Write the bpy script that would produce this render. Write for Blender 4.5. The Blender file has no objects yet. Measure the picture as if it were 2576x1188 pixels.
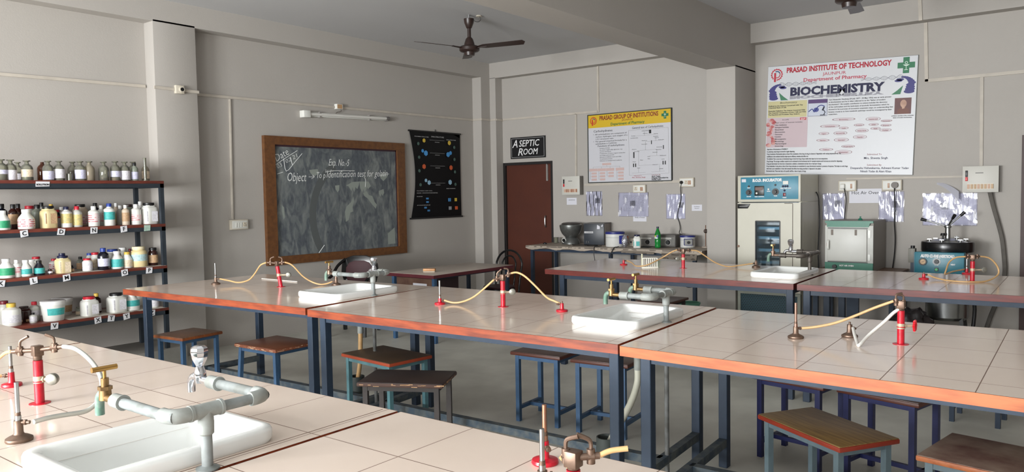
import bpy, bmesh, math, random
from mathutils import Vector, Matrix, Euler

SC = bpy.context.scene
COL = SC.collection
R = math.radians

# ---------------------------------------------------------------- camera
def set_camera():
    yaw, pit, rol, fpx = R(52.327), R(-3.0387), R(-0.98155), 1944.06
    cy, sy = math.cos(yaw), math.sin(yaw)
    f = Vector((sy * math.cos(pit), cy * math.cos(pit), math.sin(pit)))
    r = Vector((cy, -sy, 0.0))
    u = r.cross(f)
    r2 = r * math.cos(rol) + u * math.sin(rol)
    u2 = -r * math.sin(rol) + u * math.cos(rol)
    cam = bpy.data.cameras.new('camera')
    cam.sensor_width = 36.0
    cam.lens = 36.0 * fpx / 2576.0
    cam.clip_start = 0.05
    o = bpy.data.objects.new('camera', cam)
    COL.objects.link(o)
    m = Matrix(((r2.x, u2.x, -f.x, 0.0), (r2.y, u2.y, -f.y, 0.0), (r2.z, u2.z, -f.z, 1.6), (0, 0, 0, 1)))
    o.matrix_world = m
    SC.camera = o
set_camera()

# ---------------------------------------------------------------- light and exposure
SC.view_settings.view_transform = 'Standard'
SC.view_settings.look = 'None'
SC.view_settings.gamma = 1.0
SC.view_settings.use_curve_mapping = False
SC.view_settings.exposure = 0.0

world = bpy.data.worlds.new('world')
SC.world = world
world.use_nodes = True
bg = world.node_tree.nodes['Background']
bg.inputs[0].default_value = (0.80, 0.90, 1.0, 1)
bg.inputs[1].default_value = 2.2

WIN = [(-2.7, -0.7), (0.1, 2.1), (2.9, 4.9), (5.4, 7.4)]
POW = [70, 290, 830, 110]          # window openings in the left wall, along y
def daylight(name, loc, rot, sx, sy, power, col=(0.98, 0.995, 1.0)):
    l = bpy.data.lights.new(name, 'AREA')
    l.shape = 'RECTANGLE'; l.size = sx; l.size_y = sy
    l.energy = power; l.color = col
    o = bpy.data.objects.new(name, l)
    o.location = loc; o.rotation_euler = rot
    COL.objects.link(o)
    return o
for (a, b), pw in zip(WIN, POW):                     # sky light entering through each window
    daylight('window_daylight', (-3.62, (a + b) / 2, 1.75), (0, R(-90), 0), 1.6, b - a - 0.06, pw)

# ---------------------------------------------------------------- materials
def lin(c):
    out = []
    for v in c:
        v = v / 255.0
        out.append(v / 12.92 if v <= 0.04045 else ((v + 0.055) / 1.055) ** 2.4)
    return (out[0], out[1], out[2], 1.0)
MATS = {}
def nd(nt, t, **k):
    n = nt.nodes.new(t)
    for a, v in k.items(): setattr(n, a, v)
    return n
def mat(name, rgb, rough=0.6, metal=0.0, spec=0.5, var=0.0, vscale=6.0, bump=0.0, bscale=60.0, rgb2=None, stretch=None, alpha=None, coat=0.0):
    """principled material; var mixes the colour with rgb2 (or a darker tone) over object-space noise"""
    if name in MATS: return MATS[name]
    m = bpy.data.materials.new(name); m.use_nodes = True
    nt = m.node_tree; p = nt.nodes['Principled BSDF']
    c = lin(rgb)
    p.inputs['Base Color'].default_value = c
    p.inputs['Roughness'].default_value = rough
    p.inputs['Metallic'].default_value = metal
    p.inputs['Specular IOR Level'].default_value = spec
    if coat: p.inputs['Coat Weight'].default_value = coat
    tc = mp = None
    if var or bump:
        tc = nd(nt, 'ShaderNodeTexCoord'); mp = nd(nt, 'ShaderNodeMapping')
        nt.links.new(tc.outputs['Object'], mp.inputs['Vector'])
        if stretch: mp.inputs['Scale'].default_value = stretch
    if var:
        nz = nd(nt, 'ShaderNodeTexNoise'); nz.inputs['Scale'].default_value = vscale; nz.inputs['Detail'].default_value = 6
        nt.links.new(mp.outputs[0], nz.inputs['Vector'])
        mr = nd(nt, 'ShaderNodeMapRange'); mr.inputs[1].default_value = 0.38; mr.inputs[2].default_value = 0.66
        mr.inputs[3].default_value = 0; mr.inputs[4].default_value = var
        nt.links.new(nz.outputs[0], mr.inputs[0])
        mx = nd(nt, 'ShaderNodeMix', data_type='RGBA')
        mx.inputs[6].default_value = c
        mx.inputs[7].default_value = lin(rgb2) if rgb2 else (c[0] * 0.55, c[1] * 0.55, c[2] * 0.55, 1)
        nt.links.new(mr.outputs[0], mx.inputs[0]); nt.links.new(mx.outputs[2], p.inputs['Base Color'])
    if bump:
        nb = nd(nt, 'ShaderNodeTexNoise'); nb.inputs['Scale'].default_value = bscale; nb.inputs['Detail'].default_value = 4
        nt.links.new(mp.outputs[0], nb.inputs['Vector'])
        bp = nd(nt, 'ShaderNodeBump'); bp.inputs['Strength'].default_value = bump; bp.inputs['Distance'].default_value = 0.01
        nt.links.new(nb.outputs[0], bp.inputs['Height']); nt.links.new(bp.outputs[0], p.inputs['Normal'])
    if alpha is not None: p.inputs['Alpha'].default_value = alpha
    MATS[name] = m
    return m
def glass(name, rgb, dens=0.15, rough=0.03):
    """thin-walled clear material: tinted see-through plus a fresnel gloss"""
    if name in MATS: return MATS[name]
    m = bpy.data.materials.new(name); m.use_nodes = True
    nt = m.node_tree; nt.nodes.clear()
    out = nd(nt, 'ShaderNodeOutputMaterial'); tr = nd(nt, 'ShaderNodeBsdfTransparent'); gl = nd(nt, 'ShaderNodeBsdfGlossy')
    df = nd(nt, 'ShaderNodeBsdfDiffuse'); m1 = nd(nt, 'ShaderNodeMixShader'); m2 = nd(nt, 'ShaderNodeMixShader'); lw = nd(nt, 'ShaderNodeLayerWeight')
    c = lin(rgb)
    tr.inputs[0].default_value = c; df.inputs[0].default_value = c
    gl.inputs['Roughness'].default_value = rough
    lw.inputs[0].default_value = 0.35
    m1.inputs[0].default_value = dens
    nt.links.new(tr.outputs[0], m1.inputs[1]); nt.links.new(df.outputs[0], m1.inputs[2])
    nt.links.new(lw.outputs['Fresnel'], m2.inputs[0]); nt.links.new(m1.outputs[0], m2.inputs[1]); nt.links.new(gl.outputs[0], m2.inputs[2])
    nt.links.new(m2.outputs[0], out.inputs[0])
    MATS[name] = m
    return m
def label_mat(name, rgb, ink=(60, 60, 70), scale=90.0, amount=0.5):
    """printed paper: rows of small broken ink marks"""
    if name in MATS: return MATS[name]
    m = bpy.data.materials.new(name); m.use_nodes = True
    nt = m.node_tree; p = nt.nodes['Principled BSDF']; p.inputs['Roughness'].default_value = 0.55
    tc = nd(nt, 'ShaderNodeTexCoord'); mp = nd(nt, 'ShaderNodeMapping'); nt.links.new(tc.outputs['Object'], mp.inputs[0])
    wv = nd(nt, 'ShaderNodeTexWave', wave_type='BANDS', bands_direction='Z'); wv.inputs['Scale'].default_value = scale / 2.2
    nt.links.new(mp.outputs[0], wv.inputs['Vector'])
    nz = nd(nt, 'ShaderNodeTexNoise'); nz.inputs['Scale'].default_value = scale; nz.inputs['Detail'].default_value = 2
    nt.links.new(mp.outputs[0], nz.inputs['Vector'])
    g1 = nd(nt, 'ShaderNodeMath', operation='GREATER_THAN'); g1.inputs[1].default_value = 0.72
    g2 = nd(nt, 'ShaderNodeMath', operation='GREATER_THAN'); g2.inputs[1].default_value = 0.5
    mu = nd(nt, 'ShaderNodeMath', operation='MULTIPLY'); ma = nd(nt, 'ShaderNodeMath', operation='MULTIPLY'); ma.inputs[1].default_value = amount
    nt.links.new(wv.outputs[1], g1.inputs[0]); nt.links.new(nz.outputs[0], g2.inputs[0])
    nt.links.new(g1.outputs[0], mu.inputs[0]); nt.links.new(g2.outputs[0], mu.inputs[1]); nt.links.new(mu.outputs[0], ma.inputs[0])
    mx = nd(nt, 'ShaderNodeMix', data_type='RGBA'); mx.inputs[6].default_value = lin(rgb); mx.inputs[7].default_value = lin(ink)
    nt.links.new(ma.outputs[0], mx.inputs[0]); nt.links.new(mx.outputs[2], p.inputs['Base Color'])
    MATS[name] = m
    return m
def tile_mat(name, rgb, pitch, grout, gw=0.0035, rough=0.13):
    """glazed tile top; UV is in metres, joints every pitch"""
    if name in MATS: return MATS[name]
    m = bpy.data.materials.new(name); m.use_nodes = True
    nt = m.node_tree; p = nt.nodes['Principled BSDF']
    p.inputs['Specular IOR Level'].default_value = 0.5
    uv = nd(nt, 'ShaderNodeUVMap'); sp = nd(nt, 'ShaderNodeSeparateXYZ'); nt.links.new(uv.outputs[0], sp.inputs[0])
    masks = []
    for i in (0, 1):
        dv = nd(nt, 'ShaderNodeMath', operation='DIVIDE'); dv.inputs[1].default_value = pitch
        ad = nd(nt, 'ShaderNodeMath', operation='ADD'); ad.inputs[1].default_value = 0.5
        fr = nd(nt, 'ShaderNodeMath', operation='FRACT')
        sb = nd(nt, 'ShaderNodeMath', operation='SUBTRACT'); sb.inputs[1].default_value = 0.5
        ab = nd(nt, 'ShaderNodeMath', operation='ABSOLUTE')
        lt = nd(nt, 'ShaderNodeMath', operation='LESS_THAN'); lt.inputs[1].default_value = gw / pitch / 2
        nt.links.new(sp.outputs[i], dv.inputs[0]); nt.links.new(dv.outputs[0], ad.inputs[0]); nt.links.new(ad.outputs[0], fr.inputs[0])
        nt.links.new(fr.outputs[0], sb.inputs[0]); nt.links.new(sb.outputs[0], ab.inputs[0]); nt.links.new(ab.outputs[0], lt.inputs[0])
        masks.append(lt)
    mxm = nd(nt, 'ShaderNodeMath', operation='MAXIMUM'); nt.links.new(masks[0].outputs[0], mxm.inputs[0]); nt.links.new(masks[1].outputs[0], mxm.inputs[1])
    nz = nd(nt, 'ShaderNodeTexNoise'); nz.inputs['Scale'].default_value = 3.0; nz.inputs['Detail'].default_value = 8
    tc = nd(nt, 'ShaderNodeTexCoord'); nt.links.new(tc.outputs['Object'], nz.inputs['Vector'])
    cr = nd(nt, 'ShaderNodeMix', data_type='RGBA'); c = lin(rgb)
    cr.inputs[6].default_value = c; cr.inputs[7].default_value = (c[0] * 0.86, c[1] * 0.82, c[2] * 0.78, 1)
    nt.links.new(nz.outputs[0], cr.inputs[0])
    mx = nd(nt, 'ShaderNodeMix', data_type='RGBA'); mx.inputs[7].default_value = lin(grout)
    nt.links.new(mxm.outputs[0], mx.inputs[0]); nt.links.new(cr.outputs[2], mx.inputs[6]); nt.links.new(mx.outputs[2], p.inputs['Base Color'])
    rr = nd(nt, 'ShaderNodeMapRange'); rr.inputs[3].default_value = rough; rr.inputs[4].default_value = 0.8
    nt.links.new(mxm.outputs[0], rr.inputs[0]); nt.links.new(rr.outputs[0], p.inputs['Roughness'])
    MATS[name] = m
    return m

WALL = mat('wall_paint', (178, 173, 167), 0.75, var=0.22, vscale=1.3, rgb2=(168, 162, 154), bump=0.08, bscale=90)
CEIL = mat('ceiling_paint', (196, 196, 197), 0.85, var=0.15, vscale=1.0, rgb2=(182, 180, 178))
FLOOR = mat('floor_concrete', (212, 212, 202), 0.40, var=0.8, vscale=2.2, rgb2=(182, 181, 172), bump=0.05, bscale=40)
STEEL = mat('blue_steel', (34, 50, 70), 0.5, var=0.35, vscale=14, rgb2=(52, 68, 86))
DUSTY = mat('dusty_blue_steel', (62, 76, 88), 0.75, var=0.8, vscale=18, rgb2=(104, 108, 106))
PIPE = mat('grey_pvc_pipe', (136, 142, 142), 0.5, var=0.7, vscale=20, rgb2=(104, 106, 100))
PIPEJ = mat('grey_pipe_fitting', (150, 155, 152), 0.5, var=0.6, vscale=24, rgb2=(122, 122, 114))
PORC = mat('white_porcelain', (236, 238, 236), 0.10, spec=0.6, var=0.12, vscale=5, rgb2=(205, 203, 192))
BRASS = mat('old_brass', (150, 120, 78), 0.38, 0.85, var=0.6, vscale=30, rgb2=(96, 76, 56))
BRONZE = mat('burner_bronze', (128, 106, 92), 0.45, 0.75, var=0.6, vscale=30, rgb2=(86, 68, 56))
CHROME = mat('chrome', (215, 218, 225), 0.08, 1.0)
STAINL = mat('stainless_steel', (170, 172, 172), 0.28, 1.0, var=0.3, vscale=9, rgb2=(120, 120, 120))
REDP = mat('red_pipe_paint', (190, 22, 42), 0.3, var=0.4, vscale=40, rgb2=(140, 12, 30))
RUBBER = mat('tan_rubber_tube', (206, 168, 118), 0.35, var=0.4, vscale=20, rgb2=(180, 140, 92))
CLEAR = glass('clear_plastic_tube', (226, 228, 220), 0.55, 0.1)
IRON = mat('black_iron', (20, 20, 22), 0.35)
BLACKP = mat('black_plastic', (18, 18, 20), 0.4)
WHITEP = mat('white_plastic', (228, 228, 222), 0.45)
CREAMP = mat('cream_plastic', (206, 198, 182), 0.5)
PAPER = mat('white_paper', (222, 222, 230), 0.7, var=0.15, vscale=8, rgb2=(206, 206, 216))
GLASS = glass('clear_glass', (214, 216, 206), 0.16)
LINEN = label_mat('printed_lines', (218, 218, 226), (120, 120, 136), 110, 0.8)

# ---------------------------------------------------------------- mesh helpers
class MB:
    def __init__(s): s.bm = bmesh.new()
    def box(s, x0, x1, y0, y1, z0, z1):
        v = [s.bm.verts.new((x, y, z)) for x in (x0, x1) for y in (y0, y1) for z in (z0, z1)]
        for f in ((0, 1, 3, 2), (4, 6, 7, 5), (0, 4, 5, 1), (2, 3, 7, 6), (0, 2, 6, 4), (1, 5, 7, 3)):
            s.bm.faces.new([v[i] for i in f])
        return s
    def bar(s, a, b, w, h=None):
        """square bar from a to b"""
        h = h or w
        a, b = Vector(a), Vector(b); d = (b - a).normalized()
        up = Vector((0, 0, 1)) if abs(d.z) < 0.95 else Vector((1, 0, 0))
        x = d.cross(up).normalized(); y = x.cross(d)
        v = []
        for p in (a, b):
            for i, j in ((-1, -1), (1, -1), (1, 1), (-1, 1)):
                v.append(s.bm.verts.new(p + x * i * w / 2 + y * j * h / 2))
        for f in ((3, 2, 1, 0), (4, 5, 6, 7), (0, 1, 5, 4), (1, 2, 6, 5), (2, 3, 7, 6), (3, 0, 4, 7)):
            s.bm.faces.new([v[i] for i in f])
        return s
    def cyl(s, a, b, r, r2=None, n=16):
        r2 = r if r2 is None else r2
        a, b = Vector(a), Vector(b); d = (b - a).normalized()
        up = Vector((0, 0, 1)) if abs(d.z) < 0.95 else Vector((1, 0, 0))
        x = d.cross(up).normalized(); y = d.cross(x)
        ra, rb = [], []
        for i in range(n):
            t = 2 * math.pi * i / n; o = x * math.cos(t) + y * math.sin(t)
            ra.append(s.bm.verts.new(a + o * r)); rb.append(s.bm.verts.new(b + o * r2))
        for i in range(n):
            j = (i + 1) % n; s.bm.faces.new((ra[i], ra[j], rb[j], rb[i]))
        s.bm.faces.new(ra[::-1]); s.bm.faces.new(rb)
        return s
    def lathe(s, prof, c=(0, 0, 0), n=24, m=None, a0=0.0, a1=360.0, cap=True, sq=None):
        """prof = [(r, z)...]; turned about z at c, optional matrix; sq makes a rounded-square section"""
        full = abs(a1 - a0) >= 359.9
        k = n if full else n + 1
        rings = []
        for (r, z) in prof:
            ring = []
            for i in range(k):
                t = R(a0) + R(a1 - a0) * i / n
                q = r
                if sq:
                    cs, sn = abs(math.cos(t)), abs(math.sin(t))
                    q = r / (cs ** sq + sn ** sq) ** (1.0 / sq)
                p = Vector((q * math.cos(t), q * math.sin(t), z))
                if m: p = m @ p
                ring.append(s.bm.verts.new(p + Vector(c)))
            rings.append(ring)
        for ra, rb in zip(rings, rings[1:]):
            for i in range(n):
                j = (i + 1) % k
                s.bm.faces.new((ra[i], ra[j], rb[j], rb[i]))
        if cap and full:
            if prof[0][0] > 1e-6: s.bm.faces.new(rings[0][::-1])
            if prof[-1][0] > 1e-6: s.bm.faces.new(rings[-1])
        return s
    def tube(s, pts, r, n=8, smooth=4, taper=None):
        P = [Vector(p) for p in pts]
        if smooth and len(P) > 2:
            Q = []
            for i in range(len(P) - 1):
                p0, p1, p2, p3 = P[max(i - 1, 0)], P[i], P[i + 1], P[min(i + 2, len(P) - 1)]
                for k in range(smooth):
                    t = k / smooth
                    Q.append(0.5 * ((2 * p1) + (p2 - p0) * t + (2 * p0 - 5 * p1 + 4 * p2 - p3) * t * t + (3 * p1 - p0 - 3 * p2 + p3) * t ** 3))
            Q.append(P[-1]); P = Q
        x = None; rings = []
        for i, p in enumerate(P):
            d = (P[min(i + 1, len(P) - 1)] - P[max(i - 1, 0)]).normalized()
            if x is None:
                up = Vector((0, 0, 1)) if abs(d.z) < 0.9 else Vector((1, 0, 0))
                x = d.cross(up).normalized()
            else:
                x = (x - d * x.dot(d)).normalized()
            y = d.cross(x)
            rr = r if taper is None else r + (taper - r) * i / (len(P) - 1)
            rings.append([s.bm.verts.new(p + (x * math.cos(2 * math.pi * k / n) + y * math.sin(2 * math.pi * k / n)) * rr) for k in range(n)])
        for ra, rb in zip(rings, rings[1:]):
            for k in range(n):
                j = (k + 1) % n; s.bm.faces.new((ra[k], ra[j], rb[j], rb[k]))
        s.bm.faces.new(rings[0][::-1]); s.bm.faces.new(rings[-1])
        return s
    def prism(s, poly, y0, y1):
        """polygon in the x-z plane extruded from y0 (front) to y1"""
        a = [s.bm.verts.new((x, y0, z)) for x, z in poly]; b = [s.bm.verts.new((x, y1, z)) for x, z in poly]
        n = len(poly)
        s.bm.faces.new(a); s.bm.faces.new(b[::-1])
        for i in range(n):
            j = (i + 1) % n; s.bm.faces.new((a[j], a[i], b[i], b[j]))
        return s
    def ring(s, cx, cz, ro, ri, y0, y1, n=28, ex=1.0, a0=0, a1=360):
        k = n if a1 - a0 >= 359 else n + 1
        L = []
        for i in range(k):
            t = R(a0 + (a1 - a0) * i / n); c, q = math.cos(t) * ex, math.sin(t)
            L.append([s.bm.verts.new((cx + c * rr, y, cz + q * rr)) for rr, y in ((ro, y0), (ri, y0), (ri, y1), (ro, y1))])
        for i in range(n):
            A, B = L[i], L[(i + 1) % k]
            for f in range(4):
                g = (f + 1) % 4; s.bm.faces.new((A[f], A[g], B[g], B[f]))
        return s
    def ell(s, cx, cz, rx, rz, y0, y1, n=24):
        return s.prism([(cx + rx * math.cos(2 * math.pi * i / n), cz + rz * math.sin(2 * math.pi * i / n)) for i in range(n)], y0, y1)
    def build(s, name, m, parent=None, bevel=0.0, seg=2, ang=38, loc=None):
        bm = s.bm
        bmesh.ops.recalc_face_normals(bm, faces=bm.faces)
        if bevel:
            es = [e for e in bm.edges if len(e.link_faces) == 2 and e.calc_face_angle(0) > R(50)]
            bmesh.ops.bevel(bm, geom=es, offset=bevel, segments=seg, affect='EDGES', profile=0.5, clamp_overlap=True)
        for f in bm.faces: f.smooth = True
        for e in bm.edges:
            if len(e.link_faces) != 2 or e.calc_face_angle(0) > R(ang): e.smooth = False
        me = bpy.data.meshes.new(name); bm.to_mesh(me); bm.free()
        me.materials.append(m)
        o = bpy.data.objects.new(name, me); COL.objects.link(o)
        if parent is not None: o.parent = parent
        if loc is not None: o.location = loc
        return o
def tag(o, label, cat, group=None, kind=None):
    o['label'] = label; o['category'] = cat
    if group: o['group'] = group
    if kind: o['kind'] = kind
    return o
def thing(name, label, cat, loc=(0, 0, 0), rz=0.0, group=None, ry=0.0):
    o = bpy.data.objects.new(name, None); COL.objects.link(o)
    o.empty_display_size = 0.05
    o.location = loc; o.rotation_euler = (0, ry, R(rz))
    return tag(o, label, cat, group)
def struct(name, mb, m, bevel=0.0):
    o = mb.build(name, m, None, bevel); o['kind'] = 'structure'
    return o
FIT = []
def text(parent, s, x, z, h, m, y=-0.0015, align='LEFT', width=None, name='lettering', shear=0.0, bold=0.0, roll=0.0, flip=False):
    c = bpy.data.curves.new(name, 'FONT'); c.body = s; c.size = h / 0.70
    c.align_x = align; c.shear = shear; c.offset = bold; c.extrude = 0.0004; c.resolution_u = 2
    c.materials.append(m)
    o = bpy.data.objects.new(name, c); COL.objects.link(o)
    o.parent = parent; o.location = (x, y, z); o.rotation_euler = Euler((R(90), R(roll), 0), 'XYZ')
    if flip: o.scale.y = -1
    if width: FIT.append((o, width))
    return o
INK = mat('black_ink', (24, 24, 28), 0.6)
WHITEI = mat('white_ink', (235, 235, 235), 0.6)
REDI = mat('red_ink', (176, 20, 48), 0.6)
DREDI = mat('dark_red_ink', (130, 20, 34), 0.6)
GREENI = mat('green_ink', (22, 110, 62), 0.6)
NAVYI = mat('navy_ink', (26, 26, 66), 0.6)

# ---------------------------------------------------------------- room shell
XW, XP, XB = -3.5, 9.18, 9.34       # left wall, right beam face, right wall
YF, YP, YA = -3.5, 7.47, 7.64       # wall behind the camera, pillar and beam face, back wall
ZC, ZB, ZX = 3.595, 3.37, 3.037     # ceiling, beam bottoms
struct('floor', MB().box(XW - 0.2, XB + 0.3, YF - 0.2, YA + 0.3, -0.12, 0.0), FLOOR)
struct('ceiling', MB().box(XW - 0.2, XB + 0.3, YF - 0.2, YA + 0.3, ZC, ZC + 0.12), CEIL)
struct('wall_back', MB().box(XW - 0.2, XB + 0.3, YA, YA + 0.2, 0, ZC), WALL)
DY0, DY1, DZ = 6.44, 7.358, 2.09    # aseptic room doorway
EY0, EY1, EZ = -0.35, 0.70, 2.114   # second doorway at the right edge
struct('wall_right', MB().box(XB, XB + 0.2, DY1, YA, 0, ZC).box(XB, XB + 0.2, EY1, DY0, 0, ZC).box(XB, XB + 0.2, YF, EY0, 0, ZC)
       .box(XB, XB + 0.2, DY0, DY1, DZ, ZC).box(XB, XB + 0.2, EY0, EY1, EZ, ZC), WALL)
w = MB()
ys = [YF] + [v for ab in WIN for v in ab] + [YA]
for i in range(0, len(ys), 2): w.box(XW - 0.2, XW, ys[i], ys[i + 1], 0, ZC)
for a, b in WIN: w.box(XW - 0.2, XW, a, b, 0, 1.0).box(XW - 0.2, XW, a, b, 2.5, ZC)
struct('wall_left', w, WALL)
struct('wall_front', MB().box(XW - 0.2, XB + 0.3, YF - 0.2, YF, 0, ZC), WALL)
FRAME = mat('window_frame_paint', (120, 118, 112), 0.5)
for i, (a, b) in enumerate(WIN):
    m = MB()
    for y in (a, (2 * a + b) / 3, (a + 2 * b) / 3, b): m.box(XW - 0.12, XW - 0.08, y - 0.025, y + 0.025, 1.0, 2.5)
    for z in (1.0, 2.0, 2.5): m.box(XW - 0.12, XW - 0.08, a, b, z - 0.025, z + 0.025)
    struct('window_%d' % (i + 1), m, FRAME)
# pillars and beams
struct('pillar_1', MB().box(3.955, 4.402, YP, YA + 0.05, 0, ZB + 0.02), WALL, 0.004)
struct('beam_1', MB().box(XW, XP + 0.05, YP, YA + 0.05, ZB, ZC + 0.02), WALL)
struct('pillar_2', MB().box(8.975, XB + 0.02, YP, YA + 0.02, 0, ZB).box(XP, XB + 0.02, 7.358, YP, 0, ZB), WALL)
struct('beam_2', MB().box(XP, XB + 0.05, YF, YP + 0.05, ZB - 0.005, ZC + 0.02), WALL)
struct('pillar_3', MB().box(8.70, XB + 0.02, 3.43, 3.782, 0, ZX + 0.02), WALL, 0.004)
struct('beam_3', MB().box(XW, XB + 0.05, 3.43, 3.782, ZX, ZC + 0.02), WALL)
struct('trim_1', MB().box(2.05, 3.93, 7.02, YA + 0.02, 0, 0.20), mat('ledge_concrete', (150, 148, 142), 0.7, var=0.6, vscale=4, rgb2=(118, 116, 110)), 0.004)
# doors
DOORM = mat('door_maroon_paint', (84, 40, 26), 0.45, var=0.35, vscale=3, rgb2=(66, 30, 22))
DFRAME = mat('door_frame_dark', (30, 26, 26), 0.5)
d1 = struct('door_1', MB().box(XB + 0.05, XB + 0.09, DY0 + 0.045, DY1 - 0.03, 0.005, DZ - 0.04), DOORM)
MB().box(XB + 0.01, XB + 0.10, DY0 + 0.002, DY0 + 0.045, 0, DZ).box(XB + 0.01, XB + 0.10, DY1 - 0.03, DY1 - 0.002, 0, DZ).box(XB + 0.01, XB + 0.10, DY0 + 0.045, DY1 - 0.03, DZ - 0.04, DZ - 0.002).build('door_frame', DFRAME, d1)
MB().tube([(XB + 0.05, 6.60, 1.28), (XB + 0.015, 6.60, 1.27), (XB + 0.015, 6.60, 1.13), (XB + 0.05, 6.60, 1.12)], 0.008).build('door_handle', STAINL, d1)
MB().box(XB + 0.032, XB + 0.05, 6.555, 6.58, 1.80, 2.04).cyl((XB + 0.03, 6.567, 1.83), (XB + 0.03, 6.567, 2.06), 0.006).build('door_bolt', mat('grey_bolt', (150, 146, 142), 0.5), d1)
d2 = struct('door_2', MB().box(XB + 0.05, XB + 0.09, EY0 + 0.07, EY1 - 0.07, 0.005, EZ - 0.07), DOORM)
MB().box(XB - 0.02, XB + 0.10, EY1 - 0.07, EY1 - 0.002, 0, EZ).box(XB - 0.02, XB + 0.10, EY0 + 0.002, EY0 + 0.07, 0, EZ).box(XB - 0.02, XB + 0.10, EY0 + 0.07, EY1 - 0.07, EZ - 0.07, EZ - 0.002).build('door_frame', mat('door_frame_brown', (62, 36, 32), 0.5, var=0.5, vscale=10), d2)
for n, a, b in (('aseptic', DY0, DY1), ('side', EY0, EY1)):   # blank panel closing the passage behind each door
    struct('wall_behind_door', MB().box(XB + 0.22, XB + 0.26, a - 0.1, b + 0.1, 0, 2.3), WALL)

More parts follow.
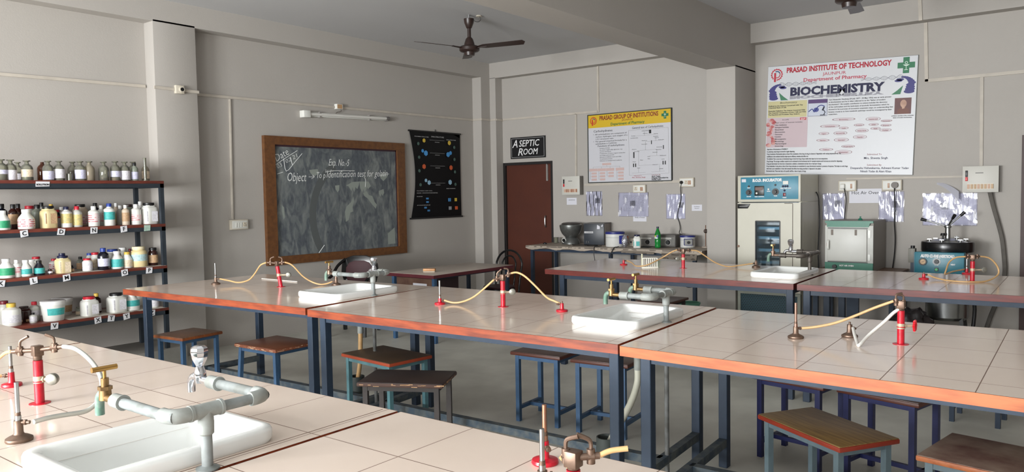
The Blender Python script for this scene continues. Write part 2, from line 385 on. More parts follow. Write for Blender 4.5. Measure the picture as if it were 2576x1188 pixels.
# ---------------------------------------------------------------- laboratory tables
T = 0.90
TILE = tile_mat('bench_tile', (228, 213, 201), 0.3105, (120, 98, 86), 0.0036, 0.14)
WEDGE = {'red': mat('edge_wood_red', (146, 66, 34), 0.42, var=0.75, vscale=5, rgb2=(92, 34, 22), stretch=(9, 1.2, 9)),
         'orange': mat('edge_wood_orange', (184, 104, 60), 0.42, var=0.65, vscale=5, rgb2=(148, 74, 40), stretch=(9, 1.2, 9)),
         'maroon': mat('edge_wood_maroon', (106, 36, 26), 0.42, var=0.7, vscale=5, rgb2=(72, 22, 22), stretch=(9, 1.2, 9))}
def bil(c, u, v):
    a = Vector(c[0]).lerp(Vector(c[1]), u); b = Vector(c[3]).lerp(Vector(c[2]), u)
    return a.lerp(b, v)
def table(label, c, wood, uoff, voff, hole=None, legs=(0.11, 0.04, 0.16, 0.08), narrow=None):
    """c = corners (front-left, front-right, back-right, back-left) of the top, left being towards the back wall.
    hole = rectangle (x0, x1, y0, y1) for the sink; legs = insets (left, right, back, front) in metres"""
    c = [Vector((p[0], p[1])) for p in c]
    cen = (c[0] + c[1] + c[2] + c[3]) / 4
    t = thing('laboratory_table', label, 'table', (cen.x, cen.y, 0), 0, 'tiled laboratory tables')
    q = [p - cen for p in c]
    L = ((q[1] - q[0]).length + (q[2] - q[3]).length) / 2
    W = ((q[3] - q[0]).length + (q[2] - q[1]).length) / 2
    def inv(p):                                     # world point to u, v
        u = v = 0.5
        for _ in range(30):
            e = (Vector(p) - cen) - bil(q, u, v)
            du = (bil(q, u + 1e-3, v) - bil(q, u, v)) / 1e-3; dv = (bil(q, u, v + 1e-3) - bil(q, u, v)) / 1e-3
            det = du.x * dv.y - du.y * dv.x
            u += (e.x * dv.y - e.y * dv.x) / det; v += (du.x * e.y - du.y * e.x) / det
        return u, v
    us, vs = [0, 1], [0, 1]
    if hole:
        x0, x1, y0, y1 = hole
        h = [inv(p) for p in ((x0, y1), (x1, y1), (x1, y0), (x0, y0))]
        us = [0, (h[0][0] + h[1][0]) / 2, (h[2][0] + h[3][0]) / 2, 1]
        vs = [0, (h[0][1] + h[3][1]) / 2, (h[1][1] + h[2][1]) / 2, 1]
    def dense(a, hole_):
        out = []
        for i in range(len(a) - 1):
            if hole_ and i == 1: out.append([a[1]]); continue
            k = max(1, int(round((a[i + 1] - a[i]) * 12))); out.append([a[i] + (a[i + 1] - a[i]) * q_ / k for q_ in range(k)])
        return [v for o_ in out for v in o_] + [a[-1]], (len(out[0]) if hole_ else -1)
    us, hu = dense(us, hole); vs, hv = dense(vs, hole)
    bm = bmesh.new(); uvl = bm.loops.layers.uv.new('UVMap')
    g = {}
    for i, u in enumerate(us):
        for j, v in enumerate(vs):
            p = bil(q, u, v); g[i, j] = (bm.verts.new((p.x, p.y, T)), bm.verts.new((p.x, p.y, T - 0.03)))
    def face(keys, k, flip=False):
        vv = [g[a][k] for a in keys]
        f = bm.faces.new(vv if not flip else vv[::-1])
        for lp, a in zip(f.loops, keys if not flip else keys[::-1]):
            lp[uvl].uv = (us[a[0]] * L - uoff, (1 - vs[a[1]]) * W - voff)
    for i in range(len(us) - 1):
        for j in range(len(vs) - 1):
            if hole and i == hu and j == hv: continue
            keys = [(i, j), (i + 1, j), (i + 1, j + 1), (i, j + 1)]
            face(keys, 0); face(keys, 1, True)
    bmesh.ops.recalc_face_normals(bm, faces=bm.faces)
    for f in bm.faces:
        if f.normal.z < 0 and f.calc_center_median().z > T - 0.01: f.normal_flip()
    me = bpy.data.meshes.new('tabletop'); bm.to_mesh(me); bm.free(); me.materials.append(TILE)
    o = bpy.data.objects.new('tabletop', me); COL.objects.link(o); o.parent = t
    if narrow:                                      # narrow cut strip of tile beside the joint
        m = MB()
        a, b = bil(q, 1 - narrow / L, 0.01), bil(q, 1 - narrow / L, 0.99)
        m.bar((a.x, a.y, T + 0.0002), (b.x, b.y, T + 0.0002), 0.0035, 0.0008)
        m.build('tile_joint', mat('grout_brown', (122, 100, 88), 0.8), t)
    e = MB()                                        # wooden edging
    s = [bil(q, 0, 0), bil(q, 1, 0), bil(q, 1, 1), bil(q, 0, 1)]
    ins = [bil(q, 0.02 / L, 0.02 / W), bil(q, 1 - 0.02 / L, 0.02 / W), bil(q, 1 - 0.02 / L, 1 - 0.02 / W), bil(q, 0.02 / L, 1 - 0.02 / W)]
    for i in range(4):
        j = (i + 1) % 4
        V = [e.bm.verts.new((p.x, p.y, z)) for z in (T - 0.046, T - 0.0012) for p in (s[i], s[j], ins[j], ins[i])]
        for f in ((0, 3, 2, 1), (4, 5, 6, 7), (0, 1, 5, 4), (1, 2, 6, 5), (2, 3, 7, 6), (3, 0, 4, 7)): e.bm.faces.new([V[k] for k in f])
    e.build('wood_edge', WEDGE[wood], t)
    ll, lr, lb, lf = legs
    def P(u, v, z): p = bil(q, u, v); return (p.x, p.y, z)
    U0, U1, V0, V1 = ll / L, 1 - lr / L, lf / W, 1 - lb / W
    fr = MB(); zr = T - 0.046 - 0.022
    for a, b in (((U0, V0), (U1, V0)), ((U0, V1), (U1, V1)), ((U0, V0), (U0, V1)), ((U1, V0), (U1, V1))):
        fr.bar(P(a[0], a[1], zr), P(b[0], b[1], zr), 0.036, 0.042)
    fr.build('frame_rail', STEEL, t)
    for u in (U0, U1):
        for v in (V0, V1):
            p = P(u, v, 0)
            MB().box(p[0] - 0.026, p[0] + 0.026, p[1] - 0.026, p[1] + 0.026, 0.0, T - 0.047).build('leg', STEEL, t, 0.003, 1)
    for u in (U0, U1): MB().bar(P(u, V0, 0.15), P(u, V1, 0.15), 0.045).build('cross_stretcher', DUSTY, t)
    MB().bar(P(U0, (V0 + V1) / 2, 0.15), P(U1, (V0 + V1) / 2, 0.15), 0.05, 0.045).build('long_stretcher', DUSTY, t)
    return t

def sink(label, x0, x1, y0, y1, top=T + 0.045):
    cx, cy = (x0 + x1) / 2, (y0 + y1) / 2
    t = thing('wash_basin', label, 'sink', (cx, cy, T), 0, 'white ceramic sinks')
    hw, hd = (x1 - x0) / 2, (y1 - y0) / 2; tz = top - T
    def rr(w, d, r, z, n=7):
        out = []
        for sx, sy, a in ((1, 1, 0), (-1, 1, 90), (-1, -1, 180), (1, -1, 270)):
            for k in range(n + 1):
                an = R(a + 90 * k / n); out.append((sx * (w - r) + r * math.cos(an), sy * (d - r) + r * math.sin(an), z))
        return out
    m = MB()
    loops = [rr(hw - 0.05, hd - 0.05, 0.05, -0.105), rr(hw - 0.035, hd - 0.035, 0.05, -0.02), rr(hw - 0.004, hd - 0.004, 0.055, 0.001), rr(hw, hd, 0.055, 0.012), rr(hw, hd, 0.055, tz - 0.012),
             rr(hw - 0.004, hd - 0.004, 0.053, tz - 0.003), rr(hw - 0.012, hd - 0.012, 0.048, tz), rr(hw - 0.032, hd - 0.032, 0.042, tz - 0.001), rr(hw - 0.040, hd - 0.040, 0.04, tz - 0.008),
             rr(hw - 0.052, hd - 0.052, 0.045, tz - 0.06), rr(hw - 0.07, hd - 0.07, 0.05, -0.075), rr(hw - 0.11, hd - 0.09, 0.05, -0.092)]
    V = [[m.bm.verts.new(p) for p in lp] for lp in loops]
    n = len(V[0])
    for A, B in zip(V, V[1:]):
        for i in range(n): m.bm.faces.new((A[i], A[(i + 1) % n], B[(i + 1) % n], B[i]))
    m.bm.faces.new(V[0][::-1]); m.bm.faces.new(V[-1])
    m.build('basin', PORC, t, 0, ang=60)
    MB().lathe([(0.0, -0.0905), (0.018, -0.0905), (0.022, -0.0885), (0.024, -0.0905)], (0.12, 0, 0), 16).build('drain', STAINL, t)
    MB().cyl((0.1, 0, -0.19), (0.1, 0, -0.10), 0.03, 0.04).cyl((0.1, 0, -0.30), (0.1, 0, -0.19), 0.022).build('waste_outlet', PIPEJ, t)
    return t

# measured corners of the table tops
table('tiled laboratory table at far left, nearest the bottle rack in the middle row', [(2.978, 6.26), (3.076, 4.056), (4.35, 4.137), (4.293, 6.256)], 'red', 0.03, 0.02, (3.45, 3.93, 4.18, 4.53), legs=(0.13, 0.07, 0.16, 0.12))
table('tiled laboratory table in the centre of the room with a sink at its right end', [(3.046, 3.996), (3.102, 1.787), (4.423, 1.867), (4.37, 4.135)], 'red', 0.0, 0.02, (3.51, 3.99, 1.93, 2.25), legs=(0.06, 0.06, 0.16, 0.10))
table('tiled laboratory table with pale orange wood edge and red valve wheel, middle row right', [(3.077, 1.763), (2.99, -0.46), (4.51, -0.46), (4.385, 1.84)], 'orange', 0.20, 0.02, legs=(0.09, 0.08, 0.16, 0.13))
table('tiled laboratory table in front of the newspaper-covered bench', [(5.904, 4.176), (5.831, 1.853), (7.109, 1.888), (7.21, 4.265)], 'maroon', 0.0, 0.02, (6.17, 6.67, 1.96, 2.26), legs=(0.15, 0.05, 0.10, 0.10))
table('tiled laboratory table in front of the oven and the autoclave', [(5.826, 1.825), (5.90, -0.46), (7.15, -0.46), (7.095, 1.86)], 'maroon', 0.0, 0.02, legs=(0.05, 0.08, 0.10, 0.10))
table('tiled laboratory table closest to the camera, holding the largest sink in view', [(0.40, 4.04), (0.40, 1.83), (1.741, 1.83), (1.708, 4.045)], 'red', 0.0, 0.0, (0.84, 1.28, 1.945, 2.24), narrow=0.055)
table('tiled laboratory table at the bottom edge of the photo with bare tiles', [(0.40, 1.815), (0.40, -0.42), (1.735, -0.42), (1.741, 1.815)], 'red', 0.0, 0.0)
table('tiled laboratory table cut off by the lower left edge of the photo', [(0.40, 6.20), (0.40, 4.055), (1.708, 4.06), (1.70, 6.25)], 'red', 0.0, 0.0)
sink('white ceramic sink in the foreground with crumbled residue inside', 0.785, 1.335, 1.895, 2.290)
sink('white ceramic sink on the far left table in front of the black chair', 3.39, 3.99, 4.13, 4.58)
sink('white ceramic sink at the right end of the central table', 3.45, 4.05, 1.885, 2.295)
sink('white ceramic sink below the incubator window', 6.115, 6.73, 1.915, 2.305)

# residue in the near sink
rnd = random.Random(3)
m = MB()
for i in range(46):
    a = rnd.uniform(0, 6.28); rr_ = abs(rnd.gauss(0, 0.045)); s = rnd.uniform(0.003, 0.009) * (1.2 if rr_ < 0.04 else 0.7)
    x, y = 0.99 + rr_ * math.cos(a) * 1.1, 2.115 + rr_ * math.sin(a) * 0.7
    st = len(m.bm.verts)
    m.lathe([(0, 0), (s, 0), (s * 0.8, s * 0.7), (0, s * 0.9)], (x, y, T - 0.0925), 5)
o = m.build('dried_residue', mat('residue_white', (214, 210, 198), 0.9, var=0.5, vscale=80, rgb2=(170, 164, 150)), None, ang=20)
tag(o, 'crumbled white residue lying in the foreground sink', 'residue', None, 'stuff')

# ---------------------------------------------------------------- water taps
def tap_fixture(label, x, y, e1, e2, l1, l2, styles, pm=None, pj=None, z=T + 0.155, stub=False):
    """post with a tee; a U of pipe with an elbow at x-e1 and x+e2, the two arms running to +y and ending in taps"""
    pm, pj = pm or PIPE, pj or PIPEJ
    t = thing('water_tap_stand', label, 'tap', (x, y, T), 0, 'double water taps')
    h = z - T; r = 0.0145
    MB().cyl((0, 0, 0.0), (0, 0, h), r).lathe([(0.03, 0), (0.03, 0.004), (0.018, 0.008), (0.0145, 0.01)], (0, 0, 0), 16).build('standpipe', pm, t)
    m = MB().lathe([(r, h - 0.065), (0.0195, h - 0.06), (0.0205, h - 0.03), (0.019, h)], (0, 0, 0), 18)
    m.cyl((-0.042, 0, h), (0.042, 0, h), 0.0195).cyl((-0.046, 0, h), (-0.038, 0, h), 0.0215).cyl((0.038, 0, h), (0.046, 0, h), 0.0215)
    m.build('tee_fitting', pj, t)
    k = 0.03
    for sx, e, l, st in ((-1, e1, l1, styles[0]), (1, e2, l2, styles[1])):
        m = MB()
        pts = [(0, 0, h), (sx * (e - k), 0, h), (sx * (e - k * 0.3), k * 0.3, h), (sx * e, k, h)]
        pts.append((sx * e, l - 0.055, h)) if st else pts.append((sx * e, 0.05, h))
        m.tube(pts, r, 12, 5).build('pipe_arm', pm, t)
    for sx, e, l, st in ((-1, e1, l1, styles[0]), (1, e2, l2, styles[1])):
        m = MB()
        pts = [(sx * (e - 0.05), 0, h), (sx * (e - k), 0.0, h), (sx * (e - k * 0.3), k * 0.3, h), (sx * e, k, h), (sx * e, 0.05, h)]
        m.tube(pts, 0.0195, 14, 5).build('elbow_fitting', pj, t)
        if st: MB().lathe([(0.0145, 0), (0.0215, 0), (0.0215, 0.007), (0.0195, 0.009), (0.0195, 0.05), (0.0145, 0.05)], (sx * e, l - 0.104, h), 16, Matrix.Rotation(R(-90), 4, 'X')).build('coupling', pj, t)
    for sx, e, l, st in ((-1, e1, l1, styles[0]), (1, e2, l2, styles[1])):
        if not st: continue
        X, Y = sx * e, l
        bmt = {'brass': BRASS, 'chrome': CHROME, 'dark': BRONZE}[st]
        if st != 'chrome':
            m = MB().cyl((X, Y - 0.06, h), (X, Y + 0.0, h), 0.011).cyl((X, Y, h - 0.006), (X, Y, h + 0.022), 0.017, 0.0155).cyl((X, Y, h + 0.022), (X, Y, h + 0.032), 0.019, n=6)
            m.cyl((X, Y, h + 0.03), (X, Y, h + 0.055), 0.0105)
            b = m.build('bib_tap', bmt, t)
            MB().cyl((X, Y, h + 0.05), (X, Y, h + 0.078), 0.0045).cyl((X - 0.034, Y, h + 0.082), (X + 0.034, Y, h + 0.082), 0.0075).build('tap_handle', mat('tap_brass', (176, 138, 80), 0.3, 0.9), b)
            MB().tube([(X, Y, h + 0.004), (X, Y + 0.022, h + 0.006), (X, Y + 0.036, h - 0.012), (X, Y + 0.038, h - 0.055)], 0.0125, 12, 5).build('spout', mat('verdigris', (96, 128, 112), 0.6, 0.2, var=0.8, vscale=30, rgb2=(150, 160, 150)), b)
        else:
            m = MB().cyl((X, Y - 0.06, h), (X, Y, h), 0.014, 0.012).lathe([(0.014, -0.01), (0.019, 0.0), (0.017, 0.025), (0.012, 0.04)], (X, Y, h), 16)
            b = m.build('bib_tap', bmt, t)
            pr = [(0.009, 0.036), (0.013, 0.045), (0.022, 0.062), (0.0265, 0.085), (0.025, 0.098), (0.014, 0.104), (0.0, 0.105)]
            MB().lathe(pr, (X, Y, h), 8).build('tap_handle', CHROME, b, 0.002, 2, ang=20)
            MB().tube([(X, Y, h), (X, Y + 0.03, h + 0.006), (X, Y + 0.05, h - 0.01), (X, Y + 0.052, h - 0.045)], 0.012, 12, 5).build('spout', CHROME, b)
    return t
tap_fixture('grey pipe tap stand in the foreground with chrome knob tap and brass tap', 1.077, 1.847, 0.088, 0.182, 0.36, 0.335, ('brass', 'chrome'))
tap_fixture('slim grey tap stand with one clear chrome knob on the far left table', 3.732, 4.14, 0.12, 0.155, 0.33, 0.16, ('dark', 'chrome'))
tap_fixture('grey pipe tap stand with two brass T-handled taps on the central table', 3.779, 1.877, 0.175, 0.105, 0.235, 0.24, ('brass', 'brass'))
DPIPE = mat('dark_pipe', (98, 92, 86), 0.45, 0.4, var=0.6, vscale=20, rgb2=(70, 64, 58))
tap_fixture('dark metal tap stand in front of the incubator', 6.513, 1.938, 0.18, 0.265, 0.24, 0.24, ('dark', 'chrome'), DPIPE, DPIPE, T + 0.17)

# ---------------------------------------------------------------- gas posts
def gas_post(label, x, y, ztop, ztee, a, b, wheel=None, wheel_kind='knob', bar=True, levers=True, lean=(0, 0)):
    t = thing('gas_outlet_post', label, 'gas outlet', (x, y, T), 0, 'red gas outlets')
    H = ztop - T; zt = ztee - T
    MB().cyl((0, 0, 0.0), (lean[0], lean[1], H), 0.0155).cyl((lean[0] * 0.55, lean[1] * 0.55, H * 0.5), (lean[0] * 0.57, lean[1] * 0.57, H * 0.53), 0.0175).lathe([(0.034, 0), (0.034, 0.002), (0.016, 0.004)], (0, 0, 0), 16).build('red_pipe', REDP, t)
    O = Vector((lean[0], lean[1], 0))
    A, B = Vector(a) - Vector((x, y, T)), Vector(b) - Vector((x, y, T))
    m = MB().cyl(O + Vector((0, 0, H)), O + Vector((0, 0, zt - 0.012)), 0.0135, 0.015).box(O.x - 0.016, O.x + 0.016, O.y - 0.016, O.y + 0.016, zt - 0.024, zt + 0.012)
    m.build('tee_fitting', BRONZE, t, 0.003)
    C = O + Vector((0, 0, zt - 0.004))
    for E in (A, B):
        d = (E - C).normalized()
        m = MB().cyl(C, E, 0.0078).cyl(C + (E - C) * 0.55, C + (E - C) * 0.8, 0.0115, n=6).cyl(C + (E - C) * 0.67 - Vector((0, 0, 0.016)), C + (E - C) * 0.67 + Vector((0, 0, 0.016)), 0.0095)
        cb = m.build('gas_cock', BRONZE, t)
        if levers:
            p = C + (E - C) * 0.67 + Vector((0, 0, 0.014)); q = Vector((d.y, -d.x, 0))
            MB().tube([p, p + Vector((0, 0, 0.014)), p - d * 0.006 + Vector((0, 0, 0.024)), p - d * 0.03 + Vector((0, 0, 0.036))], 0.0042, 8, 3, taper=0.0055).build('lever', BRONZE, cb)
    if wheel:
        W = Vector(wheel) - Vector((x, y, T)); s = Vector((W.x, W.y, 0)).normalized(); S = Vector((O.x * 0.6, O.y * 0.6, W.z))
        vb = MB().cyl(S, W, 0.0065).cyl(S + s * 0.008, S + s * 0.02, 0.011, n=6).cyl(S - Vector((0, 0, 0.012)), S + Vector((0, 0, 0.012)), 0.0172).build('valve_stem', mat('pale_valve', (188, 170, 146), 0.5, 0.3), t)
        fw = Vector((-0.79, -0.61, 0)) if wheel_kind == 'knob' else (s + Vector((-0.6, -0.5, 0))).normalized()
        if wheel_kind == 'knob':
            m = MB().lathe([(0.010, -0.012), (0.019, -0.010), (0.021, 0.0), (0.020, 0.010), (0.016, 0.0125), (0.0, 0.0125)], (0, 0, 0), 20, Matrix.Translation(W) @ fw.to_track_quat('Z', 'Y').to_matrix().to_4x4())
            m.build('valve_knob', mat('grey_valve_knob', (150, 148, 138), 0.4, 0.6, var=0.5, vscale=40, rgb2=(96, 96, 90)), vb)
        else:
            mm = Matrix.Translation(W) @ fw.to_track_quat('Z', 'Y').to_matrix().to_4x4(); m = MB()
            for i in range(24):
                t0, t1 = 2 * math.pi * i / 24, 2 * math.pi * (i + 1) / 24
                r0, r1 = 0.021 + 0.0025 * math.cos(6 * t0), 0.021 + 0.0025 * math.cos(6 * t1)
                m.cyl(mm @ Vector((r0 * math.cos(t0), r0 * math.sin(t0), 0)), mm @ Vector((r1 * math.cos(t1), r1 * math.sin(t1), 0)), 0.0055, n=8)
            for i in range(3):
                t0 = 2 * math.pi * i / 3 + 0.3; m.cyl(mm @ Vector((0, 0, 0)), mm @ Vector((0.021 * math.cos(t0), 0.021 * math.sin(t0), 0)), 0.0045, n=8)
            m.cyl(mm @ Vector((0, 0, -0.006)), mm @ Vector((0, 0, 0.006)), 0.008, n=10)
            m.build('valve_wheel', mat('bright_red_wheel', (214, 30, 44), 0.35), vb)
    return t
gas_post('red gas post in the foreground with bronze tee and grey round valve knob', 1.099, 2.949, 1.052, 1.092, (1.045, 3.02, 1.084), (1.154, 2.878, 1.099), (1.128, 2.91, 0.985))
gas_post('red gas post standing in front of the blackboard frame', 3.724, 5.21, 1.065, 1.093, (3.66, 5.292, 1.096), (3.745, 5.182, 1.097), (3.765, 5.165, 0.995), lean=(-0.012, 0.022))
gas_post('red gas post in the middle of the central table', 3.779, 2.997, 1.063, 1.092, (3.746, 3.04, 1.072), (3.81, 2.955, 1.11), (3.82, 2.955, 0.992))
gas_post('red gas post with a bright red hand wheel, right table', 3.791, 0.728, 1.052, 1.085, (3.77, 0.755, 1.095), (3.80, 0.715, 1.085), (3.828, 0.678, 0.982), 'wheel')
gas_post('red gas post behind the white test tube rack', 6.57, 3.087, 1.03, 1.066, (6.535, 3.13, 1.07), (6.613, 3.031, 1.066), (6.53, 3.125, 0.988), levers=False)
gas_post('red gas post in front of the teal autoclave box', 6.617, 0.79, 1.05, 1.086, (6.585, 0.832, 1.085), (6.648, 0.75, 1.086), (6.67, 0.725, 0.985), levers=False)

# ---------------------------------------------------------------- burners
def burner(label, x, y, h=0.165, red=False, barrel='steel', lean=0.0, body=0.058, noz=None):
    t = thing('gas_burner', label, 'burner', (x, y, T), 0, 'bench gas burners')
    bm_ = REDP if red else BRONZE
    if red: MB().lathe([(0.0, 0.0), (0.034, 0.0), (0.036, 0.004), (0.034, 0.011), (0.013, 0.015), (0.0115, 0.02), (0.0105, body), (0.0, body)], (0, 0, 0), 24).build('base', bm_, t)
    else: MB().lathe([(0.0, 0.0), (0.035, 0.0), (0.037, 0.004), (0.036, 0.010), (0.026, 0.016), (0.015, 0.021), (0.0125, 0.026), (0.012, body), (0.0, body)], (0, 0, 0), 24).build('base', bm_, t)
    if h > body + 0.02:
        m = MB().cyl((0, 0, body - 0.004), (lean, 0, h), 0.0062).cyl((0, 0, body - 0.001), (0, 0, body + 0.014), 0.0085)
        m.build('barrel', {'steel': STAINL, 'bronze': mat('heated_bronze', (156, 122, 108), 0.35, 0.9), 'copper': mat('copper_tube', (176, 122, 92), 0.35, 0.85, var=0.6, vscale=30, rgb2=(140, 120, 112))}[barrel], t)
        MB().cyl((0, 0, body + 0.012), (0, 0, body + 0.024), 0.0075, n=12).build('air_collar', BRONZE, t)
    else:
        MB().cyl((0, 0, body - 0.004), (0, 0, body + 0.012), 0.005).build('jet', BRONZE, t)
    if noz:
        d = Vector((noz[0] - x, noz[1] - y, 0)).normalized()
        MB().cyl((0, 0, noz[2] - T), d * 0.034 + Vector((0, 0, noz[2] - T)), 0.0055).cyl(d * 0.018 + Vector((0, 0, noz[2] - T)), d * 0.024 + Vector((0, 0, noz[2] - T)), 0.0085, n=6).build('hose_nozzle', BRONZE, t)
    return t
burner('bronze gas burner in the foreground at the left end of the sink', 0.883, 2.531, 0.175, noz=(0.911, 2.494, 0.956), body=0.062)
burner('red-based burner with chrome barrel behind the foreground gas post', 1.142, 3.318, 0.155, True, noz=(1.12, 3.34, 0.942), body=0.055)
burner('red-based burner with copper barrel on the near table at the bottom of the photo', 1.614, 1.15, 0.155, True, 'copper', body=0.06, noz=(1.60, 1.13, 0.945))
burner('silver-barrelled burner at the bottom edge of the photo', 1.455, 1.045, 0.150, False, 'steel', body=0.05, noz=(1.47, 1.02, 0.94))
burner('bronze burner with tall bright barrel on the far left table', 3.549, 5.855, 0.178, noz=(3.576, 5.819, 0.946))
burner('small bronze burner without barrel beside the far left sink', 4.023, 4.897, 0.092, False, 'bronze', body=0.06, noz=(4.003, 4.922, 0.93))
burner('red-based burner with chrome barrel on the central table', 3.651, 3.418, 0.155, True, noz=(3.665, 3.40, 0.926), body=0.04)
burner('red burner base without a barrel between gas post and sink, central table', 3.806, 2.571, 0.05, True, body=0.05, noz=(3.80, 2.58, 0.945))
burner('bronze burner with tall thin barrel on the right table', 3.687, 1.16, 0.168, False, 'bronze', body=0.055, noz=(3.702, 1.141, 0.947))
burner('short bronze burner with white hose, no barrel, on the right table', 3.85, 0.96, 0.06, False, body=0.06, noz=(3.84, 0.94, 0.945))
burner('red burner base left of the white test tube rack', 6.60, 3.728, 0.05, True, body=0.047, noz=(6.619, 3.703, 0.942))
burner('small dark burner behind the sink in front of the incubator', 6.938, 2.542, 0.055, False, body=0.055, noz=(6.922, 2.562, 0.937))
burner('red burner base in front of the autoclave box, left of the hose loop', 6.595, 1.11, 0.045, True, body=0.043, noz=(6.613, 1.086, 0.936))
burner('red-based burner with chrome barrel behind the hose loop by the autoclave', 7.144, 0.893, 0.125, True, noz=(7.132, 0.908, 0.939), body=0.045)
# lever cock of the gas outlet that stands just below the bottom edge
gas_post('gas outlet with brass lever at the bottom edge of the photo', 1.375, 0.905, 1.005, 1.035, (1.41, 0.86, 1.035), (1.37, 0.93, 1.035), lean=(0, 0))

def hose(label, pts, m=RUBBER, r=0.0062):
    p = Vector(pts[0])
    o = MB().tube([Vector(q) - p for q in pts], r, 10, 6).build('rubber_hose', m, None, loc=p)
    return tag(o, label, 'hose', 'gas hoses')
H = {
 'tan hose leaving the photo at the lower left from the near gas post': [(1.045, 3.02, 1.085), (1.045, 3.08, 1.072), (1.042, 3.14, 1.046), (1.03, 3.258, 1.0), (1.035, 3.31, 0.959), (1.08, 3.345, 0.942), (1.118, 3.342, 0.942)],
 'tan hose from the left gas post to the tall bronze burner': [(3.656, 5.297, 1.096), (3.645, 5.362, 1.072), (3.643, 5.444, 0.998), (3.635, 5.518, 0.946), (3.613, 5.626, 0.923), (3.593, 5.735, 0.935), (3.572, 5.826, 0.946)],
 'tan hose from the left gas post down towards the far left sink': [(3.745, 5.182, 1.097), (3.79, 5.145, 1.07), (3.85, 5.10, 0.983), (3.90, 5.06, 0.935), (3.93, 4.99, 0.912), (3.97, 4.95, 0.915), (4.003, 4.922, 0.93)],
 'tan hose from the central gas post to the chrome burner': [(3.746, 3.04, 1.072), (3.74, 3.094, 1.029), (3.722, 3.179, 0.962), (3.71, 3.262, 0.924), (3.69, 3.333, 0.912), (3.668, 3.396, 0.926)],
 'tan hose arching from the central gas post to the bare red burner base': [(3.81, 2.955, 1.11), (3.812, 2.909, 1.117), (3.813, 2.85, 1.097), (3.807, 2.771, 1.046), (3.797, 2.676, 0.98), (3.798, 2.619, 0.96), (3.801, 2.582, 0.948)],
 'tan hose stretched to the tall burner on the right table': [(3.77, 0.755, 1.095), (3.761, 0.832, 1.06), (3.748, 0.913, 1.018), (3.732, 0.996, 0.98), (3.715, 1.081, 0.956), (3.704, 1.138, 0.947)],
 'tan hose passing in front of the white test tube rack': [(6.535, 3.13, 1.07), (6.549, 3.191, 1.049), (6.529, 3.282, 0.992), (6.39, 3.36, 0.934), (6.40, 3.48, 0.917), (6.53, 3.598, 0.932), (6.617, 3.703, 0.942)],
 'tan hose sagging across the pillar towards the incubator sink': [(6.613, 3.031, 1.064), (6.647, 2.98, 1.056), (6.684, 2.919, 1.008), (6.731, 2.844, 0.948), (6.789, 2.754, 0.911), (6.851, 2.665, 0.92), (6.918, 2.566, 0.937)],
 'tan hose making a wide loop in front of the autoclave': [(6.648, 0.75, 1.086), (6.70, 0.690, 1.069), (6.74, 0.645, 1.006), (6.72, 0.64, 0.946), (6.60, 0.70, 0.908), (6.49, 0.80, 0.908), (6.51, 0.93, 0.908), (6.58, 1.03, 0.918), (6.611, 1.084, 0.936)],
 'tan hose hanging over the autoclave lettering to the rear burner': [(6.585, 0.832, 1.085), (6.651, 0.903, 1.071), (6.708, 0.956, 1.029), (6.783, 0.987, 0.96), (6.822, 0.998, 0.924), (6.933, 0.968, 0.935), (7.130, 0.910, 0.939)],
 'thick tan hose end on the gas outlet at the bottom edge': [(1.41, 0.86, 1.035), (1.425, 0.84, 1.045), (1.445, 0.81, 1.05)],
 'tan hose hanging beside the silver burner at the bottom edge': [(1.478, 1.008, 0.985), (1.485, 0.99, 0.96), (1.47, 0.965, 0.925), (1.44, 0.94, 0.908)],
}
for k, v in H.items(): hose(k, v)
hose('clear plastic hose curving from the near gas post to the bronze burner', [(1.154, 2.878, 1.099), (1.164, 2.803, 1.097), (1.169, 2.713, 1.07), (1.164, 2.634, 1.033), (1.149, 2.583, 0.997), (1.13, 2.558, 0.972), (1.101, 2.541, 0.953), (1.066, 2.531, 0.944), (1.002, 2.518, 0.951), (0.953, 2.506, 0.956), (0.911, 2.496, 0.956)], CLEAR, 0.0075)
hose('milky white hose dropping from the right gas post to the table', [(3.80, 0.715, 1.07), (3.775, 0.752, 1.045), (3.755, 0.79, 1.00), (3.70, 0.84, 0.945), (3.62, 0.862, 0.909), (3.68, 0.885, 0.909), (3.76, 0.915, 0.925), (3.84, 0.942, 0.945)], mat('milky_hose', (212, 210, 204), 0.4), 0.0075)
# loose pieces on the tables
o = MB().cyl((0, 0.25, 0.005), (0.0, -0.25, 0.005), 0.004).build('glass_rod', mat('pale_rod', (225, 218, 210), 0.2), None, loc=(4.0, 5.62, T))
tag(o, 'thin white rod lying on the far left table behind the gas post', 'rod')
t = thing('test_tube_rack', 'white plastic test tube rack on the table before the newspaper bench', 'test tube rack', (6.463, 3.376, T), -52)
RK = mat('rack_white', (232, 230, 218), 0.4)
MB().box(-0.075, 0.075, -0.03, 0.03, 0.0, 0.012).build('base', RK, t, 0.002)
m = MB().box(-0.07, 0.07, -0.026, 0.026, 0.088, 0.095)
m.build('top_plate', RK, t, 0.001)
for sx in (-1, 1):
    for sy in (-1, 1): MB().box(sx * 0.066 - 0.004, sx * 0.066 + 0.004, sy * 0.022 - 0.003, sy * 0.022 + 0.003, 0.012, 0.088).build('end_post', RK, t)
for i in range(6):
    MB().box(-0.047 + i * 0.019 - 0.004, -0.047 + i * 0.019 + 0.004, -0.004, 0.004, 0.012, 0.09).build('divider', RK, t)
o = MB().cyl((0, 0, 0.012), (0, 0, 0.130), 0.0075, n=12).build('test_tube', mat('yellowed_tube', (206, 204, 176), 0.25), None, loc=(6.463 - 0.03, 3.376 + 0.062, T))
tag(o, 'yellowish test tube standing up from the white rack', 'test tube')

